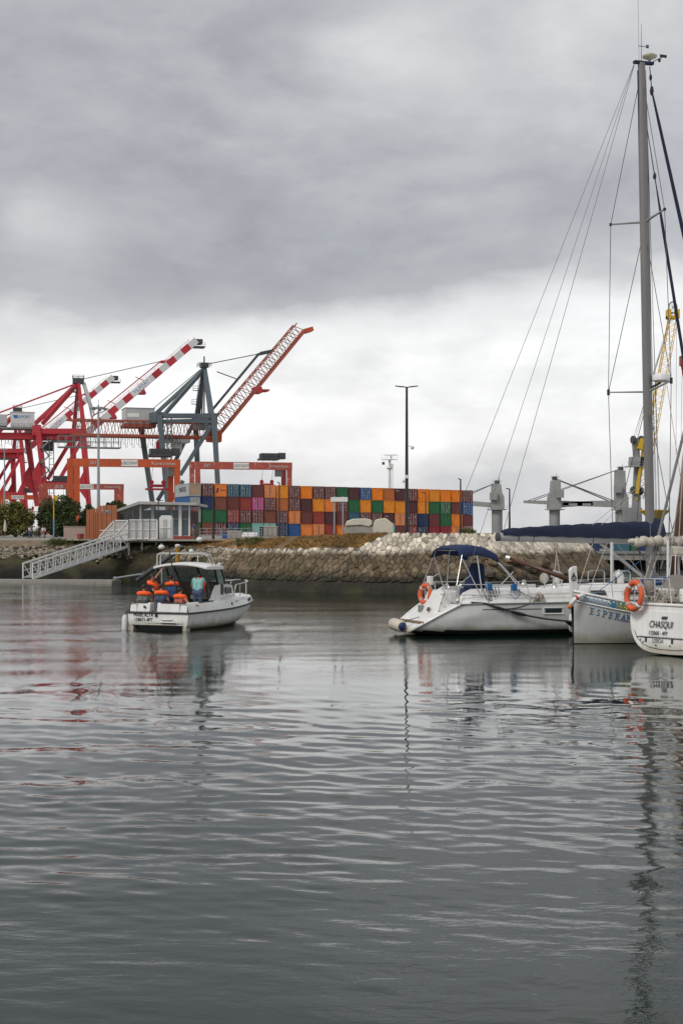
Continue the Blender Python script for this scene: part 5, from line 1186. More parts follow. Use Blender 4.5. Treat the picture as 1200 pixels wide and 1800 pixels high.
def quay_things():
    # the concrete blocks on the pier
    t = thing('concrete_block', 'weathered grey concrete block with overhanging top on the pier edge', 'concrete block', WX(636, 95, 3.5)); Y = 95
    def P(px, py, d=0): return W(px, py, Y)+Vector((0, d, 0))
    b = MB(); b.prism([P(606, 938), P(604, 929), P(608, 924), P(655, 925), P(655, 938)], (0, 1.2, 0)); b.build('base', M_CONC, t, bevel=.05)
    b = MB(); b.prism([P(606, 924.5, -.1), P(609, 916, -.1), P(620, 912, -.1), P(642, 911, -.1), P(653.5, 914, -.1), P(654, 922, -.1), P(648, 926, -.1), P(634, 923, -.1)], (0, 1.5, 0)); b.build('cap', M_PALECONC, t, bevel=.06)
    t = thing('concrete_block', 'pale yellowish concrete block with faceted corners on the pier edge', 'concrete block', WX(672, 95, 3.5))
    b = MB(); b.prism([P(655, 938), P(654, 927), P(660, 913), P(676, 910.5), P(679, 911), P(692, 922), P(692, 938)], (0, 1.3, 0)); b.build('block', M_PALECONC, t, bevel=.08)
    # sign on two posts
    t = thing('signboard', 'blank pale signboard on two tall posts before the containers', 'sign', WX(595, 98, 3.55)); Y = 98
    for px in (587.5, 602.5): b = MB(); b.tube((WX(px, Y, 0).x, Y, 3.3), (WX(px, Y, 0).x, Y, EYE+(HZ-872)*Y/F), .05); b.build('post', M_POLE, t)
    b = MB(); a, c = P(581, 874), P(611, 882); b.box(((a.x+c.x)/2, Y-.09, (a.z+c.z)/2), (c.x-a.x, .05, a.z-c.z)); b.build('panel', M_WPAINT, t, bevel=.01)
    # cabinets, box and railing on the quay
    Y = 140
    for x0, x1, y0, y1, m, lab in ((399, 424, 934, 947, M_CONC, 'low grey ribbed concrete box on the quay beside the blue bin'), (463, 487, 926, 943, M_CONC, 'grey electrical cabinet beside the walking person')):
        a, c = W(x0, y0, Y), W(x1, y1, Y); t = thing('cabinet', lab, 'cabinet', ((a.x+c.x)/2, Y, c.z)); b = MB(); b.box(((a.x+c.x)/2, Y+.4, (a.z+c.z)/2), (c.x-a.x, .8, a.z-c.z)); b.build('housing', m, t, bevel=.03)
        for i in range(3):
            d = MB(); w_ = (c.x-a.x)/3; d.box((a.x+w_*(i+.5), Y-.02, (a.z+c.z)/2), (w_-.08, .05, (a.z-c.z)*.85)); d.build('door', m, t)
        d = MB(); d.box(((a.x+c.x)/2, Y+.4, a.z+.03), (c.x-a.x+.1, .9, .06)); d.build('lid', M_PALECONC, t)
    a, c = W(456, 926, Y), W(463, 943, Y); t = thing('cabinet', 'narrow black locker against the grey electrical cabinet', 'cabinet', (a.x+.18, Y, c.z)); b = MB(); b.box(((a.x+c.x)/2, Y+.4, (a.z+c.z)/2), (c.x-a.x-.03, .7, a.z-c.z)); b.build('housing', M_DARK, t); d = MB(); d.box(((a.x+c.x)/2, Y+.03, (a.z+c.z)/2), (c.x-a.x-.1, .04, (a.z-c.z)*.9)); d.build('door', M_GASKET, t)
    a, c = W(390, 937, Y), W(399, 947, Y); t = thing('bin', 'small blue bin beside the low grey concrete box', 'bin', (a.x+.25, Y, c.z)); b = MB(); b.box(((a.x+c.x)/2, Y+.3, (a.z+c.z)/2), (c.x-a.x-.06, .6, a.z-c.z)); b.build('body', CM['blue'], t, bevel=.03); b = MB(); b.box(((a.x+c.x)/2, Y+.3, a.z+.03), (c.x-a.x, .66, .05)); b.build('lid', CM['navy'], t)
    a, c = W(424.5, 936, Y), W(452, 943, Y); t = thing('barrier', 'long white barrier block behind the walking person', 'barrier', ((a.x+c.x)/2, Y, c.z)); b = MB(); b.prism([(a.x, Y, c.z), (a.x, Y+.6, c.z), (a.x, Y+.42, a.z), (a.x, Y+.18, a.z)], (c.x-a.x, 0, 0)); b.build('block', M_WPAINT, t); b = MB(); b.box(((a.x+c.x)/2, Y+.3, a.z+.02), (c.x-a.x, .2, .04)); b.build('cap', M_CONC, t)
    t = thing('railing', 'thin grey railing along the quay in front of the pale teal containers', 'railing', WX(425, 136, 3.1))
    for px in range(352, 462, 12): b = MB(); x = WX(px, 136, 0).x; b.tube((x, 136, 2.9), (x, 136, EYE+(HZ-929)*136/F), .03, n=6); b.build('post', M_POLE, t)
    for py in (929, 935, 940): b = MB(); b.tube(W(352, py, 136), W(461, py, 136), .022, n=6); b.build('rail', M_POLE, t)
    # yellow bollard with a white cap on the wall, white buoys
    Y = 101; p = W(312.5, 976, Y); t = thing('bollard', 'rusty yellow mooring post with white cap on the quay wall', 'bollard', p); b = MB(); b.tube(p-Vector((0, 0, .5)), W(312.5, 961, Y), .17); b.build('post', mat('rusty_yellow', (.34, .18, .03), .7, var=.3, vs=6), t); b = MB(); b.lathe([(.19, 0), (.2, .1), (.13, .16), (.03, .18)], W(312.5, 961, Y)+Vector((0, 0, .005)), 12); b.build('cap', M_WPAINT, t)
    for i, (px, py, Y, lab) in enumerate(((284, 962, 103.5, 'white buoy lying on the quay wall above the dark pipe'), (351, 948.5, 101.4, 'white buoy lying at the top of the bank beside the pavilion'))):
        p = W(px, py, Y); t = thing('buoy', lab, 'buoy', p-Vector((0, 0, .2)), group='white buoys on the quay wall'); b = MB(); b.ell(p, (.24, .24, .2), 12, 8); b.build('float', M_WPAINT, t, smooth='all'); b = MB(); b.path([p+Vector((.06*math.cos(a), 0, .22+.06*math.sin(a))) for a in (2*math.pi*q/10 for q in range(10))], .015, 5, closed=True); b.build('eye', M_POLE, t)
    t = thing('pipe', 'dark iron pipe slanting down the mossy quay wall behind the motor boat', 'pipe', W(240, 1020, 100)); b = MB(); b.tube(W(240, 1021, 100.2), W(322, 961, 101.5), .16, n=10); b.build('tube', M_DARK, t); b = MB(); b.bar(W(250, 1018, 101), W(252, 1005, 103), .1); b.bar(W(300, 980, 100.8), W(302, 972, 103), .1); b.build('bracket', M_DARK, t)
    # radar mast of a ship behind the stack
    Y = 430; k = Y/F; x = WX(684.5, Y, 0).x; t = thing('radar_mast', 'white radar mast of a ship rising above the containers', 'mast', (x, Y, 3))
    b = MB(); b.tube((x, Y, 3), (x, Y, EYE+(HZ-808)*k), .55, .4, n=10); b.tube((x+.9, Y, 3), (x+.9, Y, EYE+(HZ-822)*k), .1); b.build('pole', M_WPAINT, t)
    b = MB(); z = EYE+(HZ-808)*k; b.bar((x-2.4, Y, z), (x+2.4, Y, z), .3, .25); b.box((x, Y, z), (2.2, 2, .2)); railing(b, [(x-2.4, Y-.8, z), (x+2.4, Y-.8, z)], 1.4, .07, 1.2); z2 = EYE+(HZ-823)*k; b.lathe([(.5, -.4), (1.0, 0), (1.0, .2)], (x, Y, z2), 10); b.box((x+.8, Y, z2+.8), (.8, .8, 1)); b.build('platform', M_WPAINT, t)
    b = MB(); z = EYE+(HZ-800)*k; b.tube((x+.4, Y, z-1.3), (x+.4, Y, z-.1), .3); b.bar((x-1.6, Y, z), (x+2.3, Y, z), .35, .3); b.build('radar_scanner', M_WPAINT, t)
    b = MB(); b.box((x-1.9, Y, EYE+(HZ-811)*k-.6), (.8, .7, .8)); b.build('horn', M_DARK, t)
quay_things()

# ---------------------------------------------------------------- gangway, platform and pontoon
def gangway():
    A0, A1 = Vector((-23.0, 104.4, .30)), Vector((-17.0, 110.6, 2.55))       # middle of the foot and of the head
    d = (A1-A0); h = Vector((d.x, d.y, 0)).normalized(); sd = Vector((h.y, -h.x, 0))    # sd points to the near side
    t = thing('gangway', 'long white lattice gangway sloping from the pontoon up to the quay platform', 'gangway', A0)
    H = Vector((0, 0, 1.08)); n = 13
    for s in (-.62, .62):
        o = sd*s; nm = MB()
        nm.bar(A0+o, A1+o, .13, .14); nm.build('bottom_chord', M_WPAINT, t)
        nm = MB(); nm.bar(A0+o+H, A1+o+H, .12, .12); nm.build('handrail', M_WPAINT, t)
        for i in range(n+1):
            p = A0.lerp(A1, i/n)+o; q = MB(); q.bar(p, p+H, .085); q.build('upright', M_WPAINT, t)
            if i < n: q = MB(); p2 = A0.lerp(A1, (i+1)/n)+o; q.bar(p+H, p2, .065); q.build('diagonal', M_WPAINT, t)
        nm = MB(); nm.bar(A0+o+H*.5, A1+o+H*.5, .04); nm.build('mid_rail', M_WPAINT, t)
    k = 40
    for i in range(k):
        q = MB(); a, b = A0.lerp(A1, i/k), A0.lerp(A1, (i+.92)/k); q.bar(a+Vector((0, 0, .06)), b+Vector((0, 0, .06)), 1.1, .04); q.build('plank', M_GREYSTEEL, t)
    # platform with white framed screens at the head
    Y = 112.6; z0 = 3.06
    f = thing('screen_fence', 'white framed mesh screens round the gangway platform', 'fence', WX(240, Y, z0))
    M_MESH = bpy.data.materials.new('white_mesh'); M_MESH.use_nodes = True; b_ = M_MESH.node_tree.nodes['Principled BSDF']; b_.inputs['Base Color'].default_value = (.62, .62, .60, 1); b_.inputs['Alpha'].default_value = .5; b_.inputs['Roughness'].default_value = .7
    def screen(pts):
        q = MB(); n = len(pts)
        for i in range(n): q.bar(pts[i], pts[(i+1) % n], .09)
        lo, hi = min(p.z for p in pts), max(p.z for p in pts); mid = lerp(lo, hi, .48)
        xs = [p.x for p in pts]; q.bar(Vector((min(xs)+.05, pts[0].y, mid)), Vector((max(xs)-.05, pts[0].y, mid)), .06)
        o = q.build('screen_frame', M_WPAINT, f); g = MB(); g.add([p+Vector((0, .02, 0)) for p in pts], [tuple(range(n))]); g.build('mesh_panel', M_MESH, o, fix=False, solid=.008)
    def pt(px, py, y=Y): return W(px, py, y)
    screen([pt(175, 948), pt(175, 943), pt(201, 915), pt(201, 948)]); screen([pt(202, 948), pt(202, 915), pt(227, 915), pt(227, 948)])
    Yn = 110.6
    xs = [227.5, 240, 252, 264, 277]
    screen([pt(203, 945, Yn), pt(203, 941, Yn), pt(227, 914, Yn), pt(227, 945, Yn)])
    for a, b in zip(xs, xs[1:]): screen([pt(a, 947, Yn), pt(a, 914, Yn), pt(b-.6, 914, Yn), pt(b-.6, 947, Yn)])
    p = MB(); c = WX(240, 112, 3.0); p.box((c.x-.2, 111.9, 2.98), (5.4, 3.4, .14)); p.build('platform_deck', M_CONC, f)
    for px in (205, 227, 250, 275): q = MB(); x = WX(px, Yn, 0).x; q.bar((x, Yn, 1.9), (x, Yn, 2.91), .14); q.build('support', M_WPAINT, f)
    bt = thing('ticket_booth', 'tall white booth at the end of the gangway platform', 'booth', WX(291, 111.5, 3.06)); Yb = 111.5
    q = MB(); q.prism([pt(280, 948, Yb), pt(280, 911, Yb), pt(284, 906, Yb), pt(299, 906, Yb), pt(302, 911, Yb), pt(302, 948, Yb)], (0, 1.0, 0)); q.build('shell', M_WPAINT, bt, bevel=.02)
    for a, b in ((282.5, 287), (288.5, 293.5), (295, 300)): q = MB(); p0, p1 = pt(a, 913, Yb), pt(b, 946, Yb); q.box(((p0.x+p1.x)/2, Yb-.02, (p0.z+p1.z)/2), (p1.x-p0.x, .05, p0.z-p1.z)); q.build('panel', M_HOUSE if a > 288 and a < 294 else M_WPAINT, bt)
    q = MB(); q.bar(pt(281, 928, Yb)-Vector((0, .06, 0)), pt(301, 928, Yb)-Vector((0, .06, 0)), .07); q.build('rail', M_WPAINT, bt)
    # floating pontoon
    pn = thing('pontoon', 'low grey floating pontoon at the foot of the white gangway', 'pontoon', (-27, 104, 0))
    q = MB(); q.bar((-48, 107.6, .02), (-16.2, 102.6, .02), 2.2, .36); q.build('float', M_CONC, pn)
    nb = 60
    for i in range(nb):
        a, b = Vector((-48, 107.6, .215)).lerp(Vector((-16.2, 102.6, .215)), i/nb), Vector((-48, 107.6, .215)).lerp(Vector((-16.2, 102.6, .215)), (i+.93)/nb); q = MB(); q.bar(a, b, 2.1, .05); q.build('plank', M_CONC, pn)
    q = MB(); q.tube((-16.4, 103.2, .35), W(250, 1009, 99.5), .07); pp = thing('strut', 'pale mooring strut from the pontoon end to the quay wall', 'pole', (-16.4, 103.2, .35)); q.build('tube', M_POLE, pp); q = MB(); q.lathe([(.14, -.05), (.14, .1)], (-16.4, 103.2, .36), 10); q.build('collar', M_POLE, pp)
gangway()

# ---------------------------------------------------------------- boulders under the round head, the far quay
def far_side():
    rr = random.Random(12)
    WH = {905: 'large brown boulder under the middle of the brown bowsprit', 935: 'pale flat boulder high up behind the bowsprit', 768: 'small dark boulder at the waterline under the aft end of the navy bimini', 800: 'dark boulder at the wall foot below the middle of the navy bimini',
          830: 'pale brown boulder beside the navy binnacle cover', 870: 'dark boulder under the forward end of the navy bimini', 890: 'pale boulder high on the wall beside the tip of the bowsprit', 960: 'dark boulder behind the cream horseshoe bag', 990: 'pale boulder beside the emblem of the stem head',
          1020: 'broad dark boulder behind the white dorade vent', 850: 'low dark boulder at the waterline behind the blue line bags', 1050: 'last pale boulder at the tip of the round pier end'}
    for px, py, w_, lab in ((905, 1003, 26, 0), (935, 990, 30, 1), (768, 1032, 22, 0), (800, 1024, 30, 0), (830, 1016, 34, 1), (870, 1012, 28, 0), (890, 992, 22, 1), (960, 1003, 30, 0), (990, 996, 28, 1), (1020, 1012, 34, 0), (850, 1034, 26, 0), (1050, 1016, 28, 1)):
        s = s_at(px); f = foot(s); Y = f.y-.5; z = max(.05, EYE+(HZ-py)*Y/F)
        p = face(s, z, .15); r = w_*p.y/F*.5
        b = MB(); rock(b, (0, 0, 0), (r*1.15, r*.9, r*.62), rr, 10, 7)
        o = b.build('boulder', M_STONE if lab else M_BOULDER, None, smooth=40, fix=False); o.location = p; _tag(o, WH[px], 'boulder', 'boulders along the foot of the pier')
    # far quay
    t = thing('far_quay', 'concrete quay with dark open underside beyond the round pier end', 'quay', (28, 150, 0))
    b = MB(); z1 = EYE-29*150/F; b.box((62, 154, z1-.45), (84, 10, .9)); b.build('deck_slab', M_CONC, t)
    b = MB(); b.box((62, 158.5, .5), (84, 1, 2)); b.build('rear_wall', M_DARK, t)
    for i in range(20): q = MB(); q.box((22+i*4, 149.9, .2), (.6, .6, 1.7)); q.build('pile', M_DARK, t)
    q = MB(); q.bar((20.3, 148.9, z1-.1), (103, 148.9, z1-.1), .12, .3); q.build('fender_rail', M_GREYSTEEL, t)
    spec = [('crate', 1012, 30, 1.1, 1.5, 'grey', 'grey machinery crate standing first on the far quay'), ('crate', 1038, 26, 1.6, 1.2, 'navy', 'dark blue crate on the far quay under the furled sail'), ('crate', 1090, 34, 1.9, 1.0, 'teal blue', 'teal blue skip on the far quay behind the standing rigging'),
            ('crate', 1108, 20, .9, 1.5, 'green', 'green crate on the far quay behind the silver mast'), ('crate', 1135, 34, 2.0, 1.3, 'navy', 'long navy crate on the far quay beside the mast'), ('crate', 1165, 26, 1.2, 1.9, 'grey', 'tall grey crate on the far quay near the wooden mast'), ('crate', 1190, 30, 1.5, 1.5, 'blue', 'bright blue crate on the far quay behind the wooden mast')]
    for nme, px, w_, ww, hh, c, lab in spec:
        Y = 153; x = WX(px, Y, 0).x; r = thing(nme, lab, 'crate', (x, Y, z1)); b = MB(); b.box((x, Y, z1+hh*.5), (ww, 1.4, hh)); b.build('body', CM[c], r)
        for q_ in (-.35, 0, .35): b = MB(); b.box((x+ww*q_, Y-.73, z1+hh*.5), (.1, .06, hh*.9)); b.build('rib', CM[c], r)
        b = MB(); b.box((x, Y, z1+hh+.04), (ww+.1, 1.5, .08)); b.build('lid', M_DARK, r)
M_BOULDER = mat('dark_boulder', (.085, .070, .05), .85, var=.4, vs=1.5, bump=.6, bs=4)
far_side()
# ---------------------------------------------------------------- boats
M_BGLASS = bpy.data.materials.new('cabin_glass'); M_BGLASS.use_nodes = True
_b = M_BGLASS.node_tree.nodes['Principled BSDF']; _b.inputs['Base Color'].default_value = (.26, .37, .33, 1); _b.inputs['Roughness'].default_value = .08; _b.inputs['Alpha'].default_value = .45
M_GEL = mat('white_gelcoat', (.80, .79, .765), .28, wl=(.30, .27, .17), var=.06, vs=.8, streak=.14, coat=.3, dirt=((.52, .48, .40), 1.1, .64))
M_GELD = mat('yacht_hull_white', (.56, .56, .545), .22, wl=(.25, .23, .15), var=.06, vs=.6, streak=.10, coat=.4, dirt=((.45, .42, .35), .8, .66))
M_BOOT = mat('dark_antifouling', (.012, .014, .016), .6, var=.3); M_BLACK = mat('black_trim', (.012, .012, .013), .5)
M_NAVY = mat('navy_canvas', (.010, .022, .075), .9, var=.2, vs=1.5, bump=.4, bs=3); M_NAVY2 = mat('dark_sail_cover', (.009, .015, .044), .85, var=.25, vs=1.2, bump=.5, bs=2.5)
M_INOX = mat('stainless_tube', (.58, .58, .57), .25, .6, var=.05); M_ALU = mat('mast_aluminium', (.19, .185, .18), .4, .25, var=.08, vs=.5, streak=.1); M_ALUD = mat('boom_aluminium', (.40, .40, .385), .42, .2, var=.08, vs=.6)
M_WIRE = mat('rigging_wire', (.085, .085, .09), .45, .3); M_WOOD = mat('varnished_wood', (.085, .035, .02), .45, var=.3, vs=3); M_TEAK = mat('teak', (.21, .15, .10), .8, var=.25, vs=4)
M_ROPE = mat('pale_rope', (.40, .36, .30), .9, var=.25, vs=12); M_DROPE = mat('dark_rope', (.03, .03, .033), .9); M_RING = mat('lifebuoy_orange', (.62, .105, .035), .65, var=.2, vs=5)
M_CREAM = mat('cream_canvas_sail', (.50, .46, .39), .9, var=.2, vs=5, bump=.6, bs=9); M_GREYCANVAS = mat('grey_canvas', (.235, .215, .20), .9, var=.1, vs=3, bump=.3, bs=6)
M_HATCH = mat('dark_hatch_glass', (.02, .028, .032), .12); M_BLUEROPE = mat('blue_webbing', (.015, .12, .30), .8); M_INK = mat('black_lettering', (.015, .015, .018), .6); M_BLUEINK = mat('steel_blue_lettering', (.07, .16, .26), .6)
M_FEND = mat('cream_fender', (.55, .50, .41), .5, var=.1, vs=4); M_DECK = mat('pale_deck', (.52, .51, .48), .7, var=.08, vs=3)

def resample(P, n, axis):
    P = np.moveaxis(np.asarray(P, float), axis, 0); k = len(P); Q = np.concatenate([[2*P[0]-P[1]], P, [2*P[-1]-P[-2]]]); out = []
    for i in range(n+1):
        t = i/n*(k-1); j = min(int(t), k-2); u = t-j; a, b, c, d = Q[j:j+4]
        out.append(.5*((2*b)+(c-a)*u+(2*a-5*b+4*c-d)*u*u+(3*b-a-3*c+d)*u**3))
    return np.moveaxis(np.array(out), 0, axis)
class Hull:
    "lofted from half sections listed from stern to bow, each from the keel up to the sheer; y is the half breadth"
    def __init__(s, st, nu=44, nv=14):
        g = resample(resample(st, nv, 1), nu, 0); g[..., 1] = np.maximum(g[..., 1], 0); s.g = g; s.nu, s.nv = nu, nv
    def at(s, u, v, side=-1, out=0.0):
        "point on the skin: u from stern to bow, v from keel to sheer, side -1 starboard"
        a = u*s.nu; b = v*s.nv; i, j = min(int(a), s.nu-1), min(int(b), s.nv-1); fa, fb = a-i, b-j
        p = (s.g[i, j]*(1-fa)+s.g[i+1, j]*fa)*(1-fb)+(s.g[i, j+1]*(1-fa)+s.g[i+1, j+1]*fa)*fb
        return Vector((p[0], side*(p[1]+out), p[2]))
    def v_at(s, u, z):
        lo, hi = 0.0, 1.0
        for _ in range(30):
            m = (lo+hi)/2
            if s.at(u, m).z < z: lo = m
            else: hi = m
        return lo
    def u_at(s, x, v=1.0):
        lo, hi = 0.0, 1.0
        for _ in range(30):
            m = (lo+hi)/2
            if s.at(m, v).x < x: lo = m
            else: hi = m
        return lo
    def skin(s, mats, root, boot=.1):
        g = s.g; full = np.concatenate([g[:, ::-1]*[1, 1, 1], g[:, 1:]*[1, -1, 1]], 1); mb = MB(); n = full.shape[1]
        mb.grid([[Vector(p) for p in r] for r in full])
        mb.m = [1 if sum(mb.v[i][2] for i in f)/4 < boot else 0 for f in mb.f]
        return mb.build('hull', mats, root, smooth='all', merge=True)
    def line(s, v=None, z=None, u0=0, u1=1, n=40, side=-1, out=0.0):
        return [s.at(u, v if v is not None else s.v_at(u, z), side, out) for u in (lerp(u0, u1, i/n) for i in range(n+1))]
    def transom(s, mats, root, name='transom', out=.0):
        e = s.g[0]; pts = [Vector((p[0]-out, p[1], p[2])) for p in e]+[Vector((p[0]-out, -p[1], p[2])) for p in e[::-1]][:-1]
        mb = MB(); mb.add(pts, [tuple(range(len(pts)))]); return mb.build(name, mats, root, fix=False)
    def deck(s, mat_, root, u0=0, u1=1, dz=0.0, camber=.06, name='deck', v=1.0):
        rows = []
        for i in range(31):
            p = s.at(lerp(u0, u1, i/30), v); rows.append([Vector((p.x, p.y*k, p.z+dz+camber*(1-k*k))) for k in (-1, -.66, -.33, 0, .33, .66, 1)])
        mb = MB(); mb.grid(rows); return mb.build(name, mat_, root, smooth='all')
def arch(a, b, h, n=8, lean=(0, 0, 0)):
    "tube line: up from a, over and down to b"
    a, b = Vector(a), Vector(b); up = Vector((0, 0, h)); l = Vector(lean); A, B = a+up+l, b+up+l; d = (B-A); r = min(.12, d.length*.3); e = d.normalized()*r
    return [a, A-Vector((0, 0, r)), A-Vector((0, 0, r*.3))+e*.3, A+e, B-e, B-Vector((0, 0, r*.3))-e*.3, B-Vector((0, 0, r)), b]
def lifebuoy(name, label, c, axis, R0, r, group='orange lifebuoys on the yachts'):
    t = thing(name, label, 'lifebuoy', c, group=group); ax = Vector(axis).normalized(); s = ax.cross((0, 0, 1)).normalized(); u = s.cross(ax); c = Vector(c)
    f = lambda a, rr=R0: c+s*(rr*math.cos(a)*.86)+u*(rr*math.sin(a))
    b = MB(); b.path([f(2*math.pi*i/32) for i in range(32)], r, 10, closed=True); b.build('ring', M_RING, t, smooth='all')
    for q in range(4):
        a = math.pi/4+q*math.pi/2; b = MB(); b.path([f(a+d) for d in (-.12, 0, .12)], r*1.06, 10); b.build('band', M_ROPE if q % 2 else M_WPAINT, t, smooth='all')
    b = MB()
    for q in range(4):
        a = math.pi/4+q*math.pi/2; b.path([f(a+math.pi/2*k/8, R0+r*(1.0+.55*math.sin(math.pi*k/8))) for k in range(9)], .012, 5)
    b.build('grab_line', M_ROPE, t); return t

def motor_boat():
    th = R(22.8); loc = Vector((-6.72, 52.1, 0)); rz = R(90)-th
    root = thing('motor_boat', 'white cabin motor boat carrying people in orange life jackets', 'motor boat', loc, rz)
    m = Matrix.Translation(loc) @ Matrix.Rotation(rz, 4, 'Z')
    st = []
    for x, b, zr, yc, zc, zk in ((0, 1.30, .64, 1.18, .10, -.28), (1.5, 1.37, .65, 1.24, .08, -.32), (3.2, 1.37, .68, 1.2, .10, -.32), (4.8, 1.22, .75, .98, .2, -.28), (6.0, .84, .84, .52, .36, -.05), (6.55, .38, .91, .16, .56, .3), (6.85, .03, .96, .01, .7, .6)):
        st.append([(x, 0, zk), (x, yc*.6, lerp(zk, zc, .55)), (x, yc, zc), (x+.05*(x > 5), lerp(yc, b, .65), lerp(zc, zr, .5)), (x+.12*(x > 5), b, zr)])
    h = Hull(st, 36, 12); h.skin([M_GEL, M_BOOT], root, -.02)
    # transom: upper plate, dark recess under the bathing platform, the two quarter pods
    b = MB(); b.add([(0, 1.28, .64), (0, -1.28, .64), (0, -1.22, .18), (0, 1.22, .18)], [(0, 1, 2, 3)]); b.build('transom', M_GEL, root, fix=False)
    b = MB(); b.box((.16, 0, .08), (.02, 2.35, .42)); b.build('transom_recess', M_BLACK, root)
    for s in (1, -1): b = MB(); b.prism([(0, s*1.19, .19), (0, s*1.0, .19), (0, s*1.06, -.2), (0, s*1.16, -.2)], (.3, 0, 0)); b.build('quarter_pod', M_GEL, root, bevel=.02)
    b = MB(); b.bar((-.04, 1.05, .175), (-.04, -1.05, .175), .10, .03); b.build('platform_edge', M_BLACK, root)
    b = MB()
    for p, q in (((-.06, -.15, .30), (-.06, -.75, .30)), ((-.06, -.2, .38), (-.06, -.62, .40))): b.tube(p, q, .025, n=6)
    for y in (-.2, -.62): b.tube((-.06, y-.1, .27), (-.06, y, .40), .02, n=6)
    b.build('boarding_step', M_INOX, root)
    b = MB(); b.box((-.02, .05, .55), (.05, .09, .12)); b.build('drain', M_BLACK, root)
    rub = MB(); rub.path(h.line(v=1, side=-1, out=.015), .035, 6); rub.path(h.line(v=1, side=1, out=.015), .035, 6); rub.path([(-.02, 1.31, .64), (-.02, -1.31, .64)], .035, 6); rub.build('rubbing_strake', M_BLACK, root)
    # bulwark and deck mouldings
    def bz(x): return interp(x, [0, 2.5, 4, 5.5, 7.1], [1.0, 1.0, 1.06, 1.10, 1.06])
    for s in (1, -1):
        rows = []
        for i in range(37):
            u = i/36; p = h.at(u, 1, s); x = p.x; y = abs(p.y); k = min(1, y/.45)
            inner = max(0, y-.40); zi = .28 if x < 3.4 else bz(x)-.01
            rows.append([Vector((x, s*max(0, y-.0), p.z+.01)), Vector((x, s*max(0, y-.05*k), lerp(p.z, bz(x), .6))), Vector((x, s*max(0, y-.11*k), bz(x)-.02)), Vector((x, s*max(0, y-.15*k), bz(x))), Vector((x, s*inner, bz(x)+.01)), Vector((x, s*max(0, inner-.02), zi))])
        b = MB(); b.grid(rows); b.build('bulwark', M_GEL, root, smooth=35)
    fd = []
    for i in range(19):
        u = lerp(h.u_at(3.4), 1, i/18); p = h.at(u, 1, 1); y = max(0, p.y-.39); fd.append([Vector((p.x, y*k, bz(p.x)+.0+.05*(1-k*k))) for k in (-1, -.5, 0, .5, 1)])
    b = MB(); b.grid(fd); b.build('foredeck', M_GEL, root, smooth='all')
    b = MB(); b.box((1.75, 0, .25), (3.5, 2.1, .04)); b.build('cockpit_sole', M_DECK, root)
    for y0, y1 in ((1.2, .36), (.06, -1.2)):
        b = MB(); b.prism([(.02, y0, .66), (.42, y0, .66), (.38, y0, 1.0), (.08, y0, 1.0)], (0, y1-y0, 0)); b.build('stern_coaming', M_GEL, root, bevel=.03)
        b = MB(); b.bar((.10, y0-.15, 1.004), (.10, y1+.1, 1.004), .09, .03); b.build('trim_strip', M_BLACK, root)
    b = MB(); b.bar((.9, -1.22, 1.015), (2.0, -1.22, 1.02), .07, .03); b.build('trim_strip', M_BLACK, root)
    b = MB(); b.lathe([(.035, 0), (.05, .05)], (.3, -1.0, 1.0), 8); b.lathe([(.035, 0), (.05, .05)], (.03, .55, .85), 8, ax=(-1, 0, 0)); b.build('cleat', M_BLACK, root)
    # cabin: trunk forward, wheelhouse with slanted windows, hard top
    tr = [[(2.9, y, 1.0), (2.9, y*.97, 1.62), (3.4, y*.95, 1.63), (4.35, y*.82, 1.52), (4.9, y*.62, 1.12)] for y in (-1.0, 1.0)]
    b = MB(); b.prism(tr[0], (0, 0, 0)); b = MB(); b.grid([[Vector(p) for p in tr[0]], [Vector((p[0], 0, p[2]+.04)) for p in tr[0]], [Vector(p) for p in tr[1]]])
    for q in tr: b.add([Vector(p) for p in q], [tuple(range(5))])
    b.build('trunk_cabin', M_GEL, root, smooth=30)
    b = MB(); b.prism([(3.55, -.94, 1.22), (4.2, -.845, 1.22), (4.15, -.845, 1.44), (3.55, -.94, 1.48)], (0, -.035, 0)); b.build('cabin_window', M_HATCH, root)
    def frame(p, q): b = MB(); b.bar(p, q, .07, .05); b.build('pillar', M_GEL if False else M_BLACK, root)
    TOP = {(-1): [(1.8, -1.05, 2.22), (2.45, -1.05, 2.24), (3.0, -1.02, 2.24)], 1: [(1.8, 1.05, 2.22), (2.45, 1.05, 2.24), (3.0, 1.02, 2.24)]}
    LOW = {s: [(1.95, s*1.03, 1.05), (2.75, s*1.03, 1.60), (3.45, s*.97, 1.60)] for s in (-1, 1)}
    for s in (-1, 1):
        for a, c in zip(TOP[s], LOW[s]): frame(a, c)
        for i in (0, 1):
            b = MB(); b.add([TOP[s][i], TOP[s][i+1], LOW[s][i+1], (LOW[s][i][0], LOW[s][i][1], 1.58) if i == 0 else LOW[s][i]], [(0, 1, 2, 3)])
            if i == 1 or s == 1: b.build('side_window', M_BGLASS, root, fix=False, solid=.01)
        b = MB(); b.prism([(2.0, s*1.035, 1.0), (2.95, s*1.035, 1.0), (2.95, s*1.035, 1.6), (2.55, s*1.035, 1.58), (2.15, s*1.035, 1.1)], (0, -s*.04, 0)); b.build('cabin_side', M_GEL, root)
    for y0, y1 in ((-1.0, -.03), (.03, 1.0)):
        b = MB(); b.add([(3.0, y0, 2.24), (3.0, y1, 2.24), (3.45, y1*.96, 1.62), (3.45, y0*.96, 1.62)], [(0, 1, 2, 3)]); b.build('windscreen', M_BGLASS, root, fix=False, solid=.01)
    frame((3.0, 0, 2.24), (3.45, 0, 1.62))
    rows = []
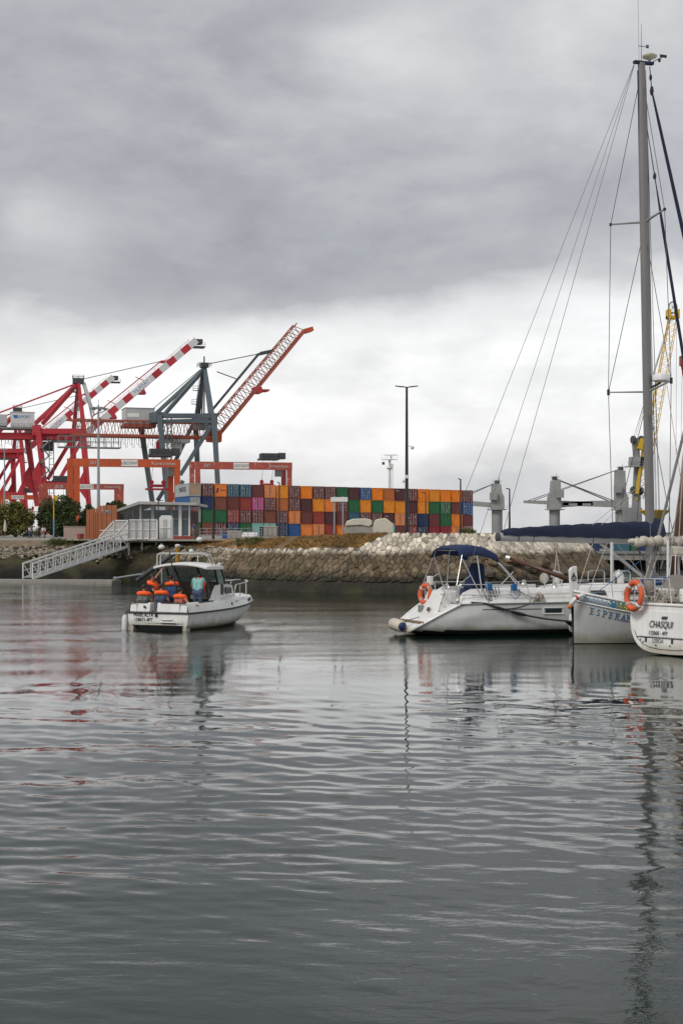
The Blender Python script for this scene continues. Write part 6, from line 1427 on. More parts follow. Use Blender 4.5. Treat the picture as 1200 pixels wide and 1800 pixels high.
    for i in range(9):
        y = lerp(-1.14, 1.14, i/8); k = 1-(y/1.14)**2; zc = 2.26+.15*k
        rows.append([Vector((1.58+.06*(1-k), y, zc-.05)), Vector((1.58+.05*(1-k), y, zc)), Vector((1.7, y, zc+.04)), Vector((2.4, y, zc+.06)), Vector((3.0, y, zc+.03)), Vector((3.15-.1*(1-k), y, zc-.03)), Vector((3.1-.1*(1-k), y, zc-.08)), Vector((1.62, y, zc-.06))])
    b = MB(); b.grid(rows)
    for r in (rows[0], rows[-1]): b.add(r, [tuple(range(8))])
    b.build('hard_top', M_GEL, root, smooth=45)
    b = MB(); b.box((3.1, 0, 1.45), (.5, 1.9, .5)); b.box((2.75, -.55, 1.35), (.35, .6, .6)); b.box((2.75, .5, .8), (.5, .5, .9)); b.build('dashboard', mat('dark_dash', (.09, .075, .062), .8), root)
    b = MB(); b.box((2.45, .45, .95), (.12, .5, .5)); b.box((2.25, .45, .7), (.45, .5, .1)); b.box((2.25, .45, .45), (.1, .1, .45)); b.build('helm_seat', M_DARK, root)
    b = MB(); b.path([(2.72+.14*math.cos(a)*.4, -.55+.19*math.sin(a), 1.62+.16*math.cos(a)) for a in (2*math.pi*i/16 for i in range(16))], .016, 6, closed=True); b.build('steering_wheel', M_BLACK, root)
    # gantry over the hard top, aerials, rails
    b = MB()
    for x in (1.75, 2.0): b.path([(x, 1.05, 2.28), (x+.02, 1.05, 2.72), (x+.03, .95, 2.80), (x+.03, -.85, 2.80), (x+.2, -1.0, 2.72), (x+.55, -1.05, 2.3)], .027, 6)
    for y in (1.05, .5, -.4): b.tube((1.77, y, 2.76), (2.03, y, 2.76), .02, n=6)
    b.build('gantry', M_INOX, root)
    b = MB(); b.lathe([(.05, 0), (.1, .05), (.08, .12), (.02, .15)], (1.9, -.35, 2.82), 10); b.tube((2.5, -.3, 2.4), (2.5, -.3, 2.72), .02, n=6); b.lathe([(.03, 0), (.07, .04), (.03, .1)], (2.9, -1.0, 2.34), 8); b.tube((2.95, -1.06, 2.3), (2.95, -1.06, 2.42), .02, n=6); b.build('navigation_lights', M_WPAINT, root)
    b = MB(); b.tube((.55, -.55, .98), (.9, .05, 3.02), .033, .022, n=6); b.build('outrigger_pole', M_BLACK, root)
    b = MB(); b.tube((1.62, .72, .3), (1.62, .78, 2.2), .02, n=6); b.build('stanchion', M_INOX, root)
    b = MB()
    for s in (-1, 1): b.path([Vector((3.9, s*1.12, 1.12)), Vector((4.05, s*1.12, 1.52))]+[Vector((lerp(4.2, 6.9, i/8), s*max(.12, h.at(h.u_at(lerp(4.2, 6.9, i/8)), 1, 1).y-.22), lerp(1.56, 1.66, i/8))) for i in range(9)], .022, 6)
    for s in (-1, 1):
        for x in (4.6, 5.6, 6.5): y = max(.12, h.at(h.u_at(x), 1, 1).y-.22); b.tube((x, s*y, 1.05), (x, s*y, lerp(1.56, 1.66, (x-4.2)/2.7)), .02, n=6)
    b.build('bow_rail', M_INOX, root)
    text('MARÉ ALTA 1', .185, (-.012, 1.02, .49), (0, -1, 0), (0, 0, 1), M_INK, root, align='LEFT', sx=.86, depth=.006)
    text('158671-4PT', .185, (-.012, .99, .32), (0, -1, 0), (0, 0, 1), M_INK, root, align='LEFT', sx=.86, depth=.006)
    p0, p1 = h.at(h.u_at(3.75), 1, -1), h.at(h.u_at(5.0), 1, -1); d = p1-p0
    text('FORMAÇÃO', .235, p0+Vector((.0, .035, .085)), d, (0, .12, 1), M_INK, root, align='LEFT', sx=.80, depth=.008)
    b = MB(); a = h.at(h.u_at(5.15), 1, -1)+Vector((0, .01, .1)); e = h.at(h.u_at(5.5), 1, -1)+Vector((0, .01, .12)); b.bar(a+Vector((0, 0, .05)), e+Vector((0, 0, .05)), .03, .13); b.bar(h.at(h.u_at(3.3), 1, -1)+Vector((0, .03, .16)), h.at(h.u_at(3.38), 1, -1)+Vector((0, .03, .16)), .03, .12); b.build('vent', M_DARK, root)
    f = thing('fender', 'white fender hanging off the port quarter of the motor boat', 'fender', m @ Vector((.1, 1.42, .2))); c = m @ Vector((.1, 1.45, .18)); b = MB(); b.lathe([(.03, -.36), (.1, -.31), (.13, -.2), (.13, .2), (.09, .31), (.03, .36)], c, 12, sc=(.9, .9)); b.build('body', M_WPAINT, f, smooth='all'); b = MB(); b.tube(c+Vector((0, 0, .36)), m @ Vector((.15, 1.3, .95)), .012, n=5); b.lathe([(.04, -.40), (.07, -.33)], c, 8); b.build('lanyard', M_BLACK, f)
    # ---- the crew
    def at(x, y, z): return m @ Vector((x, y, z))
    def crew(label, x, y, z, face, top, bottom, **k):
        jk = k.pop('jacket', M_VEST); t, j = person(label, at(x, y, z), rz+face, top, bottom, group='people aboard the motor boat', vox=.017, **k)
        if jk: life_jacket(t, j, jk)
        return t, j
    sit = [((.40, .04, -.03), (.42, .05, -.45)), ((.40, -.04, -.03), (.42, -.05, -.45))]
    st_arm = [((.06, .1, -.26), (.22, .05, -.40)), ((.06, -.1, -.26), (.22, -.05, -.40))]
    crew('person in a sage green top and orange life jacket seated at the port quarter', .55, .92, .46, R(8), 'sage', 'grey', pel=(0, 0, .36), legs=sit, arms=st_arm, lean=(.05, 0, 1))
    crew('person in slate blue seated at the middle of the stern with an orange jacket collar', .55, .18, .46, R(0), 'slate', 'denim', pel=(0, 0, .40), legs=sit, arms=st_arm, lean=(.05, .03, 1))
    crew('person in a coral shirt and orange life jacket seated at the starboard quarter', .6, -.56, .40, R(-10), 'coral', 'grey', pel=(0, 0, .33), legs=sit, arms=[((.06, .1, -.26), (.22, .05, -.40)), ((.0, -.22, -.22), (.12, -.5, -.28))], lean=(.08, .02, 1))
    crew('person in dark navy raising one arm to the hard top, orange jacket slung on', 1.35, 1.05, .27, R(-70), 'navy', 'grey', pel=(0, 0, .93), lean=(.05, -.10, 1), arms=[((.10, .12, .20), (.30, .10, .46)), ((.10, -.08, -.26), (.26, -.05, -.34))], legs=[((.08, .05, -.43), (.02, .04, -.86)), ((.08, -.05, -.43), (.02, -.04, -.86))])
    crew('person in a bright blue shirt standing in the cockpit under the hard top', 1.75, .38, .27, R(12), 'blue', 'navy', pel=(0, 0, .88), lean=(.04, .05, 1), arms=st_arm, head=(.05, .05, .13))
    t, j = crew('person in a teal shirt and jeans bending over the helm', 1.6, -.78, .27, R(15), 'teal', 'denim', pel=(0, 0, 1.0), H=1.06, lean=(.30, .0, 1), jacket=None, arms=[((.12, .10, -.24), (.32, .12, -.30)), ((.10, -.12, -.24), (.26, -.10, -.38))], head=(.16, 0, .04))
    b = MB(); n, up, l, fw = j['neck'], j['up'], j['lft'], j['fw']
    b.path([n-l*.20-up*.42+fw*.05, n-l*.22-up*.1, n-l*.15+up*.06+fw*.02, n+up*.08+fw*.03, n+l*.15+up*.06+fw*.02, n+l*.17+up*.02+fw*.12], [.05, .06, .07, .07, .06, .04], 8); b.build('life_jacket', M_VESTRED, t, smooth='all')
    c = MB(); t2 = thing('paper_sheet', 'sheet of white paper held out beside the dark navy shirted person', 'paper', at(1.5, .78, 1.02)); c.box(at(1.5, .78, 1.05), (.24, .17, .008), rz, tilt=('X', .5)); c.build('sheet', M_WPAINT, t2)
motor_boat()

def yacht():
    th = R(20); loc = Vector((2.15, 49.9, 0)); root = thing('sailing_yacht', 'white sailing yacht with navy bimini, tall mast and navy covered boom', 'sailing yacht', loc, th)
    m = Matrix.Translation(loc) @ Matrix.Rotation(th, 4, 'Z'); inv = m.inverted()
    st = [[(0, 0, .08), (0, .5, .10), (.06, .86, .24), (.72, 1.25, .66), (1.5, 1.56, 1.10)],
          [(1.2, 0, -.06), (1.2, .8, -.02), (1.25, 1.32, .14), (1.7, 1.64, .62), (2.2, 1.70, 1.11)],
          [(2.7, 0, -.28), (2.7, 1.0, -.18), (2.7, 1.68, .12), (2.85, 1.80, .62), (3.0, 1.83, 1.12)],
          [(4.9, 0, -.5), (4.9, 1.1, -.35), (4.9, 1.86, .1), (4.9, 2.0, .6), (4.9, 2.02, 1.13)], [(7.5, 0, -.6), (7.5, 1.2, -.4), (7.5, 1.95, .1), (7.5, 2.1, .6), (7.5, 2.12, 1.16)],
          [(10, 0, -.55), (10, .95, -.35), (10, 1.6, .1), (10, 1.85, .6), (10, 1.92, 1.22)], [(12.5, 0, -.4), (12.5, .5, -.2), (12.5, .85, .1), (12.55, 1.15, .65), (12.6, 1.3, 1.3)],
          [(14.0, 0, -.1), (14.0, .1, 0), (14.05, .2, .2), (14.25, .35, .7), (14.4, .5, 1.36)], [(14.6, 0, .35), (14.6, .0, .4), (14.65, .01, .5), (14.85, .02, .8), (15.1, .05, 1.4)]]
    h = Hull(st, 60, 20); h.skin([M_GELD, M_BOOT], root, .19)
    # reverse transom with moulded steps
    g = h.g[0]; pts = [Vector(p) for p in g]; mb = MB()
    rows = [[Vector((p.x, p.y*k, p.z)) for k in (-1, -.6, 0, .6, 1)] for p in pts[3:]]
    mb.grid(rows); mb.build('transom', M_GEL, root, smooth=30)
    b = MB(); b.grid([[Vector((p.x-.0, p.y*k, p.z)) for k in (-1, 0, 1)] for p in pts[:4]]); b.build('counter', M_GELD, root)
    for s in (-1, 1): b = MB(); b.path([Vector((p.x-.01, s*p.y, p.z)) for p in pts[6:]], .05, 6); b.build('quarter_edge', M_GEL, root, smooth='all')
    b = MB(); b.prism([(.30, 1.1, .42), (.30, -1.1, .42), (.62, -1.1, .42), (.62, 1.1, .42)], (0, 0, .07)); b.build('bathing_step', M_TEAK, root)
    b = MB(); b.prism([(.9, .75, .70), (1.25, .75, 1.52), (1.75, .75, 1.55), (1.75, .75, .70)], (0, -1.5, 0)); b.build('helm_seat', M_GEL, root, bevel=.06)
    b = MB(); b.prism([(.86, -.25, .82), (.92, -.25, .95), (.92, -.05, .95), (.86, -.05, .82)], (.02, 0, 0)); b.build('locker_vent', M_DARK, root)
    h.deck(M_DECK, root, h.u_at(1.5), 1, 0, .05)
    # coamings along the cockpit, coachroof
    for s in (-1, 1):
        rows = []
        for i in range(17):
            x = lerp(1.55, 6.0, i/16); y = h.at(h.u_at(x), 1, 1).y; z = h.at(h.u_at(x), 1, 1).z; e = sstep(1.55, 2.0, x); zt = z+.10+.40*e
            rows.append([Vector((x, s*(y-.12), z+.0)), Vector((x, s*(y-.2), lerp(z, zt, .6))), Vector((x, s*(y-.30), zt)), Vector((x, s*(y-.58), zt+.01)), Vector((x, s*(y-.62), z-.35))])
        b = MB(); b.grid(rows); b.build('coaming', M_GEL, root, smooth=40)
        for zz, mm in ((.28, mat('red_stripe', (.35, .03, .03), .5) if 'red_stripe' not in MAT else MAT['red_stripe']), (.15, mat('teal_stripe', (.05, .18, .2), .5) if 'teal_stripe' not in MAT else MAT['teal_stripe'])):
            b = MB(); ln = []
            for i in range(20):
                x = lerp(2.0, 5.6, i/19); p = h.at(h.u_at(x), 1, 1); ln.append(Vector((x, s*(p.y-.12-.08*zz/.3-.012), p.z+zz)))
            b.path(ln, .014, 5); b.build('pinstripe', mm, root)
    rows = []
    for i in range(25):
        x = lerp(5.9, 13.0, i/24); w_ = interp(x, [5.9, 8, 11, 13], [1.45, 1.45, 1.0, .45]); z = h.at(h.u_at(x), 1, 1).z; hh = .46*sstep(13.05, 11.6, x)*1.0+.0; hh = interp(x, [5.9, 6.3, 9, 11.5, 13], [.42, .50, .46, .36, .02])
        rows.append([Vector((x, k*w_*(1-.12*(q > .5)), z+hh*q+.08*(1-k*k)*(q > .5))) for k, q in ((-1, 0), (-1, .6), (-.95, .93), (-.7, 1), (0, 1), (.7, 1), (.95, .93), (1, .6), (1, 0))])
    b = MB(); b.grid(rows); b.add(rows[0], [tuple(range(9))]); b.build('coachroof', M_GEL, root, smooth=40)
    for x0, x1 in ((6.6, 7.3), (8.0, 8.8), (9.3, 10.0)):
        for s in (-1, 1):
            w0, w1 = (interp(x, [5.9, 8, 11, 13], [1.45, 1.45, 1.0, .45]) for x in (x0, x1)); z = 1.17
            b = MB(); b.prism([(x0, s*(w0-.02), z+.16), (x1, s*(w1-.02), z+.17), (x1-.06, s*(w1-.05), z+.34), (x0+.06, s*(w0-.05), z+.34)], (0, s*.03, 0)); b.build('cabin_window', M_HATCH, root)
    for x, w_ in ((7.0, .55), (8.6, .6), (11.2, .5)): b = MB(); b.box((x, 0, 1.2+interp(x, [5.9, 9, 11.5], [.58, .55, .46])), (.6, w_, .06)); b.build('hatch', M_HATCH, root)
    # hull window, stripes
    u0, u1 = h.u_at(4.55), h.u_at(5.15)
    b = MB(); b.prism([h.at(u0, h.v_at(u0, .78), -1, .012), h.at(u1, h.v_at(u1, .78), -1, .012), h.at(u1, h.v_at(u1, .92), -1, .012), h.at(u0, h.v_at(u0, .92), -1, .012)], (0, .02, 0)); b.build('hull_window', M_HATCH, root)
    b = MB(); q = [h.at(u, h.v_at(u, z), -1, .015) for u, z in ((u0-.004, .74), (u1+.004, .74), (u1+.004, .96), (u0-.004, .96))]; b.path(q, .02, 6, closed=True); b.build('window_rim', M_GEL, root)
    b = MB(); b.path(h.line(z=.92, u0=h.u_at(2.4), u1=h.u_at(4.4), out=.003, n=20), .014, 5); b.path(h.line(z=.93, u0=h.u_at(5.4), u1=h.u_at(13), out=.003, n=30), .014, 5); b.build('hull_stripe', M_DARK, root)
    b = MB(); b.path(h.line(v=1, u0=0, out=.01, n=60), .03, 6); b.path(h.line(v=1, u0=0, side=1, out=.01, n=60), .03, 6); b.build('toe_rail', M_GREYSTEEL, root)
    # bimini: canvas over three hoops
    rows = []
    for i in range(15):
        x = lerp(1.62, 3.12, i/14); zc = interp(i/14, [0, .12, .4, .75, 1], [3.00, 3.09, 3.14, 3.06, 2.88]); row = []
        for k in range(13):
            a = lerp(-1, 1, k/12); row.append(Vector((x+.03*math.sin(k*2+i), 1.22*a, zc-.05*a*a-.30*max(0, abs(a)-.80)/.2+.012*math.sin(k*1.7+i*1.3))))
        rows.append(row)
    b = MB(); b.grid(rows); bc = b.build('bimini_canvas', M_NAVY, root, smooth='all', solid=.03)
    for xb, xt in ((2.35, 1.70), (2.35, 2.3), (4.3, 3.08), (4.15, 3.04)):
        zt = interp((xt-1.62)/1.5, [0, .12, .4, .75, 1], [3.00, 3.09, 3.14, 3.06, 2.88])-.06
        b = MB(); b.path([(xb, -1.55, 1.25), (xt, -1.18, zt-.25), (xt, -1.0, zt-.03), (xt, 1.0, zt-.03), (xt, 1.18, zt-.25), (xb, 1.55, 1.25)], .021, 6); b.build('bimini_hoop', M_INOX, root)
    b = MB()
    for s in (-1, 1): b.tube((1.72, s*1.2, 2.8), (1.4, s*1.45, 1.75), .012, n=5); b.tube((1.98, s*1.35, 2.1), (1.45, s*1.45, 1.75), .018, n=5); b.tube((3.0, s*1.5, 1.7), (3.6, s*1.38, 2.2), .018, n=5)
    b.build('bimini_strut', M_INOX, root)
    # wheel and binnacle under navy covers
    b = MB(); b.prism([(2.45, -.7, 1.25), (3.3, -.7, 1.25), (3.3, -.7, 1.58), (2.5, -.7, 1.58)], (0, 1.4, 0)); b.build('wheel_cover', M_NAVY, root, bevel=.05)
    b = MB(); b.prism([(2.45, -.35, 1.58), (3.05, -.35, 1.58), (3.0, -.35, 2.45), (2.78, -.35, 2.5), (2.6, -.35, 2.2)], (0, .7, 0)); b.build('binnacle_cover', M_NAVY, root, bevel=.06)
    # pushpit, ladder, stanchions, lifelines
    b = MB()
    for s in (-1, 1):
        b.path([(1.5, s*1.45, 1.1), (1.45, s*1.46, 1.72), (1.55, s*1.5, 1.78), (3.9, s*1.86, 1.76), (4.0, s*1.87, 1.12)], .022, 6); b.path([(1.47, s*1.45, 1.42), (3.95, s*1.86, 1.42)], .016, 6)
        b.tube((2.5, s*1.66, 1.1), (2.45, s*1.66, 1.77), .02, n=6)
    b.path([(1.5, 1.45, 1.74), (1.35, .9, 1.78), (1.35, .3, 1.78), (1.4, .3, 1.1)], .02, 6); b.path([(1.35, .9, 1.78), (1.4, .9, 1.1)], .02, 6); b.build('pushpit', M_INOX, root)
    b = MB(); b.path(arch((.95, -.55, .62), (.95, -.95, .62), 1.15, lean=(.38, 0, 0)), .022, 6); b.path([(.95+.33*t, y, .62+1.0*t) for t in (0, 1) for y in (-.75,)], .014, 6)
    for t in (.2, .45, .7): b.bar((.95+.38*t, -.55, .62+1.15*t), (.95+.38*t, -.95, .62+1.15*t), .05, .03)
    b.build('stern_ladder', M_INOX, root)
    xs = (5.6, 7.2, 8.8, 10.4, 11.9, 13.2)
    for s in (-1, 1):
        for x in xs:
            p = h.at(h.u_at(x), 1, s); b = MB(); b.tube(p+Vector((0, -s*.06, 0)), p+Vector((-.06, -s*.08, .62)), .016, n=6); b.build('stanchion', M_INOX, root)
        for dz in (.60, .32):
            ln = [Vector((3.95, s*1.86, 1.12+dz))]+[h.at(h.u_at(x), 1, s)+Vector((-.06, -s*.08, dz)) for x in xs]+[Vector((14.2, s*.4, 1.4+dz))]
            b = MB(); b.path(ln, .009, 5); b.build('lifeline', M_INOX, root)
    b = MB()
    for x, y in ((5.2, -.7), (7.6, .4), (8.1, -.6)): b.path(arch((x, y, 1.55), (x+.75, y+.1, 1.55), .62), .022, 6)
    b.path(arch((13.4, -.75, 1.3), (14.4, -.4, 1.38), .6), .022, 6); b.path(arch((13.4, .75, 1.3), (14.4, .4, 1.38), .6), .022, 6); b.build('grab_hoop', M_INOX, root)
    for x, y, z in ((6.35, .55, 1.65), (8.5, -.4, 1.66)): b = MB(); b.path([(x, y, z-.05), (x, y, z+.22), (x-.03, y, z+.36), (x-.14, y, z+.42)], [.13, .13, .145, .16], 12); b.build('dorade_vent', M_GEL, root, smooth='all')
    b = MB(); b.ell((5.85, .55, 1.9), (.17, .17, .2), 12, 8); b.build('horseshoe_bag', M_CREAM, root, smooth='all')
    b = MB(); b.path([(9.0, -1.0, 1.78), (10.2, -.95, 1.80), (11.6, -.8, 1.78)], [.14, .16, .13], 10); b.build('rolled_cover', mat('blue_canvas', (.018, .05, .19), .9, var=.2, vs=3, bump=.4, bs=4), root, smooth='all')
    for x, y in ((5.2, -1.45), (6.2, -1.1), (5.4, 1.3)): b = MB(); b.lathe([(.12, 0), (.10, .05), (.075, .08), (.085, .16), (.05, .18)], (x, y, 1.64), 12); b.build('winch', M_INOX, root, smooth=40)
    for x in (2.55, 3.45):
        p = h.at(h.u_at(x), 1, -1); b = MB(); b.box((x, p.y+.14, 1.68 if x > 3 else 1.70), (.2, .16, .24)); b.build('blue_line_bag', M_BLUEROPE, root, bevel=.03)
        if x > 3: b = MB(); b.path([(x-.16, p.y+.03, 1.62), (x-.2, p.y+.02, 1.42), (x, p.y+.01, 1.27), (x+.17, p.y+.02, 1.42), (x+.14, p.y+.03, 1.62)], .014, 5); b.build('blue_line', M_BLUEROPE, root)
    b = MB(); rr = random.Random(3)
    for k in range(9):
        c = h.at(h.u_at(4.35), 1, -1)+Vector((0, .08, .36)); o = rr.uniform(-.12, .12); b.path([c+Vector((o+.12*math.cos(a), rr.uniform(-.03, .03), -.25+.28*math.sin(a)-abs(o))) for a in (2*math.pi*i/12 for i in range(12))], .014, 5, closed=True)
    b.build('coiled_rope', M_ROPE, root)
    b = MB()
    for k in range(6):
        a0 = Vector((2.3+.12*k, -1.62, 1.7)); b.path(sag(a0, a0+Vector((.25, -.02, -.45)), .15+.05*(k % 3), 8), .012, 5)
    b.build('control_line', M_DROPE, root)
    # mast and rigging
    xm = 10.05; zt = 21.15; base = Vector((xm, 0, 1.55)); top = Vector((xm-.42, 0, zt))
    b = MB(); n = 18; vs = []; K = 14
    for i in range(K+1):
        p = base.lerp(top, i/K); sc_ = interp(i/K, [0, .85, 1], [1, .97, .78])
        vs += [(p.x+.185*sc_*math.cos(2*math.pi*j/n), p.y+.155*sc_*math.sin(2*math.pi*j/n), p.z) for j in range(n)]
    b.add(vs, [(i*n+j, i*n+(j+1) % n, (i+1)*n+(j+1) % n, (i+1)*n+j) for i in range(K) for j in range(n)]+[tuple(range(n-1, -1, -1)), tuple(K*n+j for j in range(n))]); mast = b.build('mast', M_ALU, root, smooth=40)
    b = MB(); b.bar(base+Vector((-.19, 0, 1.5)), top+Vector((-.15, 0, -.3)), .035, .05); b.build('sail_track', M_BLACK, mast)
    b = MB(); b.bar(top+Vector((-.32, 0, 0)), top+Vector((.5, 0, .02)), .16, .1); b.build('masthead_crane', M_NAVY2, mast)
    b = MB(); b.lathe([(.02, .1), (.09, .16), (.26, .24), (.28, .3), (.2, .36), (.02, .38)], top+Vector((.36, 0, 0)), 16); b.build('masthead_dome', mat('pale_dome', (.5, .47, .34), .5), mast, smooth=50)
    b = MB(); b.tube(top, top+Vector((0, 0, 1.45)), .014, .006, n=5); b.tube(top+Vector((-.1, 0, 0)), top+Vector((-.15, 0, 2.6)), .007, n=4); b.bar(top+Vector((-.12, 0, .62)), top+Vector((.28, 0, .62)), .02, .02); b.box(top+Vector((.26, 0, .64)), (.1, .03, .12)); b.build('wind_vane', M_DARK, mast)
    b = MB(); b.bar(top+Vector((.5, 0, .1)), top+Vector((.95, 0, .34)), .03, .03); b.box(top+Vector((.95, 0, .36)), (.28, .04, .1)); b.lathe([(.04, 0), (.06, .1)], top+Vector((.78, 0, .12)), 8); b.build('anemometer', M_BLACK, mast)
    def ax(v): return Vector((inv.to_3x3() @ Vector(v)))
    def mp(z): return base.lerp(top, (z-base.z)/(top.z-base.z))
    tips = {}
    for key, z in (('low', 8.85), ('high', 15.2)):
        for s, vec in ((1, (-1.32, .75, .06)), (-1, (.62, -1.15, .30))):
            q = mp(z); e = q+ax(vec)*(1.0 if key == 'low' else .86); tips[key, s] = e
            b = MB(); b.bar(q, e, .11, .06, w1=.06, h1=.04); b.build('spreader', M_GREYSTEEL if s < 0 else M_ALU, mast)
            b = MB(); b.box(e, (.08, .08, .22 if key == 'low' else .1)); b.build('spreader_tip', M_BLACK, mast)
    ch = {1: Vector((9.6, 1.86, 1.2)), -1: Vector((9.6, -1.86, 1.2))}; r = .014
    def wire(name, pts, rr=r, mm=None): b = MB(); b.path(pts, rr, 5); return b.build(name, mm or M_WIRE, root)
    for s in (1, -1):
        wire('cap_shroud', [top-Vector((0, 0, .3)), tips['high', s], tips['low', s], ch[s]])
        wire('intermediate_shroud', [mp(15.0), tips['low', s]]); wire('lower_shroud', [mp(8.6), ch[s]+Vector((-.7, 0, 0))]); wire('lower_shroud', [mp(8.6), ch[s]+Vector((.7, 0, 0))])
    for s in (1, -1): wire('backstay', [top+Vector((-.3, 0, -.05)), Vector((1.4, s*1.5, 1.12))], .009)
    wire('topping_lift', [top+Vector((-.3, 0, -.1)), Vector((3.9, 0, 3.6))], .010)
    b = MB(); bow = Vector((15.0, 0, 1.5)); f0 = top+Vector((.45, 0, -1.0)); b.path([f0, f0.lerp(bow, .06), f0.lerp(bow, .3), f0.lerp(bow, .95), bow], [.03, .055, .075, .10, .05], 8); b.build('furled_genoa', M_NAVY2, root)
    b = MB(); bow2 = Vector((13.1, 0, 1.4)); f1 = mp(18.7)+Vector((.2, 0, 0)); b.path([f1, f1.lerp(bow2, .12), f1.lerp(bow2, .2), bow2], [.014, .02, .055, .07], 8); b.build('furled_staysail', M_NAVY2, root)
    b = MB(); b.lathe([(.05, -.16), (.08, 0), (.05, .16)], f0, 8); b.tube(top+Vector((.36, 0, -.1)), f0, .02, n=5); b.lathe([(.04, -.1), (.06, 0), (.04, .1)], f0.lerp(top+Vector((.36, 0, -.1)), .55), 8); b.lathe([(.05, -.12), (.07, 0), (.03, .12)], f1.lerp(bow2, .10), 8); b.build('halyard_swivel', M_BLACK, root)
    for dx, dy, z0 in ((.30, .06, 20.5), (.42, -.08, 18.9), (.5, .12, 20.9), (.24, -.14, 14.6)): wire('halyard', [mp(z0)+Vector((.18, 0, 0)), Vector((xm+dx, dy, 1.9))], .009)
    wire('halyard', [mp(8.8)+ax((.5, -1, .2)), Vector((xm+.9, -1.7, 1.3))], .009, MAT['red_stripe'])
    # radar on its bracket
    q = mp(9.35)+ax((.45, -.25, .0)); b = MB(); b.lathe([(.20, -.16), (.31, -.10), (.33, .02), (.30, .12), (.16, .17), (.02, .18)], q, 20); rd = b.build('radar_dome', M_GEL, mast, smooth=45); b = MB(); b.bar(mp(8.95), q-Vector((0, 0, .18)), .07, .07); b.build('bracket', M_BLACK, rd)
    # boom, cover, vang
    be = Vector((3.75, 0, 3.42)); bg = Vector((xm-.2, 0, 3.28)); b = MB(); n = 14; vs = []
    for p in (be, bg): vs += [(p.x, p.y+.10*math.cos(2*math.pi*j/n), p.z+.155*math.sin(2*math.pi*j/n)) for j in range(n)]
    b.add(vs, [(j, (j+1) % n, n+(j+1) % n, n+j) for j in range(n)]+[tuple(range(n-1, -1, -1)), tuple(range(n, 2*n))]); bm = b.build('boom', M_ALUD, root, smooth=40)
    b = MB(); b.lathe([(.10, -.04), (.16, 0), (.16, .05), (.08, .08)], be-Vector((.05, 0, 0)), 12, ax=(-1, 0, .03), sc=(1, 1)); b.build('boom_end', M_DARK, bm)
    for t in (.12, .22, .62): p = be.lerp(bg, t); b = MB(); b.path([p+Vector((0, .105*math.cos(a), .16*math.sin(a))) for a in (2*math.pi*i/12 for i in range(12))], .012, 5, closed=True); b.build('boom_strap', M_BLACK, bm)
    rows = []; rr = random.Random(8)
    for i in range(31):
        t = i/30; p = be.lerp(bg+Vector((.42, 0, 0)), t*1.0+.0)+Vector((.12, 0, 0)); hh = interp(t, [0, .05, .35, .7, .93, .97, 1], [.20, .26, .42, .58, .66, .80, .78]); w_ = interp(t, [0, .3, .95, 1], [.12, .16, .26, .48]); row = []
        for k in range(13):
            a = lerp(-1, 1, k/12); y = w_*math.sin(a*math.pi*.5)*(1-.0*abs(a)); z = p.z+.06+hh*(1-abs(a)**2.2)+.02*math.sin(i*1.9+k*.8); row.append(Vector((p.x, y*(1+.1*math.sin(i*.7+k)), z-(.22 if abs(a) > .99 and t > .9 else 0))))
        rows.append(row)
    b = MB(); b.grid(rows); b.add(rows[0], [tuple(range(13))]); b.add(rows[-1], [tuple(range(13))]); cv = b.build('sail_cover', M_NAVY2, bm, smooth=50)
    b = MB(); b.tube(Vector((7.9, 0, 3.16)), Vector((xm-.1, 0, 1.75)), .06, n=8); b.tube(Vector((8.6, 0, 3.15)), Vector((xm-.1, .02, 1.72)), .015, n=5); b.build('vang', M_ALUD, root)
    for a, e in (((7.0, -.1, 3.5), (8.15, -.12, 4.35)), ((7.45, -.1, 3.5), (8.5, -.12, 4.4))): wire('lazy_jack', [Vector(a), Vector(e).lerp(Vector(a), -1.2)], .010, M_ROPE)
    wire('mainsheet', [Vector((6.1, 0, 3.2)), Vector((6.0, .1, 1.75))], .02, M_ROPE); wire('mainsheet', [Vector((6.0, 0, 3.2)), Vector((6.2, -.1, 1.75))], .02, M_ROPE)
    # things of their own on and beside it
    def at(*a): return m @ Vector(a)
    lifebuoy('lifebuoy', 'orange lifebuoy hanging on the stern rail of the yacht with the navy bimini', at(1.12, .62, 1.38), m.to_3x3() @ Vector((-1, -.35, .1)), .31, .085)
    b = MB(); b.box((1.3, .62, 1.86), (.14, .3, .32)); b.build('rail_pad', M_GEL, root, bevel=.02); b = MB(); b.box((.92, .55, .84), (.14, .2, .3)); b.build('ladder_foot', M_GREYSTEEL, root)
    text('SUN', .13, Vector((.50, .38, .545))+Vector((.10, 0, .05)), (0, -1, 0), (1, 0, .6), M_LBLUE, root, depth=.004) if False else None
    f = thing('fender', 'cream fender with blue end lashed across the stern of the bimini yacht', 'fender', at(-.1, .6, .3)); a, e = at(-.16, .62, .36), at(-.16, -.40, .30); b = MB(); d = e-a; b.path([a, a+d*.06, a+d*.16, a+d*.84, a+d*.93], [.05, .16, .21, .21, .17], 14); b.build('body', M_FEND, f, smooth='all'); b = MB(); b.path([a+d*.935, a+d*.97, e], [.15, .13, .05], 14); b.build('end_cap', CM['navy'], f, smooth='all'); b = MB(); b.path([e, e+Vector((.1, .1, .2)), at(.55, -.2, .62)], .014, 5); b.build('lanyard', M_DROPE, f)
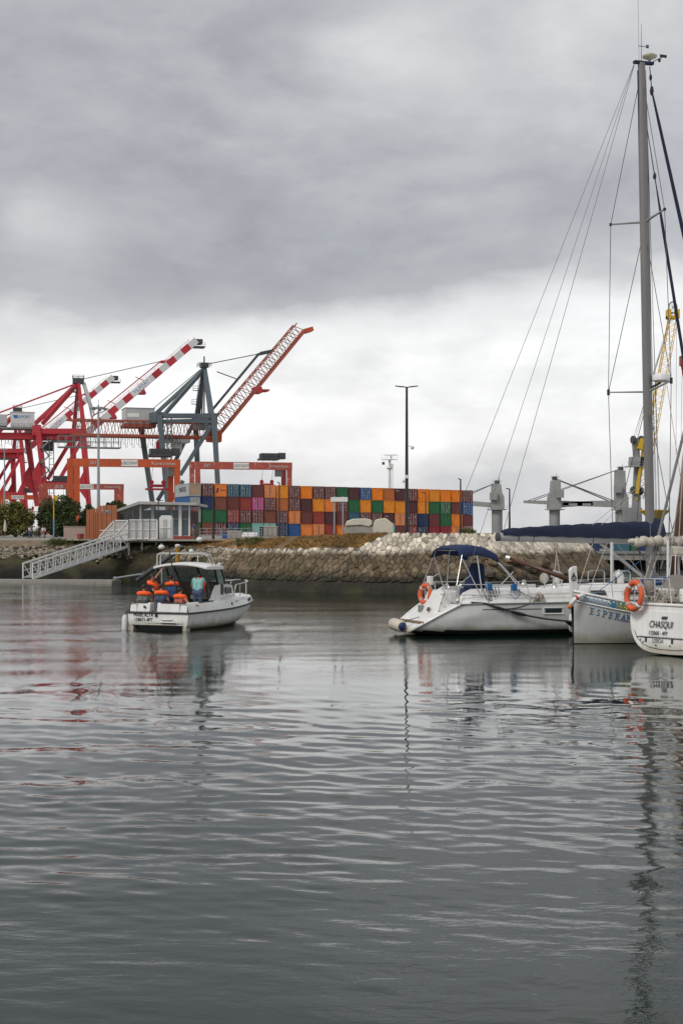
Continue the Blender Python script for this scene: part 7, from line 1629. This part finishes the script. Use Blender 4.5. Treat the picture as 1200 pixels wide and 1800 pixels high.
    f = thing('fender', 'white fender hanging at the waterline by the dark finger pontoon', 'fender', at(5.6, -2.2, .3)); b = MB(); c = at(5.45, -2.28, .42); b.lathe([(.03, -.34), (.1, -.3), (.14, -.2), (.14, .2), (.1, .3), (.03, .36)], c, 12); b.build('body', M_WPAINT, f, smooth='all'); b = MB(); b.tube(c+Vector((0, 0, .34)), at(5.5, -2.05, 1.2), .012, n=5); b.build('lanyard', M_DROPE, f)
    l = thing('mooring_line', 'thick dark mooring line from the yacht quarter down to the finger pontoon', 'rope', at(2.1, -1.72, 1.13)); b = MB(); b.path([at(1.9, -1.55, 1.16), at(2.35, -1.76, 1.13)]+[at(*p) for p in sag((2.5, -1.80, 1.08), (5.5, -2.35, .48), .12, 12)], .032, 7); b.build('rope', M_DROPE, l); b = MB(); s0 = sag((2.5, -1.80, 1.08), (5.5, -2.35, .48), .12, 12); b.path([at(*s0[3]), at(*s0[4]), at(*s0[5])], [.05, .065, .05], 7); b.path([at(*s0[1]), at(*s0[2])], .05, 7); b.build('splice', M_BLACK, l)
    l = thing('mooring_line', 'thin slack mooring line looping along the yacht topsides', 'rope', at(4.2, -1.95, 1.3)); b = MB(); b.path([at(*p) for p in sag((4.3, -1.95, 1.25), (2.6, -1.85, 1.0), .16, 10)], .014, 6); b.path([at(*p) for p in sag((3.5, -1.72, 1.62), (4.35, -1.92, 1.24), .04, 6)], .014, 6); b.build('rope', M_DROPE, l)
    p = thing('finger_pontoon', 'low black finger pontoon end between the yacht and the painted boat', 'pontoon', at(5.6, -2.6, .4)); b = MB(); b.prism([at(5.0, -2.4, .52), at(5.3, -2.4, .30), at(7.4, -2.4, .22), at(7.4, -2.4, .52)], m.to_3x3() @ Vector((0, -.5, 0))); b.build('float', M_BLACK, p, bevel=.03)
    b = MB(); rr = random.Random(6)
    for k in range(12): c = at(5.75+rr.uniform(-.2, .2), -2.5+rr.uniform(-.1, .1), .55+.03*k*.6); b.path([c+Vector((.13*math.cos(a), .1*math.sin(a), .03*math.sin(3*a))) for a in (2*math.pi*i/10 for i in range(10))], .022, 5, closed=True)
    b.build('coiled_rope', M_DROPE, p)
yacht()

def painted_boat():
    "the wooden boat with the painted sheer, bow towards us and to the left"
    f = Vector((-.90, -.43, 0)).normalized(); rz = math.atan2(f.y, f.x); L = 9.0; stem = Vector((7.33, 45.55, 0)); loc = stem-f*L
    root = thing('wooden_boat', 'white wooden sailing boat with flowers painted along its bow and brown mast', 'wooden boat', loc, rz); m = Matrix.Translation(loc) @ Matrix.Rotation(rz, 4, 'Z'); inv = m.inverted()
    st = []
    for x, b, zs, yw, zk in ((0, .6, 1.30, .3, .2), (1.5, 1.15, 1.05, .85, -.2), (4, 1.35, .98, 1.15, -.4), (6, 1.28, 1.12, 1.0, -.4), (7.5, .95, 1.36, .62, -.3), (8.5, .48, 1.58, .22, -.2), (8.95, .10, 1.70, .03, -.1)):
        sh = .05*(x > 8); st.append([(x-sh*1.6, 0, zk), (x-sh*1.5, yw*.7, zk*.5), (x-sh*1.2, yw, .12), (x-sh*.4, lerp(yw, b, .6), lerp(.12, zs, .5)), (x, b, zs)])
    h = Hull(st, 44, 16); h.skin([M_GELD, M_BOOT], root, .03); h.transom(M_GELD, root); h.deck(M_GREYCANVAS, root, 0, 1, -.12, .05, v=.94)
    P = 1   # port side is the one in view
    def band(z0, z1, u0, u1, out, name, mt, n=36):
        b = MB(); lo, hi = [], []
        for i in range(n+1):
            u = lerp(u0, u1, i/n); t = h.at(u, 1, P); v0, v1 = h.v_at(u, t.z+z0), h.v_at(u, t.z+z1)
            lo.append(h.at(u, v0, P, out)); hi.append(h.at(u, v1, P, out))
        b.grid([lo, hi]); return b.build(name, mt, root, smooth='all', fix=False, solid=.012)
    M_FRIEZE = mat('pale_blue_frieze', (.64, .67, .67), .5, var=.05)
    band(-.29, -.035, 0.0, .985, .010, 'sheer_band', M_FRIEZE)
    for z in (-.30, -.03):
        b = MB(); b.path([h.at(u, h.v_at(u, h.at(u, 1, P).z+z), P, .016) for u in (i/40*.985 for i in range(41))], .02 if z > -.1 else .026, 6); b.build('moulding', M_GEL, root, smooth='all')
        b = MB(); b.path([h.at(u, h.v_at(u, h.at(u, 1, P).z+z*(.88 if z < -.1 else 2.0)), P, .018) for u in (i/40*.985 for i in range(41))], .005, 5); b.build('pinstripe', M_BLUEINK, root)
    for s in (1, -1): b = MB(); b.path(h.line(v=1, side=s, n=40), .045, 6); b.build('gunwale', M_GEL, root, smooth='all')
    # the painted scrolls and the two flowers
    cols = {'blue': mat('paint_blue', (.03, .15, .42), .6), 'yellow': mat('paint_yellow', (.75, .45, .03), .6), 'green': mat('paint_green', (.05, .25, .16), .6), 'ochre': mat('paint_ochre', (.40, .25, .10), .6), 'pale': mat('paint_pale_blue', (.16, .26, .44), .6)}
    def on(x, dz, out=.02): u = h.u_at(x); t = h.at(u, 1, P); return h.at(u, h.v_at(u, t.z+dz), P, out)
    def disc(x, dz, r, c, name, petals=0, sq=1):
        b = MB(); c0 = on(x, dz); ex = (on(x-.05, dz)-on(x+.05, dz)).normalized(); ez = Vector((0, 0, 1)); n = petals*4 if petals else 10; vs = []
        for i in range(n):
            a = 2*math.pi*i/n; k = r*(1 if not petals else (1.0 if i % 4 in (1, 2) else .55)); vs.append(c0+ex*k*math.cos(a)*sq+ez*k*math.sin(a))
        b.prism(vs, (ex.cross(ez))*.006); b.build(name, cols[c], root)
    for x, c in ((7.92, 'blue'), (7.70, 'ochre'), (7.50, 'yellow')):
        for k in range(6): a = k*1.05; disc(x+.13*math.cos(a), -.165+.085*math.sin(a), .03, 'green', 'leaf', 0, 1.5)
        disc(x, -.165, .105, c, 'flower', 6); disc(x, -.165, .03, 'yellow' if c != 'yellow' else 'ochre', 'flower_heart')
    for x0, x1 in ((8.08, 8.75), (6.2, 7.3)):
        b = MB(); b.path([on(lerp(x0, x1, i/40), -.165+.065*math.sin(i*.9)+.03*math.sin(i*2.3), .02) for i in range(41)], .008, 5); b.path([on(lerp(x0, x1, i/40), -.165-.05*math.sin(i*.9+.6), .02) for i in range(41)], .006, 5); b.build('scroll', cols['pale'], root)
    # name in slab serif letters following the sheer
    x = 8.56; size = .30
    for i, ch_ in enumerate('ESPERANÇA'):
        c0, c1 = on(x, -.62, .012), on(x-.12, -.62, .012); u = h.u_at(x); up = (h.at(u, h.v_at(u, h.at(u, 1, P).z-.5), P)-h.at(u, h.v_at(u, h.at(u, 1, P).z-.7), P))
        o = text(ch_, size, c0, c1-c0, up, M_BLUEINK, root, depth=.006, align='LEFT', sx=.85)
        d = (c1-c0).normalized(); w_ = .15; q = MB(); zz = up.normalized(); nn = d.cross(zz)
        for fx in ((.03, .13) if ch_ in 'RANA' else (.03,)):
            for fz in ((.008, .205) if ch_ in 'EPRN' else (.008,)):
                if ch_ == 'S': continue
                p = c0+d*fx+zz*fz; q.bar(p-d*.035, p+d*.035, .014, .02, up=zz)
        if q.v: q.build('serif', M_BLUEINK, root)
        x -= .182
    # stem head with its emblem, bowsprit, fender roll
    b = MB(); b.prism([(8.80, -.06, 1.2), (8.98, -.06, 1.2), (9.06, -.06, 2.36), (8.98, -.06, 2.46), (8.80, -.06, 2.50), (8.76, -.06, 1.8)], (0, .12, 0)); b.build('stem_head', M_GEL, root, bevel=.02)
    em = MB(); y = .068; cx, cz = 8.93, 2.14
    em.bar((cx, y, cz-.10), (cx, y, cz+.10), .02, .014, up=(0, 1, 0)); em.bar((cx-.06, y, cz+.04), (cx+.06, y, cz+.04), .018, .014, up=(0, 1, 0)); em.path([(cx+.09*math.cos(a), y, cz-.02+.09*math.sin(a)) for a in (math.pi+math.pi*i/10 for i in range(11))], .013, 5); em.path([(cx+.025*math.cos(a), y, cz+.12+.025*math.sin(a)) for a in (2*math.pi*i/10 for i in range(10))], .008, 5, closed=True)
    em.prism([(cx-.09, y-.006, cz+.0), (cx-.02, y-.006, cz+.10), (cx-.07, y-.006, cz-.06)], (0, .014, 0)); em.prism([(cx+.09, y-.006, cz+.0), (cx+.02, y-.006, cz+.10), (cx+.07, y-.006, cz-.06)], (0, .014, 0)); em.build('anchor_emblem', M_INK, root)
    bs0 = inv @ Vector((7.50, 45.9, 2.0)); bs1 = inv @ W(889, 979, 47.2)
    b = MB(); b.tube(bs0, bs1, .085, .05, n=10); b.build('bowsprit', M_WOOD, root, smooth='all'); b = MB(); b.tube(bs1, bs1.lerp(bs0, .06), .06, n=8); b.build('bowsprit_cap', M_GEL, root)
    b = MB(); b.path([(8.75, .45, 1.62), (9.02, .34, 1.50), (9.22, .30, 1.28)], [.06, .075, .07], 10); b.build('bow_fender', M_GEL, root, smooth='all'); b = MB(); b.path([(8.98, .36, 1.53), (9.04, .335, 1.48)], .082, 10); b.build('fender_band', M_LRED, root); b = MB(); b.ell((9.25, .30, 1.22), (.07, .07, .07), 8, 6); b.build('fender_knob', CM['light orange'], root)
    # mast with rake, yard with its rolled cream sail, spars and rigging
    m0 = inv @ Vector((11.0, 47.6, .9)); m1 = inv @ W(1216, 700, 48.6)
    b = MB(); b.tube(m0, m1, .17, .12, n=14); b.build('mast', M_WOOD, root, smooth='all'); b = MB(); p = m0.lerp(m1, .255); b.tube(p, p+(m1-m0).normalized()*.35, .19, .19, n=14); b.build('mast_band', M_CREAM, root, smooth=40)
    rows = []; a, e = inv @ W(1103, 953, 46.6), inv @ W(1235, 949, 47.2); n = 40; pts = []; rs = []
    for i in range(n+1): t = i/n; pts.append(a.lerp(e, t)+Vector((0, .03*math.sin(i*1.3), .03*math.sin(i*.9)))); rs.append((.05+.1*min(1, t*9))*(1+.16*math.sin(i*1.7)))
    b = MB(); b.path(pts, rs, 12); b.build('rolled_sail', M_CREAM, root, smooth='all')
    b = MB(); tw = []
    for i in range(90): t = i/89; p = a.lerp(e, t); tw.append(p+Vector((0, .16*math.cos(i*.75), .16*math.sin(i*.75)))*(.5+.5*min(1, t*9)))
    b.path(tw, .02, 5); b.build('sail_tie', M_ROPE, root)
    def wire(name, a, e, r=.014, mm=None): b = MB(); b.tube(inv @ Vector(a), inv @ Vector(e), r, n=5); b.build(name, mm or M_ROPE, root)
    wire('gaff', W(1203, 752, 47.5), W(1146, 985, 46.8), .05, M_ALU)
    for (x0, y0), (x1, y1), r, mm in (((1205, 770), (1170, 1030), .014, M_ROPE), ((1200, 800), (1188, 1030), .016, M_ROPE), ((1150, 955), (1130, 1030), .02, M_ROPE), ((1162, 955), (1135, 1035), .02, M_ROPE), ((1120, 955), (1131, 1028), .012, M_WIRE), ((1112, 955), (1168, 1030), .03, M_ALU),
                                      ((1172, 955), (1178, 1040), .014, M_ROPE), ((1205, 850), (1160, 1000), .02, M_ALU), ((1140, 975), (1043, 1045), .012, M_BLUEROPE), ((1066, 955), (1030, 1050), .014, M_ROPE), ((1041, 955), (1012, 1045), .014, M_ROPE), ((1176, 860), (1172, 1045), .010, M_WIRE)):
        wire('stay', W(x0, y0, 47.0), W(x1, y1, 46.6), r, mm)
    wire('white_post', W(1173, 950, 46.2), W(1173, 1062, 46.2), .045, M_WPAINT); wire('white_post', W(1074.5, 953, 50.2), W(1074.5, 1022, 50.2), .055, M_WPAINT)
    b = MB(); q = inv @ W(1189, 968, 46.4); b.box(q, (.3, .3, .26)); b.build('lantern', M_CREAM, root, bevel=.03); b = MB()
    for s in (-.14, .14):
        for t in (-.1, .1): b.tube(q+Vector((s, t, -.13)), q+Vector((s*1.5, t*1.5, -.95)), .018, n=5)
    b.build('lantern_stand', M_WPAINT, root)
painted_boat()

def lettered_yacht():
    "the yacht whose lettered stern closes the picture"
    f = Vector((.79, .61, 0)).normalized(); rz = math.atan2(f.y, f.x); pc = WX(1102, 42.3, 0); p = Vector((-f.y, f.x, 0)); loc = pc-p*1.55
    root = thing('sailing_yacht', 'white yacht stern with black lettering and a grey canvas cover, cut by the photo edge', 'sailing yacht', loc, rz); m = Matrix.Translation(loc) @ Matrix.Rotation(rz, 4, 'Z'); inv = m.inverted()
    prof = [(0, .02), (.75, .06), (1.15, .22), (1.42, .55), (1.53, .95), (1.50, 1.42)]
    st = []
    for x, k, zk in ((0, 1, 0), (2, 1.08, -.2), (4.5, 1.1, -.4), (7, .8, -.4), (8.6, .35, -.2), (9.4, .03, .3)):
        st.append([(x+(.10*z if x == 0 else 0)+(.5*(z-.2) if x > 8 else 0), y*k, z+(zk if i == 0 else zk*.6 if i == 1 else 0)) for i, (y, z) in enumerate(prof)])
    h = Hull(st, 40, 20); h.skin([M_GEL, M_BOOT], root, .06)
    e = [Vector(q) for q in h.g[0]]
    def tz(y, z, o=0.0): return Vector((.10*z-o, y, z))
    ring = [Vector((q.x, q.y, q.z)) for q in e]+[Vector((q.x, -q.y, q.z)) for q in e[::-1]][:-1]
    c = Vector((.07, 0, .75)); b = MB(); n = len(ring); r1 = [q+Vector((-.035, 0, 0))+(c-q)*.03 for q in ring]; r2 = [q+Vector((-.035, 0, 0))+(c-q)*.10 for q in ring]
    b.add(ring+r1+r2, [(i, (i+1) % n, n+(i+1) % n, n+i) for i in range(n)]+[(n+i, n+(i+1) % n, 2*n+(i+1) % n, 2*n+i) for i in range(n)]+[tuple(range(2*n, 3*n))]); b.build('transom', M_GEL, root, smooth=25)
    q = [tz(y, z, .055) for y, z in ((1.12, .52), (-1.12, .52), (-1.2, .8), (-1.2, 1.28), (1.2, 1.28), (1.2, .8))]
    b = MB(); b.prism(q, (.03, 0, 0)); b.build('transom_door', M_GEL, root, bevel=.015)
    b = MB(); b.bar(tz(1.2, .50, .05), tz(-1.2, .50, .05), .02, .018); b.build('groove', M_BLACK, root)
    b = MB(); b.path([r*1.0+Vector((-.042, 0, .06)) for r in [tz(1.30, .62), tz(1.2, .42), tz(1.0, .26), tz(.7, .155), tz(.3, .115), tz(-.3, .115), tz(-.7, .155), tz(-1.0, .26)]], .008, 5); b.build('lower_groove', M_BLACK, root)
    for y in (.85, -.12): b = MB(); b.box(tz(y, .43, .05), (.02, .07, .15)); b.build('hinge', M_DARK, root)
    for y, z in ((.95, .36), (.47, .29), (-.05, .29), (1.05, .42)): b = MB(); b.lathe([(.03, 0), (.03, .02)], tz(y, z, .04), 10, ax=(-1, 0, 0)); b.build('drain', M_GREYSTEEL, root)
    b = MB(); b.prism([tz(.30, 1.05, .09), tz(.11, 1.05, .09), tz(.08, 1.13, .09), tz(.27, 1.13, .09)], (.03, 0, 0)); b.build('badge', M_DARK, root)
    text('CHASQUI', .285, tz(.74, .80, .088), (0, -1, 0), (.1, 0, 1), M_INK, root, align='LEFT', shear=.22, sx=.70, depth=.004)
    text('125868 - 4PT', .165, tz(.74, .585, .088), (0, -1, 0), (.1, 0, 1), M_INK, root, align='LEFT', sx=.78, depth=.004)
    text('LISBOA', .175, tz(.62, .355, .052), (0, -1, 0), (.1, 0, 1), M_GREYSTEEL, root, align='LEFT', sx=.75, depth=.004)
    h.deck(M_GEL, root, 0, 1, .0, .04)
    b = MB(); b.path([tz(1.5, 1.43, .0), tz(.9, 1.46, .02), tz(-.9, 1.46, .02), tz(-1.5, 1.43, .0)], .05, 8); b.build('transom_cap', M_GEL, root, smooth='all')
    # cover, rails, cordage
    rows = []
    c0 = inv @ WX(1203, 42.6, 1.4); c0.z = 1.45
    for i in range(9):
        t = i/8; row = []
        for k in range(17):
            a = math.pi*k/16; x = lerp(-.45, .5, t); row.append(c0+Vector((x, -.52*math.cos(a)*(1-.1*t), .88*math.sin(a)**.7*(1-.25*t)+.02*math.sin(k*1.3+i))))
        rows.append(row)
    b = MB(); b.grid(rows); b.add(rows[0], [tuple(range(17))]); b.build('canvas_cover', M_GREYCANVAS, root, smooth=50)
    b = MB(); b.path([(.15, 1.42, 1.42), (.15, 1.42, 2.15), (.2, 1.36, 2.2), (.25, .2, 2.2), (.25, .1, 1.45)], .022, 6); b.path([(.15, 1.42, 2.17), (1.6, 1.55, 2.17), (1.65, 1.56, 1.45)], .022, 6); b.path([(.15, 1.42, 1.8), (1.6, 1.55, 1.8)], .016, 6); b.tube((.22, .7, 1.45), (.22, .7, 2.2), .02, n=6); b.build('pushpit', M_INOX, root)
    rr = random.Random(5); b = MB()
    for k in range(46):
        c = Vector((.5+rr.uniform(-.3, .35), .7+rr.uniform(-.42, .5), 1.5+rr.uniform(0, .42))); a0 = rr.uniform(0, 6.28); rad = rr.uniform(.06, .15); ax = Vector((rr.gauss(0, 1), rr.gauss(0, 1), rr.gauss(0, 1))).normalized(); u = ax.orthogonal().normalized(); v = ax.cross(u)
        b.path([c+u*rad*math.cos(a)+v*rad*math.sin(a) for a in (a0+i*.6 for i in range(9))], .016, 5)
    b.build('rope_heap', M_ROPE, root)
    g = MB(); c = Vector((.3, .95, 2.0)); g.lathe([(.06, .2), (.16, .1), (.17, -.1), (.10, -.3), (.02, -.42)], c, 9); g.build('net_bag', M_GREYCANVAS, root, smooth=60)
    b = MB(); b.box((.9, .9, 1.75), (.4, .5, .3)); b.box((1.3, .3, 1.7), (.5, .4, .4)); b.build('cockpit_locker', M_GEL, root, bevel=.05)
    lifebuoy('lifebuoy', 'scuffed orange lifebuoy hanging above the corner of the lettered white stern', WX(1114, 42.0, EYE-107*42/F), Vector((-.88, -.46, .10)), .39, .09)
lettered_yacht()
